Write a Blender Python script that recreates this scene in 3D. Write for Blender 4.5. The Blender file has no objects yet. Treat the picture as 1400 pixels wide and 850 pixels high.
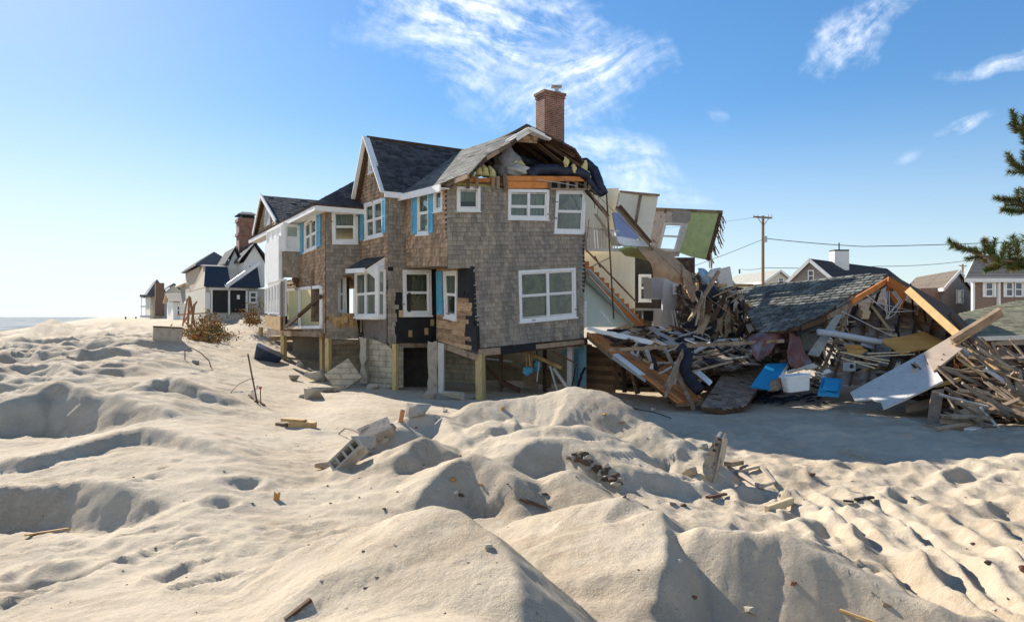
import bpy, bmesh, math, random
import numpy as np
from mathutils import Vector, Matrix, geometry
R = math.radians
random.seed(7)
SC = bpy.context.scene
COL = SC.collection
# ---------------------------------------------------------------- camera, sky, sun, exposure
CZ = 5.0          # eye height above the sea
FP, CX, HY = 933.0, 700.0, 433.0
cam_d = bpy.data.cameras.new("camera"); cam = bpy.data.objects.new("camera", cam_d); COL.objects.link(cam)
cam.location = (0, 0, CZ); cam.rotation_euler = (R(90), 0, 0)
cam_d.sensor_width = 36; cam_d.lens = 24.0
cam_d.shift_y = (HY - 425.0) / 1400.0
cam_d.clip_start = 0.1; cam_d.clip_end = 20000
SC.camera = cam
SUN_AZ, SUN_EL = -39.0, 29.0       # azimuth from straight ahead, negative = to the left
sd = Vector((math.sin(R(SUN_AZ)) * math.cos(R(SUN_EL)), math.cos(R(SUN_AZ)) * math.cos(R(SUN_EL)), math.sin(R(SUN_EL))))
sun_d = bpy.data.lights.new("sun", 'SUN'); sun_d.energy = 5.0; sun_d.angle = R(0.53); sun_d.color = (1.0, 0.92, 0.80)
sun = bpy.data.objects.new("sun", sun_d); COL.objects.link(sun)
sun.rotation_euler = sd.to_track_quat('Z', 'Y').to_euler(); sun.location = (-60, 60, 60)
SC.view_settings.view_transform = 'Standard'; SC.view_settings.look = 'None'
SC.view_settings.exposure = 0.90; SC.view_settings.gamma = 1.0
SC.view_settings.use_curve_mapping = False

class NT:
    """small helper for node graphs"""
    def __init__(s, tree): s.t = tree; s.n = tree.nodes; s.l = tree.links
    def node(s, typ, **kw):
        nd = s.n.new(typ)
        for k, v in kw.items(): setattr(nd, k, v)
        return nd
    def put(s, sock, v):
        if isinstance(v, bpy.types.NodeSocket): s.l.new(v, sock)
        elif v is not None: sock.default_value = v
    def m(s, op, a, b=None, c=None, clamp=False):
        nd = s.node('ShaderNodeMath', operation=op, use_clamp=clamp)
        s.put(nd.inputs[0], a)
        if b is not None: s.put(nd.inputs[1], b)
        if c is not None: s.put(nd.inputs[2], c)
        return nd.outputs[0]
    def mix(s, f, a, b, blend='MIX'):
        nd = s.node('ShaderNodeMix', data_type='RGBA', blend_type=blend)
        s.put(nd.inputs[0], f); s.put(nd.inputs[6], a); s.put(nd.inputs[7], b)
        return nd.outputs[2]
    def noise(s, vec, scale, detail=4, rough=0.55, dist=0.0, out=0):
        nd = s.node('ShaderNodeTexNoise'); s.put(nd.inputs['Vector'], vec)
        nd.inputs['Scale'].default_value = scale; nd.inputs['Detail'].default_value = detail
        nd.inputs['Roughness'].default_value = rough; nd.inputs['Distortion'].default_value = dist
        return nd.outputs[out]
    def ramp(s, f, stops):
        nd = s.node('ShaderNodeValToRGB'); s.put(nd.inputs[0], f); e = nd.color_ramp.elements
        while len(e) > len(stops): e.remove(e[-1])
        while len(e) < len(stops): e.new(0.5)
        for i, (p, c) in enumerate(stops):
            e[i].position = p
            e[i].color = (c, c, c, 1) if isinstance(c, (int, float)) else (*c, 1)
        return nd.outputs[0]
    def mr(s, v, a, b, c=0.0, d=1.0, typ='SMOOTHSTEP'):
        nd = s.node('ShaderNodeMapRange', interpolation_type=typ)
        s.put(nd.inputs[0], v); nd.inputs[1].default_value = a; nd.inputs[2].default_value = b
        nd.inputs[3].default_value = c; nd.inputs[4].default_value = d
        return nd.outputs[0]
    def mapping(s, vec, scale=(1, 1, 1), rot=(0, 0, 0), loc=(0, 0, 0)):
        nd = s.node('ShaderNodeMapping'); s.put(nd.inputs[0], vec)
        nd.inputs[1].default_value = loc; nd.inputs[2].default_value = rot; nd.inputs[3].default_value = scale
        return nd.outputs[0]

W = bpy.data.worlds.new("World"); SC.world = W; W.use_nodes = True
w = NT(W.node_tree)
for nd in list(w.n): w.n.remove(nd)
sky = w.node('ShaderNodeTexSky', sky_type='NISHITA', sun_disc=False)
sky.sun_elevation = R(SUN_EL); sky.sun_rotation = R(SUN_AZ); sky.altitude = 0; sky.air_density = 1.0; sky.dust_density = 0.15; sky.ozone_density = 3.0
tc = w.node('ShaderNodeTexCoord'); sx = w.node('ShaderNodeSeparateXYZ'); w.l.new(tc.outputs['Generated'], sx.inputs[0])
yy = w.m('MAXIMUM', sx.outputs[1], 0.02)
gx = w.m('DIVIDE', sx.outputs[0], yy); gz = w.m('DIVIDE', sx.outputs[2], yy)
cmb = w.node('ShaderNodeCombineXYZ'); w.put(cmb.inputs[0], gx); w.put(cmb.inputs[1], gz); gv = cmb.outputs[0]
warp = w.noise(gv, 3.0, 3, 0.6, out=1)
wv = w.node('ShaderNodeVectorMath', operation='MULTIPLY_ADD'); w.l.new(warp, wv.inputs[0]); wv.inputs[1].default_value = (0.10, 0.10, 0); w.l.new(gv, wv.inputs[2])
wvo = w.node('ShaderNodeVectorMath', operation='SUBTRACT'); w.l.new(wv.outputs[0], wvo.inputs[0]); wvo.inputs[1].default_value = (0.05, 0.05, 0)
wpos = wvo.outputs[0]
def wisp(cx, cy, lx, ly, ang, dens, nscale=3.2, thr=0.42, soft=0.30, stretch=2.8, fang=None):
    """cirrus patch: centre, half lengths (tangent units of the direction), angle, density"""
    px, py = (cx - CX) / FP, (HY - cy) / FP
    mp = w.node('ShaderNodeMapping', vector_type='TEXTURE'); w.l.new(wpos, mp.inputs[0])
    mp.inputs[1].default_value = (px, py, 0); mp.inputs[2].default_value = (0, 0, R(ang)); mp.inputs[3].default_value = (lx / FP, ly / FP, 1)
    ln = w.node('ShaderNodeVectorMath', operation='LENGTH'); w.l.new(mp.outputs[0], ln.inputs[0])
    rot = R(ang if fang is None else fang)
    m2 = w.node('ShaderNodeMapping', vector_type='TEXTURE'); w.l.new(wpos, m2.inputs[0])
    m2.inputs[2].default_value = (0, 0, rot); m2.inputs[3].default_value = (stretch, 1, 1)
    edge_n = w.noise(wpos, nscale * 2.2, 5, 0.65)
    # the outline is eaten into by noise, the inside combed into fibres
    fall = w.mr(w.m('ADD', ln.outputs['Value'], w.m('MULTIPLY_ADD', edge_n, 2.6, -1.3)), 1.35, 0.0)
    n1 = w.noise(m2.outputs[0], nscale * 6.0, 12, 0.72, 0.4)
    m3 = w.node('ShaderNodeMapping', vector_type='TEXTURE'); w.l.new(wpos, m3.inputs[0])
    m3.inputs[2].default_value = (0, 0, rot + 0.12); m3.inputs[3].default_value = (stretch * 2.2, 1, 1)
    n3 = w.noise(m3.outputs[0], nscale * 14.0, 6, 0.6)
    fib = w.m('ADD', w.m('MULTIPLY', n1, 0.42), w.m('ADD', w.m('MULTIPLY', n3, 0.28), w.m('MULTIPLY', w.noise(wpos, nscale * 9, 10, 0.62), 0.30)))
    v = w.m('MULTIPLY', w.mr(fib, 0.38, 0.66), w.m('POWER', fall, 0.8))
    v = w.m('MULTIPLY', w.mr(v, 0.02, 0.85, 0, 1, 'LINEAR'), dens)
    return v
cl = [wisp(660, 42, 165, 85, -10, 0.98, fang=-24), wisp(800, 108, 115, 62, 20, 0.95, fang=24), wisp(570, 62, 95, 30, -6, 0.4, fang=-4),
      wisp(855, 218, 115, 30, -20, 0.65, fang=-10), wisp(745, 110, 110, 75, 0, 0.5, fang=-10),
      wisp(1168, 40, 95, 36, 46, 0.95, fang=42), wisp(1355, 88, 62, 14, 10, 0.8, fang=9),
      wisp(1315, 168, 44, 10, 17, 0.8, fang=17), wisp(1240, 215, 20, 9, 30, 0.45), wisp(985, 160, 20, 8, -10, 0.3)]
acc = cl[0]
for c in cl[1:]: acc = w.m('MAXIMUM', acc, c)
acc = w.m('MULTIPLY', acc, w.mr(sx.outputs[1], 0.05, 0.2))
hs = w.node('ShaderNodeHueSaturation'); hs.inputs['Saturation'].default_value = 1.22; 
# soft shoulder on the brightest part of the sky, pale sea air along the horizon, widened behind the camera as added fill light
lum = w.node('ShaderNodeRGBToBW'); w.l.new(sky.outputs[0], lum.inputs[0])
sc_ = w.node('ShaderNodeVectorMath', operation='SCALE'); w.l.new(sky.outputs[0], sc_.inputs[0])
w.put(sc_.inputs['Scale'], w.m('DIVIDE', 1.22, w.m('ADD', 1.0, w.m('MULTIPLY', lum.outputs[0], 0.10))))
air = w.m('MAXIMUM', w.mr(w.m('ABSOLUTE', sx.outputs[2]), 0.30, 0.0), w.m('MULTIPLY', w.mr(w.m('ABSOLUTE', sx.outputs[2]), 0.85, 0.1), w.mr(sx.outputs[1], 0.0, -0.5, 0.0, 1.0)))
sideg = w.m('MAXIMUM', w.mr(gx, 1.3, -0.9, 0.35, 1.0), w.mr(sx.outputs[1], 0.1, -0.4, 0.0, 1.0))
w.l.new(w.mix(w.m('MULTIPLY', w.m('MULTIPLY', air, sideg), 0.93), sc_.outputs[0], (5.7, 6.3, 6.9, 1)), hs.inputs['Color'])
skyc = w.mix(acc, hs.outputs[0], (8.0, 8.3, 8.8, 1))
bg = w.node('ShaderNodeBackground'); w.l.new(skyc, bg.inputs[0]); bg.inputs[1].default_value = 0.090
wo = w.node('ShaderNodeOutputWorld'); w.l.new(bg.outputs[0], wo.inputs[0])

# ---------------------------------------------------------------- helpers
def P(px, py, Y):
    return Vector(((px - CX) / FP * Y, Y, CZ + (HY - py) / FP * Y))
def tag(o, label=None, cat=None, group=None, kind=None):
    if label: o['label'] = label
    if cat: o['category'] = cat
    if group: o['group'] = group
    if kind: o['kind'] = kind
    return o
def empty(name, loc, label, cat, group=None):
    o = bpy.data.objects.new(name, None); COL.objects.link(o); o.location = loc; o.empty_display_size = 0.3
    return tag(o, label, cat, group)
def fixinv(o, parent):
    o.parent = parent
    o.matrix_parent_inverse = Matrix.Translation(parent.location).inverted()   # every location here is a world position
class MB:
    """collects geometry in world coordinates; build() makes ONE mesh object"""
    def __init__(s): s.v = []; s.f = []; s.c = []; s.mi = []; s.smooth = False
    def quad(s, a, b, c, d, col=0.5, mi=0):
        i = len(s.v); s.v += [a, b, c, d]; s.f.append((i, i + 1, i + 2, i + 3)); s.c.append(col); s.mi.append(mi)
    def face(s, pts, col=0.5, mi=0):
        i = len(s.v); s.v += list(pts); s.f.append(tuple(range(i, i + len(pts)))); s.c.append(col); s.mi.append(mi)
    def hexa(s, p, col=0.5, mi=0):
        """8 corners: 0-3 one side, 4-7 the opposite, same order"""
        i = len(s.v); s.v += [Vector(q) for q in p]
        for f in ((3, 2, 1, 0), (4, 5, 6, 7), (0, 1, 5, 4), (1, 2, 6, 5), (2, 3, 7, 6), (3, 0, 4, 7)):
            s.f.append(tuple(i + k for k in f)); s.c.append(col); s.mi.append(mi)
    def box(s, c, size, rot=None, col=0.5, mi=0):
        c = Vector(c); h = [x / 2 for x in size]; M = rot or Matrix.Identity(3)
        pts = [c + M @ Vector((sx_ * h[0], sy_ * h[1], sz_ * h[2])) for sz_ in (-1, 1) for sx_, sy_ in ((-1, -1), (1, -1), (1, 1), (-1, 1))]
        s.hexa(pts, col, mi)
    def beam(s, a, b, wd, ht, up=(0, 0, 1), col=0.5, mi=0, taper=1.0):
        a = Vector(a); b = Vector(b); d = (b - a).normalized(); u = Vector(up)
        if abs(d.dot(u.normalized())) > 0.97: u = Vector((1, 0.2, 0))
        sd_ = d.cross(u).normalized(); u = sd_.cross(d).normalized()
        pts = []
        for q, t in ((a, 1.0), (b, taper)):
            for x, y in ((-1, -1), (1, -1), (1, 1), (-1, 1)): pts.append(q + sd_ * (x * wd / 2 * t) + u * (y * ht / 2 * t))
        s.hexa(pts, col, mi)
    def jag(s, a, b, wd, ht, up=(0, 0, 1), col=0.5, mi=0, taper=1.0):
        """a board snapped at both ends: uneven teeth along the grain"""
        a = Vector(a); b = Vector(b); L = (b - a).length; d = (b - a).normalized(); u = Vector(up)
        if abs(d.dot(u.normalized())) > 0.97: u = Vector((1, 0.2, 0))
        sd_ = d.cross(u).normalized(); u = sd_.cross(d).normalized(); tl = min(L * .3, wd * 1.6)
        e1 = [(random.uniform(-.2, 1) * tl * (.3 + .7 * random.random()), x) for x in (-.5, -.22, -.05, .2, .5)]
        e2 = [(random.uniform(-.2, 1) * tl * (.3 + .7 * random.random()), x * taper) for x in (.5, .25, .02, -.28, -.5)]
        pts = [a - d * q + sd_ * (x * wd) for q, x in e1[::-1]]; pts = pts[::-1] + [b + d * q + sd_ * (x * wd) for q, x in e2]
        s.prism([p - u * (ht / 2) for p in pts], u * ht, col, mi)
    def prism(s, poly, off, col=0.5, mi=0):
        """polygon (3D points) extruded by vector off"""
        off = Vector(off); n = len(poly); poly = [Vector(p) for p in poly]
        tri = geometry.tessellate_polygon([poly]); i = len(s.v); s.v += poly + [p + off for p in poly]
        for t in tri:
            s.f.append((i + t[0], i + t[1], i + t[2])); s.c.append(col); s.mi.append(mi)
            s.f.append((i + n + t[2], i + n + t[1], i + n + t[0])); s.c.append(col); s.mi.append(mi)
        for k in range(n):
            j = (k + 1) % n; s.f.append((i + k, i + j, i + n + j, i + n + k)); s.c.append(col); s.mi.append(mi)
    def tube(s, pts, r, seg=6, col=0.5, mi=0, r2=None):
        pts = [Vector(p) for p in pts]; n = len(pts); i0 = len(s.v); prev = None
        for k, p in enumerate(pts):
            d = (pts[min(k + 1, n - 1)] - pts[max(k - 1, 0)]).normalized()
            if prev is None: a = d.orthogonal().normalized()
            else: a = (prev - d * prev.dot(d)); a = a.normalized() if a.length > 1e-6 else d.orthogonal().normalized()
            prev = a; b = d.cross(a); rr = r if r2 is None else r + (r2 - r) * k / (n - 1)
            for q in range(seg):
                an = 2 * math.pi * q / seg; s.v.append(p + (a * math.cos(an) + b * math.sin(an)) * rr)
        for k in range(n - 1):
            for q in range(seg):
                q2 = (q + 1) % seg; s.f.append((i0 + k * seg + q, i0 + k * seg + q2, i0 + (k + 1) * seg + q2, i0 + (k + 1) * seg + q)); s.c.append(col); s.mi.append(mi)
        s.f.append(tuple(i0 + q for q in range(seg))[::-1]); s.c.append(col); s.mi.append(mi)
        s.f.append(tuple(i0 + (n - 1) * seg + q for q in range(seg))); s.c.append(col); s.mi.append(mi)
    def build(s, name, mats, parent=None, smooth=False, bevel=0):
        if not isinstance(mats, (list, tuple)): mats = [mats]
        me = bpy.data.meshes.new(name)
        org = Vector(s.v[0]) if s.v else Vector((0, 0, 0))
        if parent is None:
            xs = [p[0] for p in s.v]; ys = [p[1] for p in s.v]; zs = [p[2] for p in s.v]
            org = Vector(((min(xs) + max(xs)) / 2, (min(ys) + max(ys)) / 2, min(zs)))
        me.from_pydata([tuple(Vector(p) - org) for p in s.v], [], s.f)
        for m_ in mats: me.materials.append(m_)
        if len(mats) > 1: me.polygons.foreach_set('material_index', s.mi)
        at = me.attributes.new('shade', 'FLOAT', 'FACE'); at.data.foreach_set('value', [float(x) for x in s.c])
        if smooth: me.polygons.foreach_set('use_smooth', [True] * len(s.f))
        me.update()
        o = bpy.data.objects.new(name, me); COL.objects.link(o); o.location = org
        if parent is not None: fixinv(o, parent)
        if bevel:
            bv = o.modifiers.new('bevel', 'BEVEL'); bv.width = bevel; bv.segments = 2; bv.limit_method = 'ANGLE'
        return o
# ---------------------------------------------------------------- materials
MATS = {}
def mat(name, col, rough=0.85, var=0.25, scale=6.0, stretch=(1, 1, 1), bump=0.15, bscale=30, spec=0.3, shade=0.0, metal=0.0, col2=None, c2lo=0.5, c2hi=0.65, c2s=3.0, uvec='Object', ao=False, trans=0.0):
    """noisy procedural surface; per-face attribute 'shade' varies single pieces (their own colour, not light)"""
    if name in MATS: return MATS[name]
    m = bpy.data.materials.new(name); m.use_nodes = True; t = NT(m.node_tree)
    b = t.n['Principled BSDF']; tc_ = t.node('ShaderNodeTexCoord'); v = tc_.outputs[uvec]
    mv = t.mapping(v, stretch)
    n = t.noise(mv, scale, 5, 0.6)
    k = t.mr(n, 0.25, 0.75, 1 - var, 1 + var, 'LINEAR')
    if shade:
        at = t.node('ShaderNodeAttribute', attribute_name='shade')
        k = t.m('MULTIPLY', k, t.mr(at.outputs['Fac'], 0, 1, 1 - shade, 1 + shade, 'LINEAR'))
    base = (*col, 1)
    if col2:
        n2 = t.noise(mv, c2s, 4, 0.65)
        base = t.mix(t.mr(n2, c2lo, c2hi), (*col, 1), (*col2, 1))
    hv = t.node('ShaderNodeVectorMath', operation='SCALE')
    if isinstance(base, tuple): hv.inputs[0].default_value = base[:3]
    else: t.l.new(base, hv.inputs[0])
    t.put(hv.inputs['Scale'], k)
    t.l.new(hv.outputs[0], b.inputs['Base Color'])
    b.inputs['Roughness'].default_value = rough; b.inputs['Specular IOR Level'].default_value = spec; b.inputs['Metallic'].default_value = metal
    if bump:
        bn = t.node('ShaderNodeBump'); bn.inputs['Strength'].default_value = bump; bn.inputs['Distance'].default_value = 0.02
        t.l.new(t.noise(mv, bscale, 4, 0.6), bn.inputs['Height']); t.l.new(bn.outputs[0], b.inputs['Normal'])
    MATS[name] = m; return m
# ---------------------------------------------------------------- terrain
def lattice(seed):
    rs = np.random.RandomState(seed); return rs.rand(256, 256)
_L = {}
def vnoise(x, y, s, seed=0):
    if seed not in _L: _L[seed] = lattice(seed)
    g = _L[seed]; x = x / s; y = y / s
    xi = np.floor(x).astype(int); yi = np.floor(y).astype(int); fx = x - xi; fy = y - yi
    fx = fx * fx * fx * (fx * (fx * 6 - 15) + 10); fy = fy * fy * fy * (fy * (fy * 6 - 15) + 10)
    a = g[xi % 256, yi % 256]; b = g[(xi + 1) % 256, yi % 256]; c = g[xi % 256, (yi + 1) % 256]; d = g[(xi + 1) % 256, (yi + 1) % 256]
    return (a * (1 - fx) + b * fx) * (1 - fy) + (c * (1 - fx) + d * fx) * fy - 0.5
def fbm(x, y, s, o, seed=0, g=0.5):
    r = 0; a = 1
    for i in range(o): r = r + a * vnoise(x + 17.3 * i, y + 9.1 * i, s, seed + i); a *= g; s *= 0.5
    return r
def sstep(x, a, b):
    t = np.clip((x - a) / (b - a), 0, 1); return t * t * (3 - 2 * t)
CTRL = [(0,850,4.5),(150,850,4.3),(300,850,4.0),(500,850,3.2),(650,850,2.9),(800,850,4.4),(950,850,4.6),(1100,850,4.6),(1250,850,4.6),(1400,850,4.8),
 (0,760,6.6),(150,760,6.4),(300,740,6.5),(380,700,7.8),(440,700,7.7),(500,670,8.6),(550,640,9.2),(400,620,11.3),(300,640,9.2),(200,620,10.2),(100,630,10.0),(0,640,10),
 (0,612,12.4),(100,592,13.5),(200,580,13),(0,708,8.05),(60,702,8.05),(120,688,8.15),(0,588,13.85),(80,586,14.0),(150,562,14.1),(230,575,13.4),(330,600,12),(400,580,14.6),(450,600,13.2),(500,560,17),(353,553,18.5),(300,530,19.5),(400,545,21),(480,540,22),(600,548,21.5),(700,548,21.5),(760,548,22),(600,600,13.5),
 (650,718,7.7),(700,690,8.2),(760,690,8.4),(720,630,10.5),(850,700,7.6),(900,650,10.0),(870,562,19.3),(950,578,16.8),(1050,600,14.2),(1200,620,12.6),(1350,605,13.6),(1100,560,18.8),(1200,560,18.6),
 (1000,700,8.3),(1100,660,9.9),(1200,700,8.2),(1350,700,8.0),(1200,780,6.1),(1350,780,5.9),(1400,640,10.4),(1280,650,10.2),(1000,650,10.6),(1150,740,6.9),(1050,720,7.2),(1250,820,5.2),
 (0,545,16.8),(100,535,17.5),(200,540,15.8),(0,510,20.5),(100,505,21.5),(200,500,22),(260,505,22.5),(100,478,26),(0,480,26),(0,462,34),(60,452,42),(120,446,48),(180,450,38),(215,462,31),(0,455,60),(100,444,70),(170,438,75),(240,472,28),(270,470,30),
 (388,497,30),(330,470,33),(300,452,38),(345,436,42),(440,500,30),(500,500,31),(250,442,50),(300,434,55),(350,432,60),(230,436,70),(0,448,120),(150,436,130),(250,435,160)]
CW = [(30,60,2.2),(60,40,2.3),(14,60,2.4),(5,50,2.4),(0,38,2.5),(8,32,2.6),(25,25,2.45),(32,12,2.3),(25,4,2.2),(12,2,2.1),(3,1,1.7),(0,-2,1.7),(-4,1,1.85),(-9,3,2.0),(-22,8,2.0),(-30,20,1.6),
      (80,100,2.3),(200,200,2.3),(20,120,2.2),(-20,300,0.6),(100,400,2.2),(-60,90,1.2),(-50,40,1.4),(-90,200,1.0),(-10,-4,1.9),(10,-4,2.0)]
cp = np.array([((a - CX) / FP * Y, Y, (b - HY) / FP * Y) for a, b, Y in CTRL] + CW)
def warpxy(X, Y):
    d = Y + 6.0; r = np.sqrt(X * X + d * d)
    return np.arctan2(X, d) * 2.2, np.log(r)
cu, cv = warpxy(cp[:, 0], cp[:, 1])
def phi(r2): return 0.5 * r2 * np.log(r2 + 1e-9)
N = len(cp)
A = np.zeros((N + 3, N + 3)); A[:N, :N] = phi((cu[:, None] - cu) ** 2 + (cv[:, None] - cv) ** 2) + np.eye(N) * 0.004
A[:N, N] = 1; A[:N, N + 1] = cu; A[:N, N + 2] = cv; A[N:, :N] = A[:N, N:].T
sol = np.linalg.solve(A, np.concatenate([cp[:, 2], np.zeros(3)]))
# crests: points (px,py,distance), slope on the camera's side, slope on the far side, rounding, depth limits
# (points, near slope, far slope, rounding)
CRESTS = [
 ([(395,752,5.6),(427,735,5.4),(501,720,5.1),(551,702,4.9),(588,693,4.75),(625,698,4.55),(674,731,4.15),(703,780,3.65),(711,825,3.3),(690,880,2.9)], 0.14, 0.85, 0.06),
 ([(680,718,7.5),(727,706,7.2),(796,689,6.8),(851,679,6.6),(882,683,6.4)], 0.26, 0.5, 0.10),
 ([(882,683,6.4),(900,698,6.15),(906,722,5.75),(909,760,5.2),(900,800,4.7)], 0.12, 0.80, 0.03, 0, 0),
 ([(955,706,5.6),(1000,720,5.45),(1073,730,5.3),(1095,742,5.2),(1160,777,4.97),(1219,813,4.76),(1310,862,4.45),(1400,900,4.2)], 1.15, 0.28, 0.025, 0.22, 0.5),
 ([(566,694,7.6),(583,666,8.0),(604,641,8.4),(626,625,8.7),(645,620,8.75),(662,626,8.65),(688,643,8.4),(705,656,8.15),(712,675,7.9)], 0.95, 0.34, 0.04, 0.28, 0.5),
 ([(536,632,9.1),(544,621,9.3),(559,602,9.65),(578,595,9.8),(591,602,9.75),(606,615,9.6),(621,624,9.45)], 0.95, 0.40, 0.04, 0.2, 0.4),
 ([(450,650,9.2),(470,634,9.7),(510,602,10.7),(545,578,11.5),(575,565,12.0),(600,563,12.2),(612,575,12.0)], 0.40, 0.36, 0.08),
 ([(600,566,12.1),(622,592,11.0),(640,604,10.3)], 0.85, 0.40, 0.04, 0.15, 0.4),
 ([(608,564,12.3),(650,548,12.7),(694,545,12.9),(740,540,12.9),(765,535,12.8),(779,529,12.75),(789,528,12.7),(820,535,12.4),(835,543,12.2),(874,576,11.6),(920,598,11.0),(950,612,10.6),(968,632,10.0)], 0.33, 0.50, 0.06),
 ([(660,585,10.7),(690,574,11.0),(715,570,11.0)], 0.85, 0.2, 0.04, 0.15, 0.4),
 ([(703,612,9.7),(735,590,10.2),(770,584,10.3),(800,583,10.4),(815,577,10.8)], 0.45, 0.12, 0.04),
 ([(703,645,8.8),(706,622,9.2),(720,606,9.5),(742,598,9.65),(773,599,9.6),(808,619,9.2),(835,634,9.0),(858,662,8.5)], 0.85, 0.10, 0.03, 0.22, 0.5),
 ([(770,632,8.7),(790,655,8.3),(825,680,7.9),(850,690,7.7)], 0.5, 0.5, 0.06),
 ([(-80,670,8.5),(0,664,8.5),(66,658,8.55),(121,652,8.6),(167,662,8.3),(222,682,8.0),(262,696,7.8)], 1.0, 0.14, 0.03, 0.24, 0.42),
 ([(-60,632,9.9),(0,627,10),(50,622,10.1),(116,605,10.6),(167,589,11.1),(202,583,11.25),(233,588,11.1),(275,602,10.6),(330,622,10)], 0.75, 0.12, 0.02, 0.03, 0.2),
 ([(-60,575,14.0),(0,554,14.5),(40,541,15),(79,525,15.6),(101,533,15.3),(126,540,15),(150,537,15),(192,550,14.4),(228,557,13.9),(250,566,13.6)], 0.95, 0.2, 0.04, 0.30, 0.7),
 ([(205,520,16.8),(222,512,17.3),(235,509,17.6),(250,515,17.2),(275,526,16.8)], 0.9, 0.35, 0.05, 0.06, 0.5),
 ([(70,500,22.5),(95,485,24),(125,480,24.6),(152,479,24.8),(170,486,24)], 0.9, 0.25, 0.05, 0.35, 1.0),
 ([(0,520,19.5),(30,512,20),(50,505,20.5),(78,502,20.8),(100,508,20)], 0.9, 0.3, 0.05, 0.3, 0.9),
 ([(90,452,42),(147,441,42),(165,446,39),(180,454,35),(200,463,31),(216,472,28.5)], 0.5, 0.4, 0.08),
 ([(110,466,31),(140,452,35),(160,451,34),(175,460,31)], 0.5, 0.3, 0.08),
 ([(40,466,30),(55,450,36),(69,439,42),(80,437,46)], 0.42, 0.42, 0.08), ([(20,470,28),(48,455,34),(60,445,40)], 0.42, 0.42, 0.08), ([(60,468,30),(78,452,36),(88,441,42)], 0.42, 0.42, 0.08),
 ([(195,447,46),(225,441,50),(260,436,54)], 0.3, 0.3, 0.3),
 ([(300,462,37),(330,445,39),(348,433,40),(370,425,43)], 0.45, 0.3, 0.3),
 ([(390,578,14.6),(405,580,14.4),(440,590,13.6)], 0.45, 0.35, 0.08),
 ([(690,812,4.0),(740,760,4.6),(800,790,4.4)], 0.0, 0.0, 1.0),
 ([(1030,640,10.5),(1070,632,10.6),(1105,648,10)], 0.4, 0.2, 0.05), ([(1065,672,8.9),(1085,668,9.0),(1112,690,8.4)], 0.55, 0.3, 0.04), ([(1125,662,9.3),(1150,668,9.1),(1165,688,8.5)], 0.4, 0.4, 0.05),
 ([(1230,638,10.8),(1270,632,11.0),(1300,645,10.4)], 0.35, 0.3, 0.08), ([(1370,630,10.8),(1420,615,11)], 0.3, 0.3, 0.1),
 ([(1130,700,7.9),(1165,695,8.0),(1200,730,7.1),(1235,770,6.3)], 0.30, 0.45, 0.05), ([(1000,664,9.6),(1040,668,9.4),(1060,684,8.9)], 0.5, 0.3, 0.05),
]
CRESTS = [c for c in CRESTS if c[1] > 0]
# grooves: tyre ruts and furrows (points, half width, depth)
RUTS = [([(1228,678,8.7),(1250,700,8.2),(1275,708,8.0)], .12, .10), ([(1165,700,7.9),(1215,770,6.4),(1262,820,5.3),(1300,850,4.8)], .12, .09),
 ([(1090,690,8.3),(1130,740,7),(1165,770,6.3)], .10, .08), ([(1260,690,8.4),(1310,770,6.1),(1360,850,4.8)], .16, .05), ([(1330,650,10.2),(1300,680,8.8),(1330,740,7)], .14, .05),
 ([(1370,690,8.1),(1400,720,7.4),(1440,760,6.6)], .2, .16), ([(1190,650,10.2),(1200,668,9.5),(1230,660,9.8)], .12, .07), ([(1320,655,10),(1365,640,10.5),(1400,648,10.2)], .1, .06),
 ([(0,800,5.4),(60,785,5.7),(110,780,5.8)], .10, .07), ([(180,770,6.0),(230,745,6.4),(290,742,6.5)], .07, .05), ([(215,800,5.3),(250,790,5.5),(290,768,5.9)], .07, .06),
 ([(130,690,7.6),(180,705,7.4)], .05, .03), ([(0,790,5.6),(70,760,6.3)], .05, .04), ([(370,723,7.1),(400,722,7.1),(420,730,6.9)], .07, .06), ([(270,723,7),(310,727,6.9),(340,740,6.7)], .06, .05),
 ([(0,480,25),(100,470,29),(180,455,36)], .25, .12), ([(0,488,23),(60,478,26),(130,470,29)], .25, .1), ([(1010,620,12.8),(1100,614,13.2),(1190,604,14)], .3, .05), ([(1030,590,14.8),(1130,585,15.2),(1210,590,15)], .25, .05)]
for k in range(6):
    o = k * 44
    RUTS.append(([(1050 + o, 662 + 3 * k, 9.4 - .15 * k), (1125 + o, 715 + 2 * k, 7.6 - .1 * k), (1190 + o, 775, 6.1), (1262 + o, 850, 4.9)], 0.05 + 0.02 * (k % 3), 0.045 + 0.015 * (k % 2)))
for k in range(4): RUTS.append(([(960 + 40 * k, 592 + 5 * k, 15.2 - .5 * k), (1080 + 30 * k, 588 + 5 * k, 15.4 - .5 * k), (1230 + 20 * k, 582 + 5 * k, 15.8 - .5 * k), (1400, 592 + 5 * k, 15 - .5 * k)], 0.10, 0.03))
for (x0_, y0_, Y0_, x1_, y1_, Y1_) in ((150,700,7.4,215,690,7.5),(160,728,6.9,235,712,7.1),(210,752,6.4,300,722,6.9),(165,778,6.0,120,790,5.8),(215,806,5.4,290,778,5.9),(240,832,4.9,330,800,5.4),(60,812,5.2,5,830,5.0),(30,745,6.7,95,736,6.8),(380,730,6.6,440,722,6.8),(330,760,6.1,372,748,6.2)):
    RUTS.append(([(x0_, y0_, Y0_), ((x0_ + x1_) / 2, (y0_ + y1_) / 2 - 3, (Y0_ + Y1_) / 2), (x1_, y1_, Y1_)], .05, .045))
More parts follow.
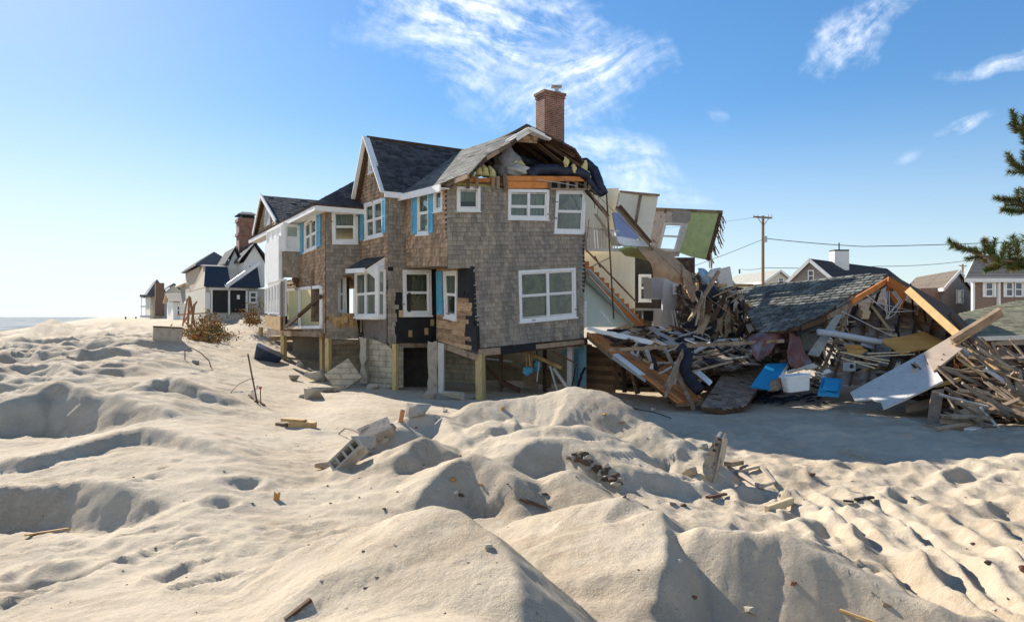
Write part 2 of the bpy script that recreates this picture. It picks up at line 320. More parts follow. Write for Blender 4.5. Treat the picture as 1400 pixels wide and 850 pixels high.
DENTS = [(332,663,8.7,.16,.10),(298,688,7.9,.16,.10),(215,648,8.9,.10,.05),(192,664,8.6,.10,.05),(230,634,9.3,.06,.04),(246,622,9.7,.07,.03),(75,790,5.7,.28,.16),(250,790,5.5,.16,.08),(225,806,5.2,.10,.06),(150,735,6.6,.1,.03),
 (440,722,7.1,.18,.07),(405,760,6.0,.08,.03),(1170,635,11,.2,.08),(1310,640,10.7,.25,.09),(1275,690,8.3,.1,.06),(1080,645,10.2,.15,.08),(1040,670,9.2,.2,.1),(1095,700,7.9,.2,.1),(1130,720,7.3,.18,.1),(1160,690,8.4,.15,.08),(1060,700,7.7,.2,.08),
 (700,588,10.9,.35,.10),(905,640,10,.3,.1),(120,490,23,.3,.12),(35,505,20,.3,.12),(160,500,21,.3,.12),(150,508,20,.3,.12),(60,497,22,.4,.12),(300,700,7.6,.1,.03),(345,752,6.2,.14,.05)]
def poly_dist(X, Y, pts):
    """distance to a polyline, interpolated height, and which side (+1 = camera side / left-hand)"""
    best = np.full(X.shape, 1e9); hz = np.zeros(X.shape); side = np.zeros(X.shape); al = np.zeros(X.shape)
    tot = sum(math.dist(a[:2], b[:2]) for a, b in zip(pts[:-1], pts[1:])); run = 0.0
    for (x0, y0, z0), (x1, y1, z1) in zip(pts[:-1], pts[1:]):
        dx, dy = x1 - x0, y1 - y0; L2 = dx * dx + dy * dy
        t = np.clip(((X - x0) * dx + (Y - y0) * dy) / L2, 0, 1)
        qx = X - (x0 + t * dx); qy = Y - (y0 + t * dy); d = np.sqrt(qx * qx + qy * qy)
        s_ = (dx * qy - dy * qx) / math.sqrt(L2)
        m_ = d < best
        best = np.where(m_, d, best); hz = np.where(m_, z0 + t * (z1 - z0), hz); side = np.where(m_, s_, side)
        al = np.where(m_, (run + t * math.sqrt(L2)) / tot, al); run += math.sqrt(L2)
    return best, hz, side, al
def to_xyh(p): return ((p[0] - CX) / FP * p[2], p[2], (p[1] - HY) / FP * p[2])
def height(X, Y, detail=True):
    """terrain height (world z) at plan positions"""
    X = np.asarray(X, float); Y = np.asarray(Y, float)
    shp = X.shape; X = X.ravel(); Y = Y.ravel()
    uu, vv = warpxy(X, Y)
    h = np.zeros(X.shape)
    for i0 in range(0, len(X), 60000):
        sl = slice(i0, i0 + 60000)
        h[sl] = phi((uu[sl, None] - cu) ** 2 + (vv[sl, None] - cv) ** 2) @ sol[:N] + sol[N] + sol[N + 1] * uu[sl] + sol[N + 2] * vv[sl]
    h = np.clip(h, -0.3, 3.4)
    z = CZ - h
    D = np.sqrt(X * X + Y * Y)
    wx = fbm(X, Y, 1.0, 4, 40) * 0.08; wy = fbm(X, Y, 1.0, 4, 50) * 0.08     # wobble so crests are not ruled lines
    kk = np.clip(D / 8, 0.35, 1.4)
    Xw = X + wx * kk; Yw = Y + wy * kk
    for cr in CRESTS:
        pts, sn, sf, rr = cr[:4]; carve, cw = (cr[4], cr[5]) if len(cr) > 4 else (0, 1)
        q = [to_xyh(p) for p in pts]
        x0 = min(p[0] for p in q) - 6; x1 = max(p[0] for p in q) + 6; y0 = min(p[1] for p in q) - 6; y1 = max(p[1] for p in q) + 6
        m_ = (X > x0) & (X < x1) & (Y > y0) & (Y < y1)
        if not m_.any(): continue
        d, hz, side, al = poly_dist(Xw[m_], Yw[m_], q)
        tp = sstep(al, 0, 0.16) * (1 - sstep(al, 0.84, 1.0)) if carve or pts[0][0] > 0 else 1 - sstep(al, 0.84, 1.0)
        # points run left to right: camera side is the right-hand side (side < 0)
        f = 0.5 - 0.5 * np.clip(side / (d + 1e-4), -1, 1)
        sl_ = sn * f + sf * (1 - f)
        r_ = rr * np.clip(np.mean([p[1] for p in q]) / 9, 0.5, 5)
        zc = CZ - hz - 0.10 * (1 - tp) * (1 if np.mean([p[1] for p in q]) < 30 else 3) - sl_ * (np.sqrt(d * d + r_ * r_) - r_) - 0.10 * d * d
        k = 0.022 + 0.0025 * float(np.mean([p[1] for p in q]))
        if carve: z[m_] -= carve * f * tp * np.exp(-((d - cw * 1.1) / cw) ** 2) * (d < 4 * cw)
        a = z[m_]; b = zc
        hh = np.clip(0.5 + 0.5 * (b - a) / k, 0, 1)
        z[m_] = a * (1 - hh) + b * hh + k * hh * (1 - hh)
    u = X * 0.857 + Y * 0.515
    if detail:
        for pts, wd, dp in RUTS:
            q = [to_xyh(p) for p in pts]
            x0 = min(p[0] for p in q) - 2; x1 = max(p[0] for p in q) + 2; y0 = min(p[1] for p in q) - 2; y1 = max(p[1] for p in q) + 2
            m_ = (X > x0) & (X < x1) & (Y > y0) & (Y < y1)
            if not m_.any(): continue
            d, _, _, _ = poly_dist(Xw[m_] * 1, Yw[m_], q)
            brk = 0.6 + 0.9 * fbm(X[m_], Y[m_], 0.5, 2, 77)
            z[m_] += brk * dp * (-np.exp(-(d / wd) ** 2) + 0.7 * np.exp(-((d - 2.0 * wd) / (wd * 0.7)) ** 2))
        for px, py, Yd, rd, dp in DENTS:
            x0, y0, _ = to_xyh((px, py, Yd)); d = np.sqrt((Xw - x0) ** 2 + ((Yw - y0)) ** 2)
            z += dp * (-np.exp(-(d / rd) ** 2) + 0.35 * np.exp(-((d - 1.7 * rd) / (rd * 0.6)) ** 2))
        near_flat = 1 - sstep(D, 60, 200)
        # lumpy trampled sand on the open ground to the right, soft swells elsewhere
        lump = fbm(X, Y, 0.9, 4, 11, 0.5)
        rt = sstep(X, 0.8, 2.5) * (1 - sstep(Y, 14, 20)) * sstep(Y, 4.6, 6.2)
        rid = 0.5 - np.abs(fbm(X + 3, Y, 1.1, 3, 23)) * 2
        rid2 = 0.5 - np.abs(fbm(X * 1.4 - Y * .5, Y * .8 + X * .4, 0.7, 3, 33)) * 2.4
        lft = (1 - sstep(X, -1.5, 0.5)) * (1 - sstep(Y, 10, 14))
        z += near_flat * (lump * 0.03 + rt * (rid * 0.07 + rid2 * 0.05 + fbm(X, Y, 0.22, 3, 31) * 0.035) + lft * (0.5 - np.abs(fbm(X * .6, Y * 1.5, 0.8, 4, 37)) * 2.2) * 0.028)
        lf = (1 - sstep(X, -6, -3)) * sstep(Y, 11, 16)
        r2 = 0.5 - np.abs(fbm(X * 0.8, Y * 1.3, 2.2, 4, 61)) * 2.2
        r3 = fbm(X, Y, 0.9, 3, 67)
        big = 1 - sstep(X, -14, -9)
        z += near_flat * lf * (r2 * (0.16 + 0.22 * big) + r3 * 0.08) * (1 - sstep(u, 0, 5) * 0.85) * (1 - 0.75 * sstep(Y, 36, 60))
        foot = np.clip(vnoise(X, Y, 0.33, 91) - 0.20, 0, 1) * np.clip(0.5 + 2 * vnoise(X, Y, 3.1, 95), 0, 1)
        z -= near_flat * foot * (0.10 + 0.06 * lf)
        z += near_flat * (fbm(X, Y, 0.2, 3, 71) * 0.016 + fbm(X, Y, 0.055, 2, 73) * 0.006 * (1 - sstep(D, 8, 14)))
        rg = 0.5 - np.abs(fbm(X * 1.3 + Y * .3, Y, 0.42, 4, 83)) * 2.6
        z += near_flat * rg * 0.017 * sstep(D, 4.5, 8) * np.clip(0.5 + 2.2 * vnoise(X, Y, 2.3, 87), 0.1, 1) * (1 - 0.6 * sstep(D, 10, 24))
        # fine wind ripples
        z += near_flat * 0.004 * np.sin((X * 0.8 + Y * 2.2 + fbm(X, Y, 1.2, 2, 5) * 1.5) * 26) * sstep(fbm(X, Y, 3.0, 2, 15), -0.05, 0.3)
    # far beach: berm top near the houses, then sloping down to the water
    hb = np.interp(u, [-50, -31, -26, -19, -13, -8, -5, -2, 1, 8, 14], [7.5, 5.0, 4.4, 3.4, 2.4, 1.6, 1.1, 0.55, 0.36, 0.30, 0.4])
    fb = sstep(Y, 32, 62) * (1 - sstep(u, 10, 24))
    z = z * (1 - fb) + fb * (CZ - hb + (z - (CZ - h.reshape(z.shape))) * 0.7)
    sh = sstep(-u, 30, 44)
    z = z * (1 - sh) + (-1.6) * sh
    return z.reshape(shp)
def build_ground():
    C0 = -6.0
    fine = np.radians(np.linspace(-56, 56, 940)); edge = np.radians(np.array([-178, -150, -120, -95, -80, -70, -62]))
    th = np.concatenate([edge, fine, -edge[::-1]])
    r = [4.5]
    while r[-1] < 42: r.append(r[-1] * 1.0042 if r[-1] > 8.0 else r[-1] * 1.008)
    while r[-1] < 12000: r.append(r[-1] * 1.025 if r[-1] < 250 else r[-1] * 1.2)
    r = np.array(r)
    T, Rr = np.meshgrid(th, r)
    X = np.sin(T) * Rr; Y = np.cos(T) * Rr + C0
    Z = height(X, Y)
    nr, nt = X.shape
    co = np.stack([X, Y, Z], -1).reshape(-1, 3)
    # close the middle with one fan centre
    idx = np.arange(nr * nt).reshape(nr, nt)
    quads = np.stack([idx[:-1, :-1], idx[:-1, 1:], idx[1:, 1:], idx[1:, :-1]], -1).reshape(-1, 4)[:, ::-1]
    me = bpy.data.meshes.new('sand')
    me.vertices.add(len(co)); me.vertices.foreach_set('co', co.ravel())
    me.loops.add(quads.size); me.loops.foreach_set('vertex_index', quads.ravel())
    me.polygons.add(len(quads)); me.polygons.foreach_set('loop_start', np.arange(0, quads.size, 4)); me.polygons.foreach_set('loop_total', np.full(len(quads), 4))
    me.polygons.foreach_set('use_smooth', np.ones(len(quads), bool))
    me.update(); me.validate()
    m = bpy.data.materials.new('beach_sand'); m.use_nodes = True; t = NT(m.node_tree); b = t.n['Principled BSDF']
    v = t.node('ShaderNodeTexCoord').outputs['Object']
    big = t.noise(v, 0.55, 4, 0.6); mid = t.noise(v, 3.0, 4, 0.6); fine_ = t.noise(v, 160, 3, 0.7)
    sp = t.node('ShaderNodeTexVoronoi'); t.l.new(v, sp.inputs['Vector']); sp.inputs['Scale'].default_value = 75
    col = t.mix(t.mr(big, 0.42, 0.62), (0.53, 0.447, 0.335, 1), (0.44, 0.362, 0.262, 1))
    col = t.mix(t.mr(mid, 0.35, 0.7, 0, 0.45), col, (0.57, 0.487, 0.372, 1))
    sv = t.node('ShaderNodeTexVoronoi'); t.l.new(v, sv.inputs['Vector']); sv.inputs['Scale'].default_value = 24; sv.inputs['Randomness'].default_value = 1
    svc = t.node('ShaderNodeSeparateColor'); t.l.new(sv.outputs['Color'], svc.inputs[0])
    big_bits = t.m('MULTIPLY', t.mr(sv.outputs['Distance'], 0.26, 0.16), t.m('GREATER_THAN', svc.outputs[0], 0.93))
    # coarse, darker shelly sand in patches
    coarse = t.m('MULTIPLY', t.mr(t.noise(v, 0.5, 3, 0.5), 0.46, 0.56), t.mr(t.noise(v, 5, 3, 0.6), 0.35, 0.6))
    cs = t.m('MULTIPLY', coarse, t.mr(fine_, 0.45, 0.62))
    col = t.mix(t.m('MULTIPLY', cs, 0.85), col, (0.27, 0.185, 0.115, 1))
    cr = t.node('ShaderNodeSeparateColor'); t.l.new(sp.outputs['Color'], cr.inputs[0])
    speck = t.m('MULTIPLY', t.mr(sp.outputs['Distance'], 0.30, 0.20), t.m('GREATER_THAN', cr.outputs[0], 0.86))
    tone = t.mix(cr.outputs[1], (0.16, 0.10, 0.07, 1), (0.62, 0.55, 0.46, 1))
    col = t.mix(t.m('MULTIPLY', speck, t.mr(mid, 0.3, 0.6, 0.15, 0.9)), col, tone)
    col = t.mix(t.m('MULTIPLY', big_bits, t.mr(t.noise(v, 0.7, 3, 0.5), 0.4, 0.6, 0.1, 0.95)), col, t.mix(svc.outputs[1], (0.13, 0.085, 0.06, 1), (0.66, 0.6, 0.52, 1)))
    gr1 = t.noise(v, 32, 4, 0.75); gr2 = t.noise(v, 90, 3, 0.8)
    gk = t.node('ShaderNodeVectorMath', operation='SCALE'); t.l.new(col, gk.inputs[0])
    t.put(gk.inputs['Scale'], t.m('ADD', t.mr(gr1, 0.3, 0.7, 0.44, 0.56, 'LINEAR'), t.mr(gr2, 0.3, 0.7, 0.42, 0.58, 'LINEAR'))); col = gk.outputs[0]
    # damp sand near the water line
    sp2 = t.node('ShaderNodeSeparateXYZ'); t.l.new(v, sp2.inputs[0])
    wet = t.mr(sp2.outputs[2], 1.6, 0.4)
    col = t.mix(wet, col, (0.16, 0.13, 0.10, 1))
    t.l.new(col, b.inputs['Base Color']); b.inputs['Roughness'].default_value = 0.95; b.inputs['Specular IOR Level'].default_value = 0.15
    bn = t.node('ShaderNodeBump'); bn.inputs['Strength'].default_value = 0.8; bn.inputs['Distance'].default_value = 0.008
    hgt = t.m('ADD', t.m('MULTIPLY', fine_, 1.0), t.m('ADD', t.m('MULTIPLY', t.noise(v, 40, 3, 0.6), 1.2), t.m('MULTIPLY', speck, 1.0)))
    t.l.new(hgt, bn.inputs['Height'])
    bn2 = t.node('ShaderNodeBump'); bn2.inputs['Strength'].default_value = 0.7; bn2.inputs['Distance'].default_value = 0.045
    t.l.new(t.noise(v, 9, 7, 0.68), bn2.inputs['Height']); t.l.new(bn2.outputs[0], bn.inputs['Normal']); t.l.new(bn.outputs[0], b.inputs['Normal'])
    me.materials.append(m)
    o = bpy.data.objects.new('sand', me); COL.objects.link(o); o['kind'] = 'structure'
    return o
ground = build_ground()
def gz(x, y):
    return float(height(np.array([x]), np.array([y]))[0])
def ray_ground(px, py, y0=3.0, y1=40.0):
    """where the sand is met along the direction of a photo pixel"""
    Ys = np.exp(np.linspace(math.log(y0), math.log(y1), 900)); X = (px - CX) / FP * Ys; Z = CZ + (HY - py) / FP * Ys
    H = height(X, Ys); k = np.where(Z < H)[0]
    i = k[0] if len(k) else -1
    return Vector((X[i], Ys[i], H[i]))
# ---------------------------------------------------------------- sea
def build_sea():
    mb = MB()
    # a sheet on the seaward side of the coast line, out to the horizon
    e2 = Vector((-0.515, 0.857, 0)); e1 = Vector((0.857, 0.515, 0))
    a = e1 * -24 - e2 * 400; b_ = e1 * -24 + e2 * 15000
    mb.quad(a, b_, b_ - e1 * 16000, a - e1 * 16000)
    m = bpy.data.materials.new('sea_water'); m.use_nodes = True; t = NT(m.node_tree); b = t.n['Principled BSDF']
    v = t.node('ShaderNodeTexCoord').outputs['Object']
    mv = t.mapping(v, (0.22, 0.05, 1), (0, 0, R(-31)))
    foam = t.m('MULTIPLY', t.mr(t.noise(mv, 1.0, 5, 0.6), 0.52, 0.60), t.mr(t.noise(v, 0.03, 2, 0.5), 0.38, 0.5))
    mv2 = t.mapping(v, (0.12, 0.035, 1), (0, 0, R(-31)))
    foam2 = t.mr(t.noise(mv2, 0.5, 4, 0.6), 0.50, 0.60)
    t.l.new(t.mix(t.m('MAXIMUM', foam, t.m('MULTIPLY', foam2, 0.8)), (0.27, 0.295, 0.305, 1), (0.60, 0.60, 0.59, 1)), b.inputs['Base Color'])
    b.inputs['Roughness'].default_value = 0.6; b.inputs['Specular IOR Level'].default_value = 0.0
    bn = t.node('ShaderNodeBump'); bn.inputs['Strength'].default_value = 0.8; bn.inputs['Distance'].default_value = 0.5
    t.l.new(t.noise(t.mapping(v, (0.9, 0.3, 1), (0, 0, R(-31))), 1.0, 5, 0.6), bn.inputs['Height']); t.l.new(bn.outputs[0], b.inputs['Normal'])
    o = mb.build('sea', m); o['kind'] = 'structure'
build_sea()
# ---------------------------------------------------------------- surface library
E1 = Vector((0.857, 0.515, 0)).normalized(); E2 = Vector((-E1.y, E1.x, 0))
wood_new = mat('fresh_lumber', (0.50, 0.33, 0.15), 0.8, 0.25, 4, (1, 1, 1), 0.2, 20, shade=0.35, col2=(0.34, 0.2, 0.09))
wood_post = mat('treated_post', (0.56, 0.43, 0.20), 0.8, 0.2, 5, (3, 3, .6), 0.2, 20, shade=0.2, col2=(0.40, 0.29, 0.12))
wood_old = mat('weathered_lumber', (0.27, 0.195, 0.13), 0.9, 0.35, 6, (1, 1, 1), 0.3, 25, shade=0.5, col2=(0.13, 0.085, 0.05))
wood_dark = mat('dark_old_timber', (0.10, 0.058, 0.032), 0.9, 0.4, 6, (1, 1, 1), 0.3, 25, shade=0.5, col2=(0.045, 0.028, 0.02))
wood_orange = mat('orange_subfloor', (0.60, 0.22, 0.06), 0.8, 0.3, 3, (1, 1, 1), 0.2, 25, shade=0.35, col2=(0.40, 0.16, 0.06))
white_paint = mat('white_paint', (0.80, 0.79, 0.76), 0.55, 0.08, 5, (1, 1, 1), 0.05, 20, col2=(0.62, 0.60, 0.55), c2lo=0.58, c2hi=0.75, shade=0.08)
white_dirty = mat('scuffed_white', (0.58, 0.555, 0.51), 0.7, 0.12, 4, (1, 1, 1), 0.1, 20, col2=(0.36, 0.33, 0.30), c2lo=0.56, c2hi=0.70, c2s=9, shade=0.2)
blue_paint = mat('blue_shutter_paint', (0.10, 0.37, 0.55), 0.5, 0.12, 5, (1, 1, 1), 0.1, 20, col2=(0.16, 0.42, 0.58), shade=0.1)
tar = mat('tar_paper', (0.016, 0.016, 0.018), 0.6, 0.4, 4, (1, 1, 1), 0.5, 12, spec=0.3, shade=0.3)
blackstuff = mat('black_cloth', (0.018, 0.02, 0.028), 0.75, 0.5, 5, (1, 1, 1), 0.6, 14, shade=0.4)
concrete = mat('concrete', (0.42, 0.37, 0.29), 0.95, 0.2, 5, (1, 1, 1), 0.5, 25, col2=(0.27, 0.23, 0.18), shade=0.25)
plaster = mat('cream_plaster', (0.70, 0.64, 0.50), 0.85, 0.08, 3, (1, 1, 1), 0.1, 20, col2=(0.55, 0.48, 0.36), c2lo=0.6, c2hi=0.8, shade=0.12)
plaster_blue = mat('pale_green_plaster', (0.56, 0.65, 0.60), 0.85, 0.08, 3, (1, 1, 1), 0.1, 20, col2=(0.45, 0.5, 0.46), c2lo=0.6, c2hi=0.8, shade=0.1)
green_wall = mat('green_wall_paint', (0.38, 0.44, 0.20), 0.85, 0.12, 3, (1, 1, 1), 0.1, 20, col2=(0.28, 0.31, 0.15), c2lo=0.5, c2hi=0.72, c2s=5, shade=0.1)
dark_in = mat('interior_shade', (0.05, 0.042, 0.036), 0.95, 0.4, 3, (1, 1, 1), 0.2, 20)  # near-black colour stands in for shade in rooms, openings and block cells
insul = mat('yellow_insulation', (0.62, 0.55, 0.24), 1.0, 0.25, 8, (1, 1, 1), 0.8, 14, shade=0.2)
metal_grey = mat('grey_metal', (0.42, 0.44, 0.46), 0.45, 0.2, 5, (1, 1, 1), 0.1, 20, metal=0.3, shade=0.2)
steel_dark = mat('rusty_steel', (0.10, 0.055, 0.035), 0.8, 0.4, 12, (1, 1, 1), 0.2, 30)
tan_sheet = mat('tan_carpet_back', (0.46, 0.29, 0.17), 0.9, 0.15, 5, (1, 1, 1), 0.3, 12, col2=(0.38, 0.235, 0.14), shade=0.2)
fascia_white = white_paint
def shingle_mat(name, c1, c2, var):
    m = mat(name, c1, 0.92, 0.13, 3.0, (1.6, 1.6, .5), 0.25, 40, shade=var, col2=c2, c2lo=0.38, c2hi=0.66, c2s=1.3)
    return m
cedar_shade_tone = shingle_mat('cedar_shingle_shade_side', (0.34, 0.285, 0.22), (0.235, 0.21, 0.178), 0.21)  # greyer copy, shade of the camera-facing walls is put into the colour
cedar_sun_tone = shingle_mat('cedar_shingle_sun_side', (0.42, 0.28, 0.17), (0.30, 0.215, 0.15), 0.36)  # warmer copy, sunlight on the seaward walls is put into the colour
asphalt = mat('asphalt_shingle', (0.060, 0.063, 0.068), 0.95, 0.2, 6, (1, 1, 1), 0.4, 60, shade=0.45, col2=(0.085, 0.082, 0.078), c2lo=0.45, c2hi=0.7)
asphalt_old = mat('asphalt_shingle_faded', (0.165, 0.165, 0.15), 0.95, 0.2, 6, (1, 1, 1), 0.4, 60, shade=0.4, col2=(0.115, 0.12, 0.115), c2lo=0.45, c2hi=0.7)
def brick_mat(name, c1, c2, mortar, bw=0.21, bh=0.075):
    m = bpy.data.materials.new(name); m.use_nodes = True; t = NT(m.node_tree); b = t.n['Principled BSDF']
    g = t.node('ShaderNodeNewGeometry'); d = t.node('ShaderNodeVectorMath', operation='DOT_PRODUCT'); t.l.new(g.outputs['Position'], d.inputs[0])
    d.inputs[1].default_value = E1 + E2 * 1.0
    s_ = t.node('ShaderNodeSeparateXYZ'); t.l.new(g.outputs['Position'], s_.inputs[0])
    c = t.node('ShaderNodeCombineXYZ'); t.l.new(d.outputs['Value'], c.inputs[0]); t.l.new(s_.outputs[2], c.inputs[1])
    br = t.node('ShaderNodeTexBrick'); t.l.new(c.outputs[0], br.inputs[0]); br.inputs['Color1'].default_value = (*c1, 1); br.inputs['Color2'].default_value = (*c2, 1)
    br.inputs['Mortar'].default_value = (*mortar, 1); br.inputs['Scale'].default_value = 1; br.inputs['Mortar Size'].default_value = 0.012; br.inputs['Bias'].default_value = -0.1
    br.inputs['Brick Width'].default_value = bw; br.inputs['Row Height'].default_value = bh
    k = t.mr(t.noise(g.outputs['Position'], 3.0, 4, 0.6), 0.3, 0.7, 0.65, 1.25, 'LINEAR'); hv = t.node('ShaderNodeVectorMath', operation='SCALE'); t.l.new(br.outputs[0], hv.inputs[0]); t.put(hv.inputs['Scale'], k)
    t.l.new(hv.outputs[0], b.inputs['Base Color']); b.inputs['Roughness'].default_value = 0.9
    bn = t.node('ShaderNodeBump'); bn.inputs['Distance'].default_value = 0.01; bn.invert = True; t.l.new(br.outputs['Fac'], bn.inputs['Height']); t.l.new(bn.outputs[0], b.inputs['Normal'])
    MATS[name] = m; return m
brick = brick_mat('red_brick', (0.30, 0.10, 0.055), (0.19, 0.065, 0.04), (0.30, 0.25, 0.2))
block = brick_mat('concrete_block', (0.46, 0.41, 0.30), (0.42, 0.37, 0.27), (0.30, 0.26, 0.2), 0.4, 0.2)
def glass_mat():
    m = bpy.data.materials.new('window_glass'); m.use_nodes = True; t = NT(m.node_tree)
    for n_ in list(t.n): t.n.remove(n_)
    o = t.node('ShaderNodeOutputMaterial'); mx = t.node('ShaderNodeMixShader'); fr = t.node('ShaderNodeFresnel'); fr.inputs[0].default_value = 1.6
    tr = t.node('ShaderNodeBsdfTransparent'); tr.inputs[0].default_value = (0.86, 0.9, 0.88, 1)
    gl = t.node('ShaderNodeBsdfGlossy'); gl.inputs['Roughness'].default_value = 0.03
    g = t.node('ShaderNodeNewGeometry'); bn = t.node('ShaderNodeBump'); bn.inputs['Distance'].default_value = 0.02; bn.inputs['Strength'].default_value = 0.3
    t.l.new(t.noise(g.outputs['Position'], 1.3, 2), bn.inputs['Height']); t.l.new(bn.outputs[0], gl.inputs['Normal'])
    t.put(mx.inputs[0], t.m('MULTIPLY_ADD', fr.outputs[0], 0.5, 0.0)); t.l.new(tr.outputs[0], mx.inputs[1]); t.l.new(gl.outputs[0], mx.inputs[2]); t.l.new(mx.outputs[0], o.inputs[0])
    return m
glass = glass_mat()
curt_y = mat('blind_with_tree_reflection', (0.23, 0.205, 0.10), 0.9, 0.45, 2.5, (1, 1, 1), 0.3, 6, col2=(.05, .055, .04), c2lo=.4, c2hi=.6, c2s=2.5)  # dark mottling paints the tree reflection of the panes onto the blind
curt_g = mat('pale_green_blind', (0.20, 0.24, 0.19), 0.9, 0.6, 2, (6, 6, 1), 0.3, 6)
curt_w = mat('white_curtain', (0.42, 0.42, 0.38), 0.9, 0.12, 3, (8, 8, 0.6), 0.6, 6)
curt_b = mat('dull_blue_blind', (0.13, 0.25, 0.36), 0.9, 0.2, 2, (1, 1, 1), 0.2, 6)

class VPlane:
    """a vertical wall plane: origin in plan, direction (left to right as seen from outside), tilt of its courses"""
    def __init__(s, x, y, d, tilt=0.0):
        s.o = Vector((x, y, CZ)); s.d = Vector((d[0], d[1], 0)).normalized(); s.n = Vector((s.d.y, -s.d.x, 0))
        a = R(tilt); z = Vector((0, 0, 1)); s.u = s.d * math.cos(a) + z * math.sin(a); s.v = z * math.cos(a) - s.d * math.sin(a)
    def pix(s, px, py, c=0.0):
        k = (px - CX) / FP; o = s.o + s.n * c
        t = (k * o.y - o.x) / (s.d.x - k * s.d.y); Y = o.y + t * s.d.y
        return P(px, py, Y)
    def uv(s, p): q = p - s.o; return (q.dot(s.u), q.dot(s.v))
    def puv(s, px, py): return s.uv(s.pix(px, py))
    def to3(s, u, v, c=0.0): return s.o + s.u * u + s.v * v + s.n * c
class FreePlane(VPlane):
    """a plane through three points: origin, a point along u, a point roughly along v"""
    def __init__(s, o, pu, pv):
        s.o = Vector(o); s.u = (Vector(pu) - s.o).normalized(); n = s.u.cross(Vector(pv) - s.o).normalized()
        if n.dot(Vector((0, 0, CZ)) - s.o) < 0: n = -n
        s.n = n; s.v = s.n.cross(s.u)
        if s.v.dot(Vector(pv) - s.o) < 0: s.v = -s.v
        s.d = s.u
    def pix(s, px, py, c=0.0):
        d = Vector(((px - CX) / FP, 1, (HY - py) / FP)); o = s.o + s.n * c; e = Vector((0, 0, CZ))
        return e + d * ((o - e).dot(s.n) / d.dot(s.n))
def slab(mb, pl, poly, holes=(), c0=0.0, c1=-0.12, col=0.5, mi=0):
    """flat slab on a plane from uv outlines, with holes"""
    loops = [list(poly)] + [list(h) for h in holes]
    tri = geometry.tessellate_polygon([[Vector((u, v, 0)) for u, v in l] for l in loops])
    flat = [q for l in loops for q in l]; i = len(mb.v); n = len(flat)
    mb.v += [pl.to3(u, v, c0) for u, v in flat] + [pl.to3(u, v, c1) for u, v in flat]
    for t in tri:
        mb.f.append((i + t[0], i + t[1], i + t[2])); mb.c.append(col); mb.mi.append(mi)
        mb.f.append((i + n + t[2], i + n + t[1], i + n + t[0])); mb.c.append(col); mb.mi.append(mi)
    s0 = i
    for l in loops:
        m_ = len(l)
        for k in range(m_):
            j = (k + 1) % m_
            mb.f.append((s0 + k, s0 + j, s0 + n + j, s0 + n + k)); mb.c.append(col); mb.mi.append(mi)
        s0 += m_
def scan(loops, v):
    xs = []
    for l in loops:
        for k in range(len(l)):
            (u0, v0), (u1, v1) = l[k], l[(k + 1) % len(l)]
            if (v0 <= v) != (v1 <= v): xs.append(u0 + (v - v0) / (v1 - v0) * (u1 - u0))
    xs.sort(); return [(xs[i], xs[i + 1]) for i in range(0, len(xs) - 1, 2)]
def inpoly(u, v, l):
    r = False
    for k in range(len(l)):
        (u0, v0), (u1, v1) = l[k], l[(k + 1) % len(l)]
        if (v0 <= v) != (v1 <= v) and u < u0 + (v - v0) / (v1 - v0) * (u1 - u0): r = not r
    return r
def courses(mb, pl, poly, holes=(), course=0.15, wid=(0.08, 0.2), th=0.022, c=0.0, mi=0, miss=(), jit=0.008, missp=0.0, curl=0.0, gap=0.004):
    loops = [poly] + list(holes); v0 = min(q[1] for q in poly); v1 = max(q[1] for q in poly)
    v = v0
    while v < v1 - 0.02:
        vm = min(v + course * 0.5, v1 - 0.005)
        for a, b in scan(loops, vm):
            u = a
            while u < b - 0.01:
                w_ = min(random.uniform(*wid), b - u)
                if b - u - w_ < 0.03: w_ = b - u
                um = u + w_ / 2
                sk = any(inpoly(um + random.uniform(-.06, .06), vm + random.uniform(-.05, .05), q) for q in miss) or random.random() < missp
                if not sk:
                    j = random.uniform(-jit, jit); t_ = th * random.uniform(0.75, 1.3) + (random.random() < curl) * th
                    vt = min(v + course * 1.02, v1 + 0.01); g_ = gap
                    p = [pl.to3(u + g_, v + j, c), pl.to3(u + w_ - g_, v + j, c), pl.to3(u + w_ - g_, vt, c), pl.to3(u + g_, vt, c),
                         pl.to3(u + g_, v + j, c + t_), pl.to3(u + w_ - g_, v + j, c + t_), pl.to3(u + w_ - g_, vt, c + 0.006), pl.to3(u + g_, vt, c + 0.006)]
                    mb.hexa(p, random.random(), mi)
                u += w_
        v += course
def wall(name, pl, pix, mat_, parent, holes=(), course=0.15, label=None, miss=(), th=0.14, back=None, wid=(0.08, 0.2), missp=0.001, base=None, st=0.034, jit=0.006, umax=None):
    """shingled wall from photo outlines laid on its plane; holes are uv loops; miss are pixel outlines of torn-off shingles"""
    mb = MB(); poly = [pl.puv(*q) for q in pix]; poly = [(min(u, umax), v) for u, v in poly] if umax is not None else poly; ms = [[pl.puv(*q) for q in l] for l in miss]
    slab(mb, pl, poly, holes, 0, -th, 0.5, 1)
    courses(mb, pl, poly, holes, course, wid, st, 0.002, 0, ms, jit, missp, 0.05)
    o = mb.build(name, [mat_, base or tar], parent)
    if label: o['label'] = label
    return o
def quadmap(q, s, t):
    """q = tl,tr,br,bl in uv; s left-right, t bottom-top"""
    a = Vector(q[3]).lerp(Vector(q[2]), s); b = Vector(q[0]).lerp(Vector(q[1]), s); r = a.lerp(b, t); return (r.x, r.y)
def inset(q, m_):
    W_ = (Vector(q[1]) - Vector(q[0])).length; H_ = (Vector(q[0]) - Vector(q[3])).length; a = m_ / W_; b = m_ / H_
    return [quadmap(q, a, 1 - b), quadmap(q, 1 - a, 1 - b), quadmap(q, 1 - a, b), quadmap(q, a, b)]
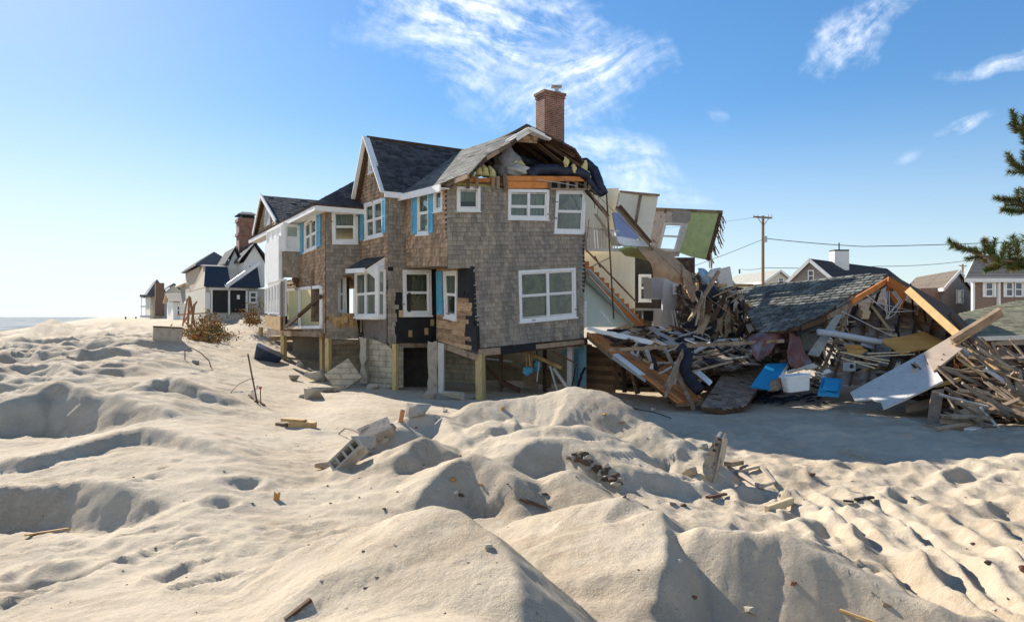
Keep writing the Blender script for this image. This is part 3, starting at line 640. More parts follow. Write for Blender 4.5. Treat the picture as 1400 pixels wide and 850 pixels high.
def qbar(mb, pl, q, s0, s1, t0, t1, c0, c1, col=0.5, mi=0):
    p = [quadmap(q, *x) for x in ((s0, t0), (s1, t0), (s1, t1), (s0, t1))]
    mb.hexa([pl.to3(u, v, c0) for u, v in p] + [pl.to3(u, v, c1) for u, v in p], col, mi)
def window(pl, pq, parent, units=1, curtain=None, fw=0.09, muntin=(), sill=True, rail=0.5, proud=0.05, cut=1.0, name='window', glassy=True, drape=False):
    """casing board, sashes, panes; pq = photo corners tl,tr,br,bl of the outside of the casing. returns the hole outline"""
    q = [pl.puv(*x) for x in pq]
    W_ = (Vector(q[1]) - Vector(q[0])).length; H_ = (Vector(q[0]) - Vector(q[3])).length; a = fw / W_; b = fw / H_
    mb = MB()
    qbar(mb, pl, q, 0, a, 0, 1, -0.06, proud); qbar(mb, pl, q, 1 - a, 1, 0, 1, -0.06, proud)
    qbar(mb, pl, q, a, 1 - a, 1 - b, 1, -0.06, proud + 0.006); qbar(mb, pl, q, a, 1 - a, 0, b, -0.06, proud - 0.006)
    if sill: qbar(mb, pl, q, -0.02, 1.02, -0.035, 0, -0.01, proud + 0.04)
    fr = mb.build(name, white_paint, parent)
    iu = [(a + (1 - 2 * a) * k / units, a + (1 - 2 * a) * (k + 1) / units) for k in range(units)]
    sb = MB(); sw = 0.045 / W_; sh = 0.045 / H_; gl = MB()
    for k, (s0, s1) in enumerate(iu):
        if k: qbar(sb, pl, q, s0 - sw * 1.1, s0 + sw * 1.1, b, 1 - b, -0.05, proud - 0.012)
        tm = b + (1 - 2 * b) * rail
        for (t0, t1, cc) in ((b, tm, -0.035), (tm, 1 - b, -0.012)):
            qbar(sb, pl, q, s0, s0 + sw, t0, t1, cc - 0.02, cc + 0.02); qbar(sb, pl, q, s1 - sw, s1, t0, t1, cc - 0.02, cc + 0.02)
            qbar(sb, pl, q, s0 + sw, s1 - sw, t0, t0 + sh, cc - 0.022, cc + 0.018); qbar(sb, pl, q, s0 + sw, s1 - sw, t1 - sh, t1, cc - 0.022, cc + 0.018)
            for (nx, ny) in muntin:
                for i in range(1, nx): qbar(sb, pl, q, s0 + (s1 - s0) * i / nx - sw * .25, s0 + (s1 - s0) * i / nx + sw * .25, t0, t1, cc - 0.01, cc + 0.012)
                for i in range(1, ny): qbar(sb, pl, q, s0, s1, t0 + (t1 - t0) * i / ny - sh * .25, t0 + (t1 - t0) * i / ny + sh * .25, cc - 0.01, cc + 0.010)
            p = [quadmap(q, *x) for x in ((s0 + sw, t0 + sh), (s1 - sw, t0 + sh), (s1 - sw, t1 - sh), (s0 + sw, t1 - sh))]
            gl.hexa([pl.to3(u, v, cc - 0.003) for u, v in p] + [pl.to3(u, v, cc + 0.001) for u, v in p])
    sb.build('sash', white_paint, fr)
    if glassy: gl.build('pane', glass, fr)
    if curtain:
        cb = MB(); nseg = 26 if drape else 1
        for i in range(nseg):
            s0 = a + (1 - 2 * a) * i / nseg; s1 = a + (1 - 2 * a) * (i + 1) / nseg
            lo0 = b + (1 - cut) * (1 - 2 * b); lo1 = lo0
            if drape: lo0 += 0.12 * math.sin(i * 0.9) * (1 - cut + .05) + .06 * math.sin(i * 2.3); lo1 += 0.12 * math.sin((i + 1) * 0.9) * (1 - cut + .05) + .06 * math.sin((i + 1) * 2.3)
            w0 = 0.025 * math.sin(i * 1.9) if drape else 0; w1 = 0.025 * math.sin((i + 1) * 1.9) if drape else 0
            A_ = quadmap(q, s0, max(lo0, b)); B_ = quadmap(q, s1, max(lo1, b)); C_ = quadmap(q, s1, 1 - b); D_ = quadmap(q, s0, 1 - b)
            cb.hexa([pl.to3(*A_, -0.13 + w0), pl.to3(*B_, -0.13 + w1), pl.to3(*C_, -0.13 + w1), pl.to3(*D_, -0.13 + w0)] + [pl.to3(*A_, -0.10 + w0), pl.to3(*B_, -0.10 + w1), pl.to3(*C_, -0.10 + w1), pl.to3(*D_, -0.10 + w0)])
        cb.build('curtain', curtain, fr)
    return inset(q, fw * 0.75)
def shutter(pl, pq, parent, m=None, label=None, name='shutter'):
    q = [pl.puv(*x) for x in pq]; mb = MB()
    qbar(mb, pl, q, 0, 1, 0, 1, 0.03, 0.055)
    for s0, s1, t0, t1 in ((0, .16, 0, 1), (.84, 1, 0, 1), (.16, .84, 0, .06), (.16, .84, .94, 1), (.16, .84, .46, .53)): qbar(mb, pl, q, s0, s1, t0, t1, 0.056, 0.075)
    for k in range(1, 12):
        if k != 6: qbar(mb, pl, q, .18, .82, .06 + k * .0733 - .02, .06 + k * .0733 + .012, 0.054, 0.066)
    o = mb.build(name, m or blue_paint, parent)
    if label: o['label'] = label
    return o
def slabpix(name, pl, pix, m, parent, c0=0.0, c1=-0.1, label=None, col=0.5):
    mb = MB(); slab(mb, pl, [pl.puv(*q) for q in pix], (), c0, c1, col); o = mb.build(name, m, parent)
    if label: o['label'] = label
    return o
def rag(pts, n=6, amp=0.04, closed=True):
    """roughens an outline with random teeth"""
    out = []
    for k in range(len(pts) if closed else len(pts) - 1):
        a = Vector(pts[k]); b = Vector(pts[(k + 1) % len(pts)])
        for i in range(n):
            q = a.lerp(b, i / n)
            if i: q += Vector([random.uniform(-amp, amp) for _ in range(len(q))])
            out.append(tuple(q))
    return out
# ---------------------------------------------------------------- the damaged shingled house
AX, AY = -2.04, 21.6                                   # front left corner of the upper storey
def Hp(a, b, z): return Vector((AX, AY, 0)) + E1 * a + E2 * b + Vector((0, 0, CZ + z))
F = VPlane(AX, AY, E1, 3.6)                            # front, towards the camera
S1 = VPlane(AX, AY, -E2, -4.0)                         # upper bay, seaward
p3 = S1.pix(555, 300); R1 = VPlane(p3.x, p3.y, E1, 1.0)
p2 = R1.pix(531, 300); G = VPlane(p2.x, p2.y, -E2, -1.5)      # gable wall, seaward
p1 = G.pix(493, 300); W1 = VPlane(p1.x, p1.y, E1, 0.5)        # wing end wall
p0 = W1.pix(445, 300); WS = VPlane(p0.x, p0.y, -E2, 0)        # wing, seaward
q4 = F.pix(650, 400); LS = VPlane(q4.x, q4.y, -E2, -3.0)      # lower storey, seaward
def ab(p): q = Vector((p.x - AX, p.y - AY, 0)); return q.dot(E1), q.dot(E2)
aP3, bP3 = ab(p3); aP2, bP2 = ab(p2); aP1, bP1 = ab(p1); aP0, bP0 = ab(p0); aQ4, _ = ab(q4)
pf = WS.pix(363, 300); aPF, bPF = ab(pf); aR, _ = ab(F.pix(799, 300))
print('PLAN', [round(x, 2) for x in (bP3, aP2, bP1, aP0, bPF, aQ4, aR)])
base0 = Hp(2.5, 4, -2.6)
house = empty('shingled_house', (base0.x, base0.y, 2.4), 'large storm-wrecked grey-brown shingled beach house on posts with brick chimney and open torn side', 'house')
# --- front wall, upper and lower storeys, with its windows
hF = [window(F, [(624, 255.5), (656, 256), (656, 289.5), (624, 289)], house, 1, curt_g, 0.10, cut=0.6, rail=0.02),
      window(F, [(694, 259), (750, 259.5), (749, 301), (694, 300)], house, 2, curt_g, 0.10, cut=1, rail=0.42),
      window(F, [(760, 259.5), (801, 260), (798, 319), (757, 318)], house, 1, curt_y, 0.10, cut=1, drape=True),
      window(F, [(708, 370), (786, 366), (787, 433), (710, 440)], house, 2, curt_y, 0.10, cut=1)]
wall('front_wall', F, [(611, 257), (799, 258), (798, 459), (770, 463), (736, 467), (700, 471), (652, 476), (649, 440), (647, 396), (646, 364), (612, 364), (611, 300)], cedar_shade_tone, house, hF, 0.145, wid=(0.09, 0.21),
     label='weathered shingle wall in grey shade tone facing the camera')
slabpix('shingle_tatters', F, [(640, 364), (648, 364), (652, 440), (653, 478), (648, 470), (650, 450), (643, 436), (648, 420), (641, 398)], tar, house, 0.035, 0.005)
# --- upper bay, seaward side
hS = [window(S1, [(571, 264), (588, 259), (588, 320), (571, 321)], house, 1, curt_w, 0.10), window(S1, [(594, 259), (606, 257), (606, 289), (594, 291)], house, 1, curt_b, 0.09, rail=0.02)]
wall('bay_wall', S1, [(555, 264), (612, 254), (612, 364), (556, 362)], cedar_sun_tone, house, hS, 0.15, umax=0.0, label='sunlit brown shingle wall of the upper bay')
shutter(S1, [(565, 266), (572, 264), (572, 320), (565, 320)], house); shutter(S1, [(588, 261), (594, 260), (594, 318), (588, 319)], house)
mb = MB(); mb.prism([Hp(0, 0, 1.62), Hp(aQ4 + .0, 0, 1.66), Hp(aQ4, bP3, 1.75), Hp(0, bP3, 1.75)], (0, 0, 0.12)); mb.build('bay_floor', wood_old, house)
# --- small return wall and shingled corner down to the ground storey
hL1 = [window(R1, [(550, 369), (589, 369), (590, 431), (551, 431)], house, 1, curt_y, 0.12, cut=0.62, drape=True)]
wall('return_wall', R1, [(531, 262), (556, 262), (556, 361), (600, 361), (601, 470), (575, 470), (568, 478), (548, 472), (541, 480), (530, 470)], cedar_shade_tone, house, hL1, 0.15,
     miss=[[(588, 368), (603, 368), (603, 480), (586, 480)], [(541, 432), (600, 432), (600, 480), (541, 480)], [(541, 400), (551, 398), (551, 470), (541, 470)]], label='shaded shingle wall with black tar paper torn open below its window')
# --- lower storey, seaward side: bare planks, blue shutter, skewed window
hL = [window(LS, [(607, 371), (626, 370), (625, 437), (609, 433)], house, 1, curt_w, 0.11, cut=0.55, drape=True)]
mb = MB(); poly = [LS.puv(*q) for q in [(597, 362), (648, 364), (652, 480), (625, 474), (597, 466)]]
slab(mb, LS, poly, hL, 0, -0.12, 0.5, 1); courses(mb, LS, poly, hL, 0.14, (0.5, 1.4), 0.012, 0.002, 0, [[LS.puv(*q) for q in [(628, 364), (648, 364), (650, 480), (640, 478), (636, 410), (627, 405)]]], 0.004, 0.05)
mb.build('plank_wall', [mat('bare_sheathing', (0.42, 0.27, 0.15), 0.9, 0.35, 5, (1, 1, 4), 0.3, 20, shade=0.4, col2=(0.26, 0.17, 0.10)), tar], house)['label'] = 'bare orange plank wall stripped of its shingles'
shutter(LS, [(598.5, 371), (606, 371), (607, 430), (599.5, 430)], house)
# --- gable wall facing the sea
hG = [window(G, [(499, 279), (524, 271), (525, 322), (500, 328)], house, 2, curt_w, 0.10), window(G, [(505, 207), (511, 203), (511, 236), (505, 239)], house, 1, None, 0.07)]
wall('gable_wall', G, [(494, 268), (494, 240), (509, 191), (530, 262), (531, 300), (531, 470), (521, 468), (493, 452)], cedar_sun_tone, house, umax=0.0, course=0.14, holes=hG + [[G.puv(*q) for q in [(497, 372), (527, 372), (527, 432), (497, 430)]]], wid=(.1, .22),
     miss=[[(494, 432), (531, 432), (531, 475), (494, 470)]], label='sun-toned brown shingle gable wall facing the sea')
shutter(G, [(494.5, 287), (498, 286), (498, 328), (494.5, 329)], house); shutter(G, [(525, 272), (529, 271), (529, 318), (525, 320)], house)
# --- wing end wall
hW = [window(W1, [(453, 287), (489, 287), (489, 333), (454, 333)], house, 1, curt_w, 0.13, cut=0.45, drape=True)]
ar = [W1.puv(*q) for q in [(461, 428), (461, 392), (464, 382), (469, 377), (475, 375), (480, 377), (486, 384), (491, 398), (491, 428)]]
wall('wing_end_wall', W1, [(445, 285), (494, 285), (494, 462), (480, 463), (446, 463)], cedar_shade_tone, house, hW + [ar], 0.145, miss=[[(448, 432), (492, 425), (494, 447), (450, 446)]], label='shaded wing end wall with an arched porch opening', base=wood_new)
window(VPlane(*(W1.o - W1.n * 0.35).to_tuple()[:2], E1, 0), [(461, 376), (473, 376), (474, 428), (461, 428)], house, 1, curt_w, 0.09, name='porch_window')
# --- wing, seaward wall
hV = [window(WS, [(417, 305), (434, 294), (434, 339), (417, 346)], house, 2, curt_w, 0.10), ]
opn = [WS.puv(*q) for q in [(389, 398), (438, 393), (438, 446), (389, 448)]]
wall('wing_wall', WS, [(400, 330), (400, 320), (445, 285), (446, 455), (384, 455), (384, 398), (366, 400), (366, 384), (400, 384)], cedar_sun_tone, house, [opn] + hV, 0.14, umax=0.0, label='sunlit brown shingle wall of the wing')
mb = MB()
for (a, b) in (((388, 396), (388, 449)), ((439, 391), (439, 449)), ((388, 397), (439, 392)), ((388, 448), (440, 447)), ((410, 395), (410, 448))):
    mb.beam(WS.pix(*a, 0.06), WS.pix(*b, 0.06), 0.12, 0.12)
mb.build('porch_opening_frame', white_paint, house)
mb = MB(); mb.prism([WS.pix(384, 400, -3.2), WS.pix(446, 382, -3.2), WS.pix(446, 452, -3.2), WS.pix(384, 452, -3.2)], E1 * 0.1); mb.build('porch_back_wall', mat('yellow_room', (0.72, 0.60, 0.30), 0.9, 0.1), house)
mb = MB(); mb.beam(WS.pix(391, 447, 0.12), WS.pix(439, 405, 0.12), 0.09, 0.14); mb.build('brace', wood_dark, house)['label'] = 'diagonal dark timber brace across the porch opening'
shutter(WS, [(411, 308), (416, 305), (416, 347), (411, 350)], house); shutter(WS, [(435, 294), (440, 291), (440, 336), (435, 339)], house)
# upper bay of the wing: white window box over shingled skirt
bw = 0.75
pb = WS.pix(412, 340); ba, bb = ab(pb); pc = WS.pix(385, 340); ca, cb_ = ab(pc)
B1 = VPlane(*(pb + WS.n * bw).to_tuple()[:2], E1, 0)      # bay's side facing the camera
BS = VPlane(*(pb + WS.n * bw).to_tuple()[:2], -E2, 0)
bx = lambda mbx, a0, a1, b0, b1, z0, z1, col=0.5: mbx.hexa([Hp(a0, b0, z0), Hp(a1, b0, z0), Hp(a1, b1, z0), Hp(a0, b1, z0), Hp(a0, b0, z1), Hp(a1, b0, z1), Hp(a1, b1, z1), Hp(a0, b1, z1)], col)
Yb = B1.o.y; zz = lambda py, Y: (HY - py) / FP * Y
mb = MB(); bx(mb, ba - bw, ba - .02, bb + .03, bb + 3.4, zz(344, Yb), zz(304, Yb)); mb.build('bay_box', white_paint, house)
Z = lambda pl, px, py: pl.pix(px, py).z - CZ
u0 = B1.uv(Hp(ba - bw, bb, 0)); wq = lambda pl, a0, a1, z0, z1: [(a0, z1), (a1, z1), (a1, z0), (a0, z0)]
def window_uv(pl, q, *a, **k):
    """window given by uv corners"""
    class T(VPlane):
        def __init__(s): s.__dict__.update(pl.__dict__)
        def puv(s, u, v): return (u, v)
    return window(T(), q, *a, **k)
z0_, z1_ = zz(342, Yb), zz(306, Yb)
window_uv(B1, wq(B1, 0.05, bw - 0.05, z0_, z1_), house, 1, curt_b, 0.08, name='bay_window')
window_uv(BS, wq(BS, -3.2, -0.15, z0_, z1_), house, 3, curt_w, 0.08, name='bay_window')
mb = MB()
for pl, uA, uB in ((B1, 0, bw), (BS, -3.4, 0)):
    poly = [(uA, zz(379, Yb)), (uB, zz(379, Yb)), (uB, zz(344, Yb)), (uA, zz(344, Yb))]; slab(mb, pl, poly, (), 0, -0.1, 0.5, 1); courses(mb, pl, poly, (), 0.15, c=0.002)
mb.build('bay_skirt', [cedar_shade_tone, wood_old], house)
# --- far white corner of the wing with sun porch windows
SP = VPlane(*(pf + WS.n * 0.9).to_tuple()[:2], -E2, 0)
def strip(name, pl, pix, m, c0, c1, parent=None, label=None): return slabpix(name, pl, pix, m, parent or house, c0, c1, label)
strip('white_corner_panel', SP, [(362, 335), (381, 322), (381, 383), (363, 388)], white_paint, 0, -0.2)
EP = VPlane(*SP.pix(382, 350).to_tuple()[:2], E1, 0)
strip('porch_end_panel', SP, [(362, 388), (384, 381), (384, 432), (363, 430)], white_paint, -0.1, -0.25)
for k in range(5):
    x0 = 363.5 + k * 4.0; window(SP, [(x0, 394 - k * 1.6), (x0 + 3.6, 393 - k * 1.6), (x0 + 3.6, 428 + k * .3), (x0, 428 + k * .3)], house, 1, None, 0.05, name='sun_porch_window', rail=0.45, sill=False)
strip('sheathing_band', SP, [(363, 431), (384, 433), (384, 452), (364, 446)], wood_new, 0.03, -0.1)
EP2 = VPlane(*SP.pix(384, 440).to_tuple()[:2], E1, 0)
strip('porch_side', EP2, [(384, 384), (390, 384), (390, 450), (384, 452)], cedar_shade_tone, 0, -0.1)
# --- eaves: wing
eC = Hp(aP0 - 0.55, bP0 - 0.55, 0); EY = eC.y
zE = zz(279.5, EY); zEv = zE
def er(b): return Hp(aP0 - 0.55, b, 0)
mb = MB()
bE = bPF + 1.6
mb.hexa([Hp(aP0 - .55, bP0 - .55, zE - .22), Hp(aP0 - .5, bP0 - .55, zE - .22), Hp(aP0 - .5, bE, zE - .22), Hp(aP0 - .55, bE, zE - .22)] + [Hp(aP0 - .55, bP0 - .55, zE), Hp(aP0 - .5, bP0 - .55, zE), Hp(aP0 - .5, bE, zE), Hp(aP0 - .55, bE, zE)])
mb.hexa([Hp(aP0 - .5, bP0 - .55, zE - .22), Hp(aP1 - .0, bP0 - .55, zE - .22), Hp(aP1, bP0 - .5, zE - .22), Hp(aP0 - .5, bP0 - .5, zE - .22)] + [Hp(aP0 - .5, bP0 - .55, zE), Hp(aP1, bP0 - .55, zE), Hp(aP1, bP0 - .5, zE), Hp(aP0 - .5, bP0 - .5, zE)])
mb.prism([Hp(aP0 - .5, bP0 - .5, zE - .17), Hp(aP1 + .1, bP0 - .5, zE - .17), Hp(aP1 + .1, bP0 + .05, zE - .17), Hp(aP0 + .05, bP0 + .05, zE - .17), Hp(aP0 + .05, bE, zE - .17), Hp(aP0 - .5, bE, zE - .17)], (0, 0, 0.03))
mb.build('eave_trim', white_paint, house)
# roof builder: shingled slab on a free plane, outline as 3D points (first two = eave, left to right)
def roof(name, pts, m, parent, course=0.14, wid=(0.25, 0.36), th=0.10, label=None, under=None, jit=0.006, missp=0.0, st=0.014):
    pl = FreePlane(pts[0], pts[1], pts[2])
    if pl.n.z < 0: pl.n = -pl.n
    poly = [pl.uv(Vector(p)) for p in pts]; mb = MB(); slab(mb, pl, poly, (), 0, -th, 0.5, 1)
    courses(mb, pl, poly, (), course, wid, st, 0.002, 0, (), jit, missp, 0.02)
    o = mb.build(name, [m, under or wood_dark], parent)
    if label: o['label'] = label
    return o
# wing roof: hip end and seaward slope
zR = zE + 1.62
aRg = aP1 + 0.55
roof('wing_hip_roof', [Hp(aP0 - .58, bP0 - .58, zE + .01), Hp(aRg, bP0 - .58, zE + .01), Hp(aRg, bP0 + 1.8, zR)], asphalt, house)
roof('wing_roof', [Hp(aP0 - .58, bE, zE + .01), Hp(aP0 - .58, bP0 - .56, zE + .01), Hp(aRg, bP0 + 1.8, zR), Hp(aRg, bE, zR)], asphalt, house)
# dormer gable over the wing with an arched window
def dorm_pt(px, py): return WS.pix(px, py, 0.1)
DG = VPlane(*(WS.o + WS.n * 0.12).to_tuple()[:2], -E2, 0)
apx = DG.pix(364, 268); dl = DG.pix(352, 321); dr = DG.pix(384, 303)
wall('dormer_wall', DG, [(353, 320), (364, 271), (384, 303)], cedar_sun_tone, house, (), 0.14)
ridge_e = apx + E1 * 4.2; er_ = dr + E1 * 4.2; el_ = dl + E1 * 4.2
roof('dormer_roof', [dr + WS.n * .2 - E2 * .1, dr + E1 * 3.4 - E2 * .1, ridge_e, apx + WS.n * .25], asphalt, house)
roof('dormer_roof', [dl + E1 * 3.4, dl + WS.n * .2, apx + WS.n * .25, ridge_e], asphalt, house)
mb = MB(); mb.beam(dr + WS.n * .24, apx + WS.n * .27, 0.06, 0.2); mb.beam(dl + WS.n * .24, apx + WS.n * .27, 0.06, 0.2); mb.build('dormer_rake', white_paint, house)
mb = MB(); cen = DG.pix(366.5, 309, 0.03); 
def archpts(w_, h_, c=0.0, n=10):
    o = [(-w_, 0)] + [(-w_ * math.cos(math.pi * i / n), h_ + w_ * 1.25 * math.sin(math.pi * i / n)) for i in range(n + 1)] + [(w_, 0)]
    return [cen + DG.u * a_ + Vector((0, 0, b_)) + DG.n * c for a_, b_ in o]
mb.prism(archpts(.62, 0.22), DG.n * 0.05); mb.build('arched_window', white_paint, house)
mb = MB(); mb.prism(archpts(.46, 0.24, .052), DG.n * 0.01); mb.build('arched_pane', curt_w, house)
# --- gable roof over the middle block
bRg = (bP2 + bP1) / 2
Gp = G.pix(509, 187); gA, gB = ab(Gp); zG = Gp.z - CZ
zC = zz(264, p2.y)
zEV = zC
def mid_roof():
    zL = zC
    ov = 0.25
    roof('main_roof', [Hp(aP2 - .22, bP2 - ov, zL), Hp(aP3 + 0.3, bP3 - ov, zL + .02), Hp(3.2, gB, zG - .02), Hp(aP2 - .22, gB, zG)], asphalt, house, label='dark steep roof slope with sagging ridge over the gable')
    roof('main_roof', [Hp(3.6, bP1 + .3, zL - .2), Hp(aP2 - .22, bP1 + .3, zL - .2), Hp(aP2 - .22, gB, zG), Hp(3.6, gB, zG)], asphalt, house)
    mb = MB()
    mb.beam(Hp(aP2 - .25, bP2 - .2, zL - .02), Hp(aP2 - .25, gB, zG - .04), 0.05, 0.24, up=E1); mb.beam(Hp(aP2 - .25, bP1 + .3, zL - .22), Hp(aP2 - .25, gB, zG - .04), 0.05, 0.24, up=E1)
    mb.beam(Hp(aP2 - .24, bP2 - .27, zL - .1), Hp(aP3, bP3 - .27, zL - .1), 0.05, 0.2)
    mb.build('rake_board', white_paint, house)
mid_roof()
# --- front gable roof: seaward slope (lighter, faded) with torn front edge
rk = F.pix(721, 173); rA, rB = ab(rk); zP = rk.z - CZ
zE4 = zz(253, AY - 0.1)
ov = 0.28
slope_z = lambda a: zE4 + (zP - zE4) * (a + ov) / (rA + ov)
edge = []
for px, py in ((603, 250), (622, 241), (640, 234), (652, 222), (664, 211), (682, 200), (696, 192), (712, 179)):
    # the torn edge steps back from the front plane: find b on the slope for this pixel
    d = Vector(((px - CX) / FP, 1, (HY - py) / FP)); nrm = (Hp(rA, 0, zP) - Hp(-ov, 0, zE4)).cross(E2); e = Vector((0, 0, CZ))
    tt = (Hp(-ov, 0, zE4) - e).dot(nrm) / d.dot(nrm); edge.append(e + d * tt)
sag = 0.33
front_l = [Hp(-ov, bP3 + .2, zE4 + .22), Hp(-ov, ab(edge[0])[1], zE4)] + edge[1:] + [Hp(rA, -.12, zP), Hp(rA, bRg, zG - .05), Hp(2.2, bRg - .3, zG - .5)]
fl = FreePlane(front_l[0], front_l[1], Hp(rA, 1.6, zP))
front_l = [fl.to3(*fl.uv(p)) for p in front_l]
roof('front_roof_slope', front_l, asphalt_old, house, 0.16, (0.28, 0.45), label='faded grey front roof slope with torn ragged edge')
mb = MB()
mb.beam(Hp(-ov - .02, bP3 + .1, zE4 + .1), Hp(-ov - .02, -.1, zE4 - .12), 0.05, 0.22); mb.prism([Hp(-ov, bP3, zE4 + .1), Hp(-ov, -.1, zE4 - .13), Hp(0.02, -.1, zE4 - .13), Hp(.02, bP3, zE4 + .1)], (0, 0, .03))
mb.build('bay_fascia', white_paint, house)
# rafters below the torn edge
mb = MB()
for i in range(len(edge) - 1): mb.beam(edge[i] - Vector((0, 0, .16)), edge[i + 1] - Vector((0, 0, .16)), 0.05, 0.13, col=random.random())
mb.build('broken_rafter', wood_old, house)
# little gable with white trim at the peak
def fp(px, py, c=0.15): return F.pix(px, py, c)
mb = MB(); mb.beam(fp(692, 193, .3), fp(721, 176, .3), 0.06, 0.16, up=F.n); mb.beam(fp(721, 176, .3), fp(752, 191, .3), 0.06, 0.16, up=F.n); mb.prism([fp(693, 194, .0), fp(721, 176, .0), fp(752, 192, .0), fp(745, 192, .0), fp(721, 183, .0), fp(702, 195, .0)], F.n * .26)
mb.build('peak_trim', white_paint, house)
wall('peak_wall', F, [(704, 194), (721, 183), (741, 192), (738, 194)], cedar_sun_tone, house, (), 0.12)
# right slope, folded down and torn
rs = [fp(721, 173, .2), fp(760, 192, .3), fp(786, 206, .2), fp(797, 222, .1), fp(806, 250, 0), fp(812, 262, -.3)]
bk = [Hp(rA, 5.0, zP), Hp(rA + 1.2, 5.0, zP - .6), Hp(rA + 2.1, 5.0, zP - 1.05), Hp(rA + 2.5, 4.6, zP - 1.4), Hp(rA + 2.8, 4.0, zP - 2.0), Hp(rA + 2.9, 3.6, zP - 2.4)]
mb = MB()
for i in range(5):
    pts = [rs[i], rs[i + 1], bk[i + 1], bk[i]]
    mb.prism(pts, (0.02, 0.02, 0.07), 0.5, 1)
    pl = FreePlane(rs[i + 1] + Vector((0, 0, .08)), bk[i + 1] + Vector((0, 0, .08)), rs[i] + Vector((0, 0, .08)))
    if pl.n.z < 0: pl.n = -pl.n
    courses(mb, pl, [pl.uv(q + Vector((0.02, 0.02, 0.08))) for q in (rs[i + 1], bk[i + 1], bk[i], rs[i])], (), 0.15, (.25, .4), 0.014)
mb.build('folded_roof_slope', [asphalt, wood_dark], house)['label'] = 'broken right roof slope sagging over the open attic'
mb = MB()
for k in range(7):
    b_ = 0.4 + k * 0.6; mb.beam(Hp(rA, b_, zP - .12), Hp(0, b_, zE4 + .05), 0.05, 0.14, col=random.random()); mb.beam(Hp(rA, b_, zP - .12), Hp(rA + 2.0, b_, zP - 1.15), 0.05, 0.14, col=random.random())
mb.build('rafters', wood_dark, house)
for a_, b_, w_ in (((745, 196), (800, 232), .12), ((735, 196), (792, 240), .05), ((752, 193), (786, 214), .16)):
    mb = MB(); mb.beam(fp(*a_, -.25), fp(*b_, .05), 0.05, w_); mb.build('hanging_rafter', wood_dark, house)
# attic floor, storey floors, back and inner walls
fl_ = lambda name, outline, z, th, m: (lambda mbx: (mbx.prism([Hp(a_, b_, z) for a_, b_ in outline], (0, 0, th)), mbx.build(name, m, house)))(MB())
blk = [(0.15, 0.1), (aR - .05, 0.1), (aR - .05, bP1 + .2), (aP1 + 0.1, bP1 + .2), (aP1 + .1, bP2 + .15), (0.15, bP2 + .15)]
fl_('attic_floor', blk, zC - .05, 0.1, wood_old); fl_('upper_floor', [(aP2 + .15 if a_ < 0 else a_, b_) for a_, b_ in blk], 1.8, 0.15, wood_old)
lo = [(aQ4 + .1, 0.1), (aR - .05, 0.1), (aR - .05, bP1), (aP2 + .1, bP1), (aP2 + .1, bP2 + .15), (aQ4 + .1, bP2 + .15)]
fl_('ground_floor', lo, -1.05, 0.18, wood_dark)
mb = MB(); mb.prism([Hp(aP2, bP1 + .2, -1), Hp(aR, bP1 + .2, -1), Hp(aR, bP1 + .2, zC), Hp(aP2, bP1 + .2, zC)], E2 * .12); mb.prism([Hp(aR - .1, .1, -.9), Hp(aR - .1, 2.6, -.9), Hp(aR - .1, 2.6, zC - .1), Hp(aR - .1, .1, zC - .1)], E1 * .1)
mb.prism([Hp(1.2, 2.4, -.9), Hp(aR - .1, 2.4, -.9), Hp(aR - .1, 2.4, zC - .1), Hp(1.2, 2.4, zC - .1)], E2 * .1); mb.build('inner_wall', plaster, house)
wf = [(aP0 + .1, bP0 + .1), (aP1 + 3.2, bP0 + .1), (aP1 + 3.2, bPF), (aP0 + .1, bPF)]
fl_('wing_upper_floor', wf, 1.55, .15, wood_old); fl_('wing_ceiling', wf, zE - .12, .08, plaster); fl_('wing_floor', [(a_, b_) for a_, b_ in wf], -0.75, .15, wood_old)
mb = MB(); mb.prism([Hp(aP1 + 3.3, bP0, -.8), Hp(aP1 + 3.3, bPF, -.8), Hp(aP1 + 3.3, bPF, zE), Hp(aP1 + 3.3, bP0, zE)], E1 * .1); mb.build('wing_inner_wall', plaster, house)
# porch canopy and white bay window on the gable wall
cz_ = lambda px, py, c: G.pix(px, py, c)
c0, c1 = cz_(486, 372, 0.0), cz_(531, 358, 0.0)
f0, f1 = cz_(497, 372, 0), cz_(531, 372, 0)
A_ = G.pix(527, 354, 0); B_ = G.pix(500, 362, 0)
roof('canopy_roof', [B_ + G.n * .75 + Vector((0, 0, -.18)), A_ + G.n * .75 + Vector((0, 0, -.34)), A_ + Vector((0, 0, .1)), B_ + Vector((0, 0, .1))], asphalt, house, th=.06)
mb = MB(); mb.beam(B_ + G.n * .77 + Vector((0, 0, -.27)), A_ + G.n * .77 + Vector((0, 0, -.43)), 0.05, 0.16); mb.prism([A_ + G.n * .75 + Vector((0, 0, -.42)), A_ + Vector((0, 0, .08)), A_ + Vector((0, 0, -.9)), A_ + G.n * .25 + Vector((0, 0, -.8))], E2 * .06)
mb.build('canopy_trim', white_paint, house)
bo = G.n * 0.34; b0_ = G.pix(498, 400); b1_ = G.pix(528, 400)
mb = MB(); zl, zh = zz(433, b1_.y), zz(368, b1_.y)
P_ = lambda q, z: Vector((q.x, q.y, CZ + z))
for z_a, z_b in ((zl - .1, zl), (zh, zh + .1)): mb = MB(); mb.hexa([P_(b0_, z_a), P_(b1_, z_a), P_(b1_ + bo, z_a), P_(b0_ + bo, z_a), P_(b0_, z_b), P_(b1_, z_b), P_(b1_ + bo, z_b), P_(b0_ + bo, z_b)]); mb.build('bay_window_box', white_paint, house)
N1 = VPlane(*(b1_ + bo).to_tuple()[:2], -E2, 0); N2 = VPlane(*(b1_ + bo).to_tuple()[:2], E1, 0); Lw = (b1_ - b0_).length
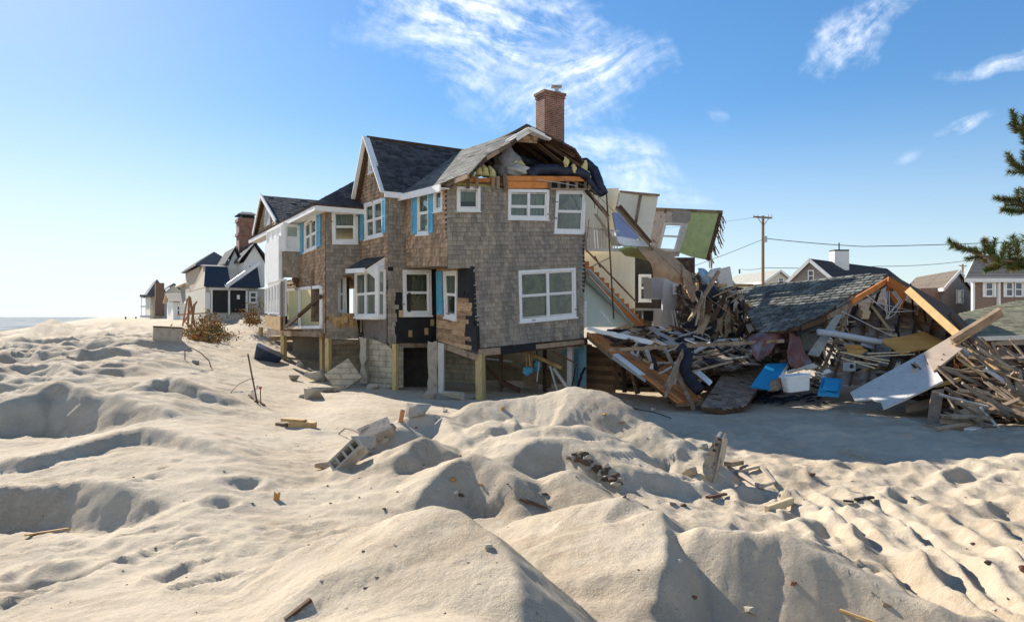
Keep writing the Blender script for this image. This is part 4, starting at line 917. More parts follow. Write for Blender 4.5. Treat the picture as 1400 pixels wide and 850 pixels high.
window_uv(N1, wq(N1, -Lw, -.02, zl, zh), house, 2, curt_w, 0.07, name='bay_window'); window_uv(N2, wq(N2, 0.01, .33, zl, zh), house, 1, curt_w, 0.05, name='bay_window')
strip('bay_window_base', G, [(497, 437), (530, 437), (530, 468), (521, 468), (500, 462)], mat('weathered_panel', (0.17, 0.14, 0.12), 0.9, .3, 4), 0.05, 0.01)
# torn tar paper, bare patches, dangling shingles
for pl, px in ((R1, [(544, 436), (597, 434), (600, 460), (592, 466), (585, 462), (570, 467), (560, 463), (552, 462), (545, 452)]), (R1, [(590, 370), (597, 366), (599, 433), (590, 430), (592, 400)]), (LS, [(629, 366), (645, 366), (647, 398), (640, 402), (636, 396), (634, 405), (628, 400)]),
               (LS, [(645, 440), (652, 438), (653, 474), (647, 470), (643, 455)]), (W1, [(488, 438), (494, 430), (494, 466), (490, 470)])):
    uvp = rag([pl.puv(*q) for q in px], 4, 0.035); mb = MB(); slab(mb, pl, uvp, (), 0.034, 0.006); mb.build('tar_paper', tar, house)
for (px, py) in ((560, 455), (582, 452), (590, 440), (547, 428), (480, 440), (472, 436), (486, 432), (462, 442)):
    mb = MB(); pl = R1 if px > 530 else W1; u, v = pl.puv(px, py)
    mb.hexa([pl.to3(u - .07, v - .14, .05), pl.to3(u + .07, v - .15, .06), pl.to3(u + .08, v + .1, .04), pl.to3(u - .06, v + .1, .04)] + [pl.to3(u - .07, v - .14, .07), pl.to3(u + .07, v - .15, .08), pl.to3(u + .08, v + .1, .05), pl.to3(u - .06, v + .1, .05)], random.random())
    mb.build('loose_shingle', wood_new, house)
# floor edge beams
mb = MB(); mb.beam(F.pix(652, 484, .02), F.pix(802, 466, .02), 0.12, 0.24, col=.6); mb.build('floor_beam', wood_dark, house)
for a_, b_, w_ in ((F.pix(654, 482, .1), F.pix(684, 479, .1), .22), (F.pix(732, 474, .1), F.pix(798, 467, .1), .15)):
    mb = MB(); mb.beam(a_, b_, 0.06, w_, col=.9); mb.build('beam_patch', wood_old, house)
mb = MB(); mb.beam(F.pix(685, 479, .13), F.pix(732, 473, .13), 0.05, 0.25); mb.build('tar_wrap', tar, house)
mb = MB(); mb.beam(LS.pix(597, 469, .02), LS.pix(652, 488, .02), 0.1, 0.2, col=.8); mb.beam(R1.pix(545, 472), R1.pix(600, 472), .1, .16); mb.build('floor_beam', wood_old, house)
mb = MB(); mb.beam(WS.pix(366, 455, .3), WS.pix(440, 457, .2), 0.12, 0.2); mb.beam(W1.pix(446, 468), W1.pix(494, 467), .12, .14); mb.beam(WS.pix(368, 463, .5), WS.pix(400, 462, -.5), .1, .2); mb.build('floor_beam', wood_old, house)
# --- attic edge: fresh orange beams, insulation, ducts
mb = MB(); mb.beam(fp(692, 244.5, .02), fp(806, 245, .02), 0.12, 0.17, col=.55); mb.build('attic_beam', wood_orange, house)['label'] = 'long orange header beam under the open attic'
mb = MB(); mb.beam(fp(692, 253, .02), fp(751, 253.5, .02), 0.1, 0.22, col=.7); mb.build('attic_beam', wood_orange, house)
mb = MB(); mb.beam(fp(621, 246.5, .02), fp(678, 246.5, .02), 0.1, 0.13, col=.35); mb.build('attic_beam', wood_orange, house)
def each(name, m, items):
    for it in items: q = MB(); q.beam(*it[:4], col=random.random()); q.build(name, m, house)
each('cripple_stud', wood_old, [(fp(px, 241), fp(px, 258), .05, .1) for px in (622, 640, 652, 674, 681)] + [(fp(px, 249), fp(px, 258), .05, .1) for px in (752, 764, 776, 788, 800, 806)] + [(fp(752, 258.5), fp(806, 259), .05, .06), (fp(690, 238), fp(692, 260), .06, .14)])
mb = MB(); mb.prism([fp(625, 249, -.12), fp(680, 249, -.12), fp(680, 258, -.12), fp(625, 258, -.12)], -F.n * .1); mb.build('insulation_batt', insul, house)
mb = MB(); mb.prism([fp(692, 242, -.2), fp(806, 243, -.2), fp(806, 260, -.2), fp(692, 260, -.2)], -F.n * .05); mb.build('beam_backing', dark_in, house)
def bag(name, c, size, m, parent, seed=0, sub=3, amp=0.25, label=None, rot=0.0):
    bm = bmesh.new(); bmesh.ops.create_icosphere(bm, subdivisions=sub, radius=1.0); rnd = random.Random(seed); ph = [rnd.uniform(0, 6) for _ in range(9)]
    mb = MB(); M = Matrix.Rotation(rot, 3, 'Z')
    def dis(v):
        k = 1 + amp * (math.sin(v.x * 3 + ph[0]) * math.sin(v.y * 3.7 + ph[1]) + .6 * math.sin(v.z * 6 + ph[2] + v.x * 4) + .4 * math.sin(v.x * 9 + ph[3]) * math.sin(v.z * 8 + ph[4]))
        q = Vector((v.x * size[0], v.y * size[1], v.z * size[2])) * k; return Vector(c) + M @ q
    vs = [dis(v.co) for v in bm.verts]; mb.v = vs; mb.f = [tuple(q.index for q in f.verts) for f in bm.faces]; mb.c = [.5] * len(mb.f); mb.mi = [0] * len(mb.f); bm.free()
    o = mb.build(name, m, parent, smooth=True)
    if label: o['label'] = label
    return o
for i, (px, py, w_, h_) in enumerate(((645, 236, .16, .35), (655, 233, .14, .40), (664, 234, .15, .36), (674, 237, .16, .28))):
    mb = MB(); q = fp(px, py + 7, -.15); top = fp(px - 6, py - 9, -.3); mb.tube([q, q.lerp(top, .5) + Vector((.05, 0, .03)), top], .13, 7, r2=.07); mb.build('insulation_batt', insul, house, smooth=True)
bag('crumpled_sheet', fp(692, 222, -.6), (.42, .25, .48), mat('grey_foil', (0.24, 0.25, 0.26), .6, .3), house, 3)
bag('insulation_batt', fp(707, 233, -.3), (.38, .2, .20), mat('foil_white', (0.45, 0.45, 0.42), .6, .3), house, 4)
bag('insulation_batt', fp(706, 225, -.5), (.3, .2, .16), insul, house, 5)
def tubes(name, pts, r, m, seed=0, parent=None, label=None):
    rnd = random.Random(seed); P2 = []
    for a_, b_ in zip(pts[:-1], pts[1:]):
        for i in range(4): P2.append(Vector(a_).lerp(Vector(b_), i / 4) + Vector([rnd.uniform(-.02, .02) for _ in range(3)]))
    P2.append(Vector(pts[-1])); mb = MB(); mb.tube(P2, r, 9); o = mb.build(name, m, parent or house, smooth=True)
    if label: o['label'] = label
    return o
duct = mat('black_duct', (0.022, 0.027, 0.045), .5, .5, 6, (1, 1, 1), .8, 12)
tubes('flexible_duct', [fp(722, 240, -.1), fp(733, 233, -.1), fp(755, 231, -.1), fp(770, 234, -.1)], .20, duct, 1)
tubes('flexible_duct', [fp(762, 236, -.1), fp(780, 234, 0), fp(795, 236, .1), fp(803, 242, .1)], .17, duct, 2)
tubes('flexible_duct', [fp(778, 225, -.5), fp(800, 223, -.4), fp(812, 234, -.2), fp(818, 252, 0), fp(825, 266, 0)], .20, duct, 3)
tubes('flexible_duct', [fp(700, 215, -1.2), fp(725, 224, -1.2), fp(748, 222, -1.4)], .24, duct, 4)
tubes('flexible_duct', [fp(800, 240, .1), fp(806, 250, .1), fp(816, 262, .1), fp(822, 264, .1)], .13, duct, 5)
for i, (px, py) in enumerate(((774, 222), (784, 231), (798, 232), (804, 240), (800, 228))): bag('insulation_batt', fp(px, py, .12), (.10, .08, .17), insul, house, 20 + i)
# chimney
cy = Hp(3.55, 2.9, 0).y
def chim():
    o = P(752, 160, 26.6); w_ = 0.92; d_ = 0.62; mb = MB(); c = Vector((o.x, o.y, 0)); zt = CZ + zz(124, 26.2); zb = CZ + 1.8
    def ring(zA, zB, g):
        mb.hexa([Vector((0, 0, zA)) + c + E1 * (sx_ * (w_ / 2 + g)) + E2 * (sy_ * (d_ / 2 + g)) for sx_, sy_ in ((-1, -1), (1, -1), (1, 1), (-1, 1))] + [Vector((0, 0, zB)) + c + E1 * (sx_ * (w_ / 2 + g)) + E2 * (sy_ * (d_ / 2 + g)) for sx_, sy_ in ((-1, -1), (1, -1), (1, 1), (-1, 1))])
    ring(zb, zt - .22, 0); ring(zt - .22, zt - .1, .03); ring(zt - .1, zt, .06)
    ch = mb.build('chimney', brick, house); ch['label'] = 'tall red brick chimney with a metal cowl'
    m2 = MB(); m2.box(c + Vector((.25, 0, zt + .03)), (.3, .3, .06)); m2.box(c + Vector((.25, 0, zt + .16)), (.16, .16, .2)); m2.box(c + Vector((.25, 0, zt + .28)), (.42, .36, .03)); m2.build('chimney_cowl', metal_grey, ch)
chim()
# --- substructure: posts, foundation walls, underside clutter
def post(px, pyt, pyb, Y, w_=.15, m=None, name='post'):
    a = P(px, pyt, Y); g = height(np.array([a.x]), np.array([a.y]))[0]; mb = MB(); mb.beam((a.x + (random.uniform(-.03, .03)), a.y, g - .4), a, w_, w_, up=(0.5, 1, 0), col=random.random()); return mb.build(name, m or wood_post, house)
post(656.5, 484, 545, F.pix(656, 480).y - .1, .24); post(540.5, 470, 545, R1.pix(540, 470).y - .2, .16); post(449, 462, 530, W1.pix(447, 460).y - .1, .18); post(388, 450, 497, 31.0, .2); post(357, 447, 470, 36.0, .16)
post(685, 482, 540, 24.6, .1, steel_dark, 'steel_column'); post(780, 472, 540, 24.6, .18, white_dirty, 'white_column'); post(440, 460, 500, 28, .14); post(745, 474, 530, 25.2, .12, wood_dark)
def pixwall(name, pts, m, th=.12, parent=None, label=None, Ys=None, amp=0, n=1, col=.5):
    """free-standing slab from photo corners with their distances"""
    q = [P(*p) for p in pts]
    if len(q) > 3 and not any(p[2] == pts[0][2] for p in pts[1:2] if all(r[2] == pts[0][2] for r in pts)):
        # make the outline flat: fit a plane through the corners, keep every corner on its line of sight
        A_ = np.array([list(v) for v in q]); c_ = A_.mean(0); nn = Vector(np.linalg.svd(A_ - c_)[2][2]); e_ = Vector((0, 0, CZ)); c_ = Vector(c_); q2 = []
        for (px, py, Y) in pts:
            d_ = Vector(((px - CX) / FP, 1, (HY - py) / FP)); dn = d_.dot(nn)
            t_ = (c_ - e_).dot(nn) / dn if abs(dn) > 1e-4 else Y
            q2.append(e_ + d_ * (t_ if abs(t_ - Y) < 1.5 else Y))
        q = q2
    if amp: q = [Vector(x) for x in rag(q, n, amp)]
    nr = (q[1] - q[0]).cross(q[2] - q[0] if len(q) < 5 else q[len(q) // 2] - q[0]).normalized()
    if nr.y < 0: nr = -nr
    mb = MB(); mb.prism(q, nr * th, col); o = mb.build(name, m, parent)
    if label: o['label'] = label
    return o
pixwall('foundation_wall', [(501, 462, 25.2), (546, 474, 24.2), (546, 530, 24.2), (501, 530, 25.2)], block, .2, house)
pixwall('foundation_wall', [(601, 470, 27.0), (655, 480, 25.6), (655, 525, 25.6), (601, 520, 27.0)], block, .2, house)
pixwall('foundation_wall', [(452, 464, 28.5), (494, 464, 29.5), (494, 512, 29.5), (452, 512, 28.5)], block, .2, house)
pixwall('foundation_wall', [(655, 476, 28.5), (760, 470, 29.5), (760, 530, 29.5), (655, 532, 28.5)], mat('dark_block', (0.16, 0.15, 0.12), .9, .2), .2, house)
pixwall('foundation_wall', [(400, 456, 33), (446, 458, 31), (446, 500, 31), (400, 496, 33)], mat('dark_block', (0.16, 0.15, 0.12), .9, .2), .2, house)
pixwall('pier', [(491, 460, 25.0), (501, 462, 24.9), (501, 492, 24.8), (498, 500, 24.8), (501, 524, 24.8), (492, 524, 24.8), (494, 500, 24.8)], concrete, .3, house, amp=.04, n=3)
pixwall('pier', [(585, 466, 24.2), (598, 468, 24.1), (598, 545, 24.0), (582, 545, 24.0), (586, 515, 24)], concrete, .3, house, amp=.04, n=4)
pixwall('pier', [(599, 468, 24.0), (607, 470, 23.9), (606, 545, 23.9), (599, 545, 23.9)], white_dirty, .15, house)
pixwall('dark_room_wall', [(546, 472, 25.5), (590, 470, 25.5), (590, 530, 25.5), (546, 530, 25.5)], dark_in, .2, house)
pixwall('blue_panel', [(790, 474, 25.0), (800, 472, 24.6), (800, 528, 24.6), (790, 528, 25.0)], mat('pale_blue_board', (0.22, 0.42, 0.52), .8, .15), .05, house)
pixwall('blue_panel', [(768, 478, 25.6), (790, 476, 25.2), (790, 480, 25.2), (768, 486, 25.6)], mat('pale_blue_board', (0.22, 0.42, 0.52), .8, .15), .05, house)
pixwall('blue_panel', [(780, 478, 25.8), (789, 476, 25.5), (789, 528, 25.5), (780, 528, 25.8)], mat('pale_blue_board', (0.22, 0.42, 0.52), .8, .15), .05, house)
pixwall('crate_panel', [(713, 497, 25.6), (735, 492, 25.6), (736, 530, 25.6), (716, 528, 25.6)], wood_old, .3, house)
for a_, b_, w_, m_ in (((722, 482, 24.6), (768, 503, 24.2), .09, wood_new), ((652, 484, 25), (690, 528, 25.5), .07, wood_dark), ((686, 522, 24.6), (710, 534, 24.0), .12, steel_dark), ((690, 500, 27), (712, 510, 26), .14, wood_old),
                       ((752, 500, 24.2), (762, 534, 24), .04, white_dirty), ((757, 503, 24.4), (776, 530, 24), .07, white_dirty), ((719, 483, 24.3), (720, 502, 24.3), .03, wood_new), ((723, 483, 24.3), (725, 504, 24.3), .03, wood_new), ((727, 484, 24.3), (727, 503, 24.3), .03, wood_new),
                       ((737, 494, 24.3), (734, 521, 24.3), .03, white_dirty), ((755, 480, 24), (788, 497, 23.8), .04, wood_dark), ((788, 497, 23.8), (782, 528, 23.8), .03, wood_dark), ((770, 495, 25), (783, 478, 25), .05, wood_old), ((660, 492, 25.5), (678, 510, 26), .05, wood_old), ((665, 490, 25), (700, 494, 25.5), .05, metal_grey), ((640, 480, 25), (710, 482, 26), .06, metal_grey), ((748, 505, 25), (750, 530, 25), .14, wood_dark)):
    mb = MB(); mb.beam(P(*a_), P(*b_), w_, w_ * 1.3, col=random.random()); mb.build('hanging_lath' if w_ < .06 else 'loose_joist', m_, house)
bag('blue_rag', P(722, 507, 24.2), (.2, .1, .14), blue_paint, house, 9); bag('blue_rag', P(735, 500, 24.6), (.12, .1, .2), blue_paint, house, 10)
tubes('black_hose', [P(800, 503, 24.2), P(795, 512, 24), P(790, 530, 23.6), P(780, 545, 23.2)], .05, duct, 12)

mb = MB(); slab(mb, G, [G.puv(*q) for q in [(489, 368), (531, 366), (531, 436), (489, 436)]], (), -.75, -.85); mb.build('porch_dark_backing', dark_in, house)  # dark sheet added to close a bright gap, shade in its colour

mb = MB(); slab(mb, W1, [W1.puv(*q) for q in [(440, 366), (494, 366), (494, 440), (440, 440)]], (), -1.5, -1.6); mb.build('porch_dark_backing', wood_old, house)  # darkish backing added so no bright sky shows through the arch
pixwall('foundation_wall', [(735, 474, 27.6), (806, 470, 28.4), (806, 536, 28.4), (735, 536, 27.6)], MATS['dark_block'], .2, house)  # dark backing added to block the bright view; its colour stands in for shade
# ---------------------------------------------------------------- torn open interior: stairs, kitchen, leaning walls (still parts of the house)
HI = lambda name, pts, m, th=.1, label=None, amp=0, n=1: pixwall(name, pts, m, th, house, label, None, amp, n)
HI('stair_wall', [(798, 338, 27.2), (868, 340, 29.0), (868, 444, 29.0), (798, 400, 27.2)], plaster, .1, 'cream wall behind the broken staircase')
HI('understair_wall', [(797, 376, 25.6), (803, 376, 25.7), (876, 447, 27.0), (797, 447, 25.6)], plaster_blue, .08, 'pale green wall below the stairs')
HI('stair_soffit', [(799, 369, 24.9), (806, 369, 25.0), (880, 446, 26.4), (868, 448, 26.8), (799, 381, 25.3)], mat('grey_soffit', (0.42, 0.50, 0.49), .85, .08), .05)
HI('wall_edge', [(797, 410, 24.6), (802, 412, 24.6), (802, 448, 24.6), (797, 448, 24.6)], white_paint, .1)
# staircase
st0 = P(798, 357, 25.0); st1 = P(886, 449, 26.6); nst = 13
stair = None
mb = MB(); mb.beam(st0 + Vector((0, 0, -.18)), st1 + Vector((0, 0, -.18)), .05, .26, col=.4); stair = mb.build('staircase', wood_orange, house); stair['label'] = 'broken orange-brown staircase running down to the right'
dp = Vector((-0.25, 1.0, 0))
for k in range(nst):
    a = st0.lerp(st1, k / nst); b = st0.lerp(st1, (k + 1) / nst); mb = MB()
    run = Vector((b.x - a.x, b.y - a.y, 0))
    mb.prism([a, a + run, a + run + Vector((0, 0, b.z - a.z - .02)), a + Vector((0, 0, -.28))], dp, random.random()); mb.build('stair_tread', wood_orange, stair)
mb = MB(); mb.beam(P(799, 339, 25.8), P(870, 413, 27.2), .05, .05); mb.build('handrail', wood_old, house)
# railing upstairs
for k in range(13):
    x = 798 + k * 3.7; mb = MB(); mb.beam(P(x, 312 + k * .3, 25.5), P(x + 1.5, 340, 25.5), .03, .03); mb.build('baluster', white_dirty, house)
mb = MB(); mb.beam(P(797, 311, 25.5), P(846, 316, 25.5), .06, .06); mb.build('rail', white_dirty, house)
mb = MB(); mb.beam(P(797, 341, 25.5), P(850, 342, 25.5), .08, .1); mb.build('rail', white_dirty, house)
HI('upper_wall', [(801, 262, 26.0), (826, 258, 27.0), (846, 257, 27.6), (846, 262, 27.6), (843, 284, 27.6), (838, 340, 27.6), (801, 340, 26.0)], plaster, .1, 'cream upstairs wall left standing')
HI('tilted_wall', [(848, 262, 27.0), (900, 267, 27.6), (896, 290, 27.4), (889, 330, 27.0), (883, 338, 26.9), (866, 312, 26.6), (843, 286, 26.6)], plaster, .12, 'cream wall panel leaning with a vertical wood strip')
mb = MB(); mb.beam(P(876, 265, 26.9), P(869, 305, 26.5), .12, .05, col=.6); mb.build('wall_strip', wood_old, house)
mb = MB(); mb.beam(P(847, 262, 26.9), P(901, 267, 27.5), .12, .07, col=.6); mb.build('wall_strip', wood_old, house)
HI('white_ledge', [(840, 322, 25.6), (880, 329, 26.0), (889, 337, 26.0), (854, 336, 25.6), (846, 332, 25.5)], white_paint, .08)
HI('floor_edge', [(812, 292, 25.2), (816, 293, 25.2), (845, 333, 25.4), (851, 334, 25.4), (849, 337, 25.4), (838, 336, 25.4)], mat('grey_beige', (0.36, .30, .24), .9), .12)
mb = MB(); mb.beam(P(843, 283, 25.8), P(893, 341, 25.4), .08, .09, col=.3); mb.build('fallen_plate', wood_old, house)
mb = MB(); mb.beam(P(846, 282, 26.0), P(889, 333, 25.7), .04, .2, col=.8); mb.build('fallen_plate', wood_dark, house)
mattress = HI('lavender_board', [(838, 290, 26.4), (846, 291, 26.5), (874, 325, 26.4), (868, 327, 26.3), (846, 325, 26.2), (842, 314, 26.2)], mat('lavender_board', (0.36, 0.42, 0.66), .7, .1), .12, 'lavender blue board slumped below the diagonal plate')
HI('ceiling_chunk', [(846, 342, 25.2), (864, 338, 25.2), (890, 346, 26.4), (890, 358, 26.8), (868, 352, 26.4), (855, 350, 25.8)], green_wall, .08)
# kitchen
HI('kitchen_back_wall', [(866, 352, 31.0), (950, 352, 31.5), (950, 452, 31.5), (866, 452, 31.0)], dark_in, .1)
HI('kitchen_side_wall', [(906, 378, 28.4), (940, 382, 28.8), (938, 446, 28.6), (906, 448, 28.2)], mat('grey_white_wall', (0.52, .53, .52), .8, .06), .1, 'grey white kitchen wall')
HI('cabinet', [(891, 380, 28.0), (905, 379, 28.0), (910, 381, 28.6), (910, 408, 28.6), (905, 409, 28.0), (891, 408, 28.0)], mat('cabinet_grey', (0.42, .41, .40), .6, .08), .4)
HI('counter', [(871, 421, 28.4), (911, 422, 28.4), (911, 425, 28.4), (871, 424, 28.4)], white_dirty, .6)
HI('oven', [(880, 424, 28.5), (894, 424, 28.5), (894, 439, 28.5), (880, 438, 28.5)], tar, .4)
HI('lower_cabinet', [(894, 425, 28.3), (912, 425, 28.3), (911, 448, 28.3), (894, 445, 28.3)], white_dirty, .4)
KP = VPlane(P(870, 400, 30.8).x, 30.8, (1, 0.02), 0); window(KP, [(873, 375), (890, 375), (890, 412), (873, 412)], house, 1, curt_w, .08, cut=.3, name='kitchen_window')
KP2 = VPlane(P(922, 400, 28.4).x, 28.3, (1, .1), 0); window(KP2, [(920, 388), (931, 389), (931, 403), (920, 402)], house, 1, curt_w, .06, name='kitchen_window')
# studs and door frame right of the kitchen
for a, b, w_, m in (((939, 383, 27.4), (946, 449, 27.2), .10, wood_new), ((947, 392, 27.2), (952, 450, 27.2), .1, wood_old), ((953, 386, 27), (955, 452, 27), .09, wood_new), ((858, 340, 26.2), (858, 345, 26.2), .1, wood_old)):
    mb = MB(); mb.beam(P(*a), P(*b), w_, w_, col=random.random()); mb.build('stud', m, house)
# carpet hanging down
def cloth(name, grid, m, parent=None, th=.015, sub=5, wob=.05, seed=1, label=None):
    """sheet through a grid of points (rows of equal length), smoothed and creased"""
    rnd = random.Random(seed); rows = [[P(*q) if not isinstance(q, Vector) else q for q in r] for r in grid]
    def interp(a, n):
        out = []
        for i in range(len(a) - 1):
            p0 = a[max(i - 1, 0)]; p1 = a[i]; p2 = a[i + 1]; p3 = a[min(i + 2, len(a) - 1)]
            for k in range(n):
                t = k / n; out.append(0.5 * ((2 * p1) + (p2 - p0) * t + (2 * p0 - 5 * p1 + 4 * p2 - p3) * t * t + (3 * p1 - p0 - 3 * p2 + p3) * t ** 3))
        out.append(a[-1]); return out
    rows = [interp(r, sub) for r in rows]; cols = [interp([r[i] for r in rows], sub) for i in range(len(rows[0]))]
    nC = len(cols); nR = len(cols[0]); mb = MB(); f1, f2, f3 = rnd.uniform(.3, .9), rnd.uniform(.3, .8), rnd.uniform(0, 6)
    for i in range(nC):
        for j in range(nR):
            q = cols[i][j]; mb.v.append(q + Vector((0, 1, 0)) * wob * (math.sin(i * f1 + j * .3 + f3) + .6 * math.sin(j * f2 + i * .9)))
    n = len(mb.v); mb.v += [q + Vector((0, th, 0)) for q in mb.v]
    for i in range(nC - 1):
        for j in range(nR - 1):
            a = i * nR + j; f = (a, a + nR, a + nR + 1, a + 1); mb.f.append(f); mb.f.append(tuple(n + q for q in f[::-1])); mb.c += [.5, .5]; mb.mi += [0, 0]
    o = mb.build(name, m, parent, smooth=True)
    if label: o['label'] = label
    return o
cloth('hanging_carpet', [[(870, 338, 25.6), (895, 338, 25.8), (915, 346, 26.0), (933, 362, 26.2)], [(876, 345, 25.2), (897, 350, 25.2), (918, 360, 25.2), (934, 372, 25.6)], [(891, 362, 25.0), (904, 368, 24.9), (920, 374, 24.9), (935, 382, 25.2)], [(893, 380, 25.1), (906, 380, 24.9), (920, 385, 24.9), (934, 390, 25.1)]], tan_sheet, house, label='tan carpet hanging over the kitchen')
cloth('hanging_carpet', [[(934, 366, 25.4), (942, 372, 25.6), (950, 386, 25.6)], [(933, 378, 25.0), (941, 388, 25.1), (952, 398, 25.2)], [(937, 392, 24.9), (943, 404, 24.9), (952, 402, 25.1)], [(944, 410, 24.9), (948, 413, 24.9), (951, 407, 25.0)]], tan_sheet, house, seed=4)
# hanging wires and rods at the torn edge
def wire(pts, r, m, name='hanging_wire', parent=None, sag=0, label=None, cat=None):
    q = [P(*p) for p in pts]
    if sag:
        q = [q[0].lerp(q[-1], t / 12) - Vector((0, 0, sag * 4 * (t / 12) * (1 - t / 12))) for t in range(13)]
    mb = MB(); mb.tube(q, r, 5); o = mb.build(name, m, parent, smooth=True)
    if label: tag(o, label, cat)
    return o
wire([(829, 262, 24.6), (833, 330, 24.5), (839, 436, 24.4)], .028, steel_dark, 'hanging_rod', house)
wire([(760, 241, 23.6), (806, 256, 23.8), (850, 300, 24.0), (893, 340, 24.2), (935, 380, 23.0), (975, 412, 22.0), (1003, 432, 21.5)], .011, wood_old, 'loose_cable', house)
wire([(690, 242, 23), (725, 245, 23.2), (766, 250, 23.5), (790, 255, 23.8)], .012, white_dirty, 'loose_cable', house)
for a, b, w_ in (((801, 260, 24.2), (828, 292, 24.6), .14), ((806, 262, 24.2), (832, 300, 24.4), .08), ((822, 283, 24.4), (832, 296, 24.4), .16), ((818, 270, 24.4), (817, 300, 24.4), .03), ((811, 262, 24.5), (813, 285, 24.5), .03), ((805, 300, 24.3), (803, 326, 24.3), .05), ((800, 318, 24.2), (802, 345, 24.2), .07), ((813, 350, 25), (821, 366, 25.2), .05), ((808, 365, 25.2), (834, 352, 25.4), .07)):
    mb = MB(); mb.beam(P(*a), P(*b), w_, w_ * .5, col=random.random()); mb.build('torn_timber', wood_dark if w_ > .1 else wood_old, house)
wire([(805, 376, 24.9), (850, 425, 25.8), (862, 449, 26.2)], .012, white_paint, 'loose_cable', house); 
mb = MB(); mb.beam(P(822, 425, 25), P(838, 446, 25.0), .05, .03); mb.build('white_lath', white_paint, house)
# blackened vertical edge of the front wall
mb = MB(); mb.prism([Vector(q) for q in rag([F.pix(797, 318, .02), F.pix(801, 318, .02), F.pix(799, 345, .02), F.pix(801, 380, .02), F.pix(799, 400, .02), F.pix(796, 400, .02)], 3, .02)], -F.n * .12); mb.build('burnt_edge', tar, house)

# ---------------------------------------------------------------- torn wall section with a window, standing on the wreck
t0 = P(935, 352, 27.0)
torn = empty('torn_wall', (t0.x, t0.y, t0.z - .6), 'torn green upstairs wall section with an empty sash window, tilted against the sky', 'wall section')
TP = FreePlane(P(880, 285, 28.6), P(985, 291, 27.6), P(880, 340, 28.6))
wT = [(908, 304), (936, 305), (925, 345), (898, 343)]
hT = inset([TP.puv(*q) for q in wT], .1)
mb = MB(); slab(mb, TP, [TP.puv(*q) for q in [(896, 287), (938, 288), (938, 305), (928, 350), (915, 352), (890, 338), (889, 325)]], [hT], 0, -.12); mb.build('wallpaper_wall', mat('floral_wallpaper', (0.46, .40, .36), .9, .2, 4, (1, 1, 1), .1, 20, col2=(0.20, 0.11, 0.08), c2lo=.52, c2hi=.60, c2s=3.2), torn)
mb = MB(); slab(mb, TP, [TP.puv(*q) for q in [(939, 288), (984, 290), (966, 355), (945, 351), (928, 345)]], (), 0.02, -.10); mb.build('green_panel', green_wall, torn)['label'] = 'mossy green painted wall panel'
mb = MB(); slab(mb, TP, [TP.puv(*q) for q in [(983, 290), (988, 291), (970, 357), (965, 355)]], (), 0.03, -.14); mb.build('panel_edge', wood_dark, torn)
mb = MB(); slab(mb, TP, [TP.puv(*q) for q in [(896, 284), (988, 288), (988, 292), (896, 288)]], (), 0.05, -.14); mb.build('top_plate', wood_old, torn)
mb = MB(); slab(mb, TP, [TP.puv(*q) for q in [(921, 287), (945, 289), (943, 301), (940, 306), (919, 305)]], (), 0.06, .03); mb.build('grey_drape', mat('grey_drape', (0.30, .27, .24), .9, .2), torn)
mbf = MB(); q = [TP.puv(*x) for x in wT]
for s0, s1, t0_, t1_ in ((0, .12, 0, 1), (.84, 1, 0, 1), (.12, .84, .93, 1), (.12, .84, 0, .1)): qbar(mbf, TP, q, s0, s1, t0_, t1_, -.1, .06)
fr = mbf.build('window', white_dirty, torn); sb = MB(); qbar(sb, TP, q, .12, .84, .50, .56, -.04, .03); sb.build('sash', white_dirty, fr)
mb = MB(); slab(mb, TP, [TP.puv(*x) for x in [(935, 306), (942, 303), (930, 343), (924, 345)]], (), 0.06, .02); mb.build('window_trim', mat('beige_trim', (.52, .50, .44), .7), torn)
for k in range(26):
    f = random.random(); a = Vector((988, 294, 27.6)).lerp(Vector((968, 360, 27.4)), f); b = a + Vector((random.uniform(0, 8) * (1 - abs(f - .4)) + 1, random.uniform(6, 20), random.uniform(-.2, .2)))
    mb = MB(); mb.beam(P(*a), P(*b), .05, .015, col=random.random()); mb.build('splinter', wood_old if k % 3 else wood_new, torn)

# ---------------------------------------------------------------- loose debris: every piece a thing
def board(a, b, w_, th, m, label, cat='board', name='board', group=None, up=(0, 0, 1), col=None):
    mb = MB(); (mb.jag if th < .12 and w_ > .08 else mb.beam)(P(*a), P(*b), w_, th, up, col=random.random() if col is None else col); return tag(mb.build(name, m), label, cat, group)
def panel(name, pts, m, th, label, cat, group=None, amp=0, n=1, parent=None):
    o = pixwall(name, pts, m, th, parent, None, None, amp, n)
    return tag(o, label, cat, group)
# collapsed orange floor between house and wreck
fo = P(860, 500, 21.5)
flo = empty('collapsed_floor', (fo.x, fo.y, 2.5), 'collapsed floor slab of orange boards sloping from the house down to the sand', 'floor slab')
fpts = [(803, 456, 24.6), (880, 468, 25.5), (958, 545, 20.0), (925, 548, 19.2), (880, 515, 20.6), (843, 485, 22.4), (815, 468, 23.8)]
FPL = FreePlane(P(843, 484, 22.2), P(925, 548, 18.8), P(905, 470, 25.6))
poly = [FPL.puv(*q) for q in [(803, 456), (830, 455), (905, 468), (962, 548), (926, 549), (880, 513), (840, 484)]]
mb = MB(); slab(mb, FPL, poly, (), 0, -.05, .5, 0); courses(mb, FPL, poly, (), .13, (.9, 2.2), .012, .002, 0, (), .0, .02)
mb.build('floor_boards', wood_orange, flo)
for a, b, w_, m in (((803, 458, 24.5), (838, 488, 22.3), .22, wood_old), ((838, 487, 22.2), (884, 519, 20.6), .18, metal_grey), ((884, 519, 20.6), (925, 551, 19.0), .14, wood_dark), ((925, 552, 19.0), (962, 550, 19.2), .14, wood_old)):
    mb = MB(); mb.beam(P(*a), P(*b), .06, w_); mb.build('edge_board', m, flo)
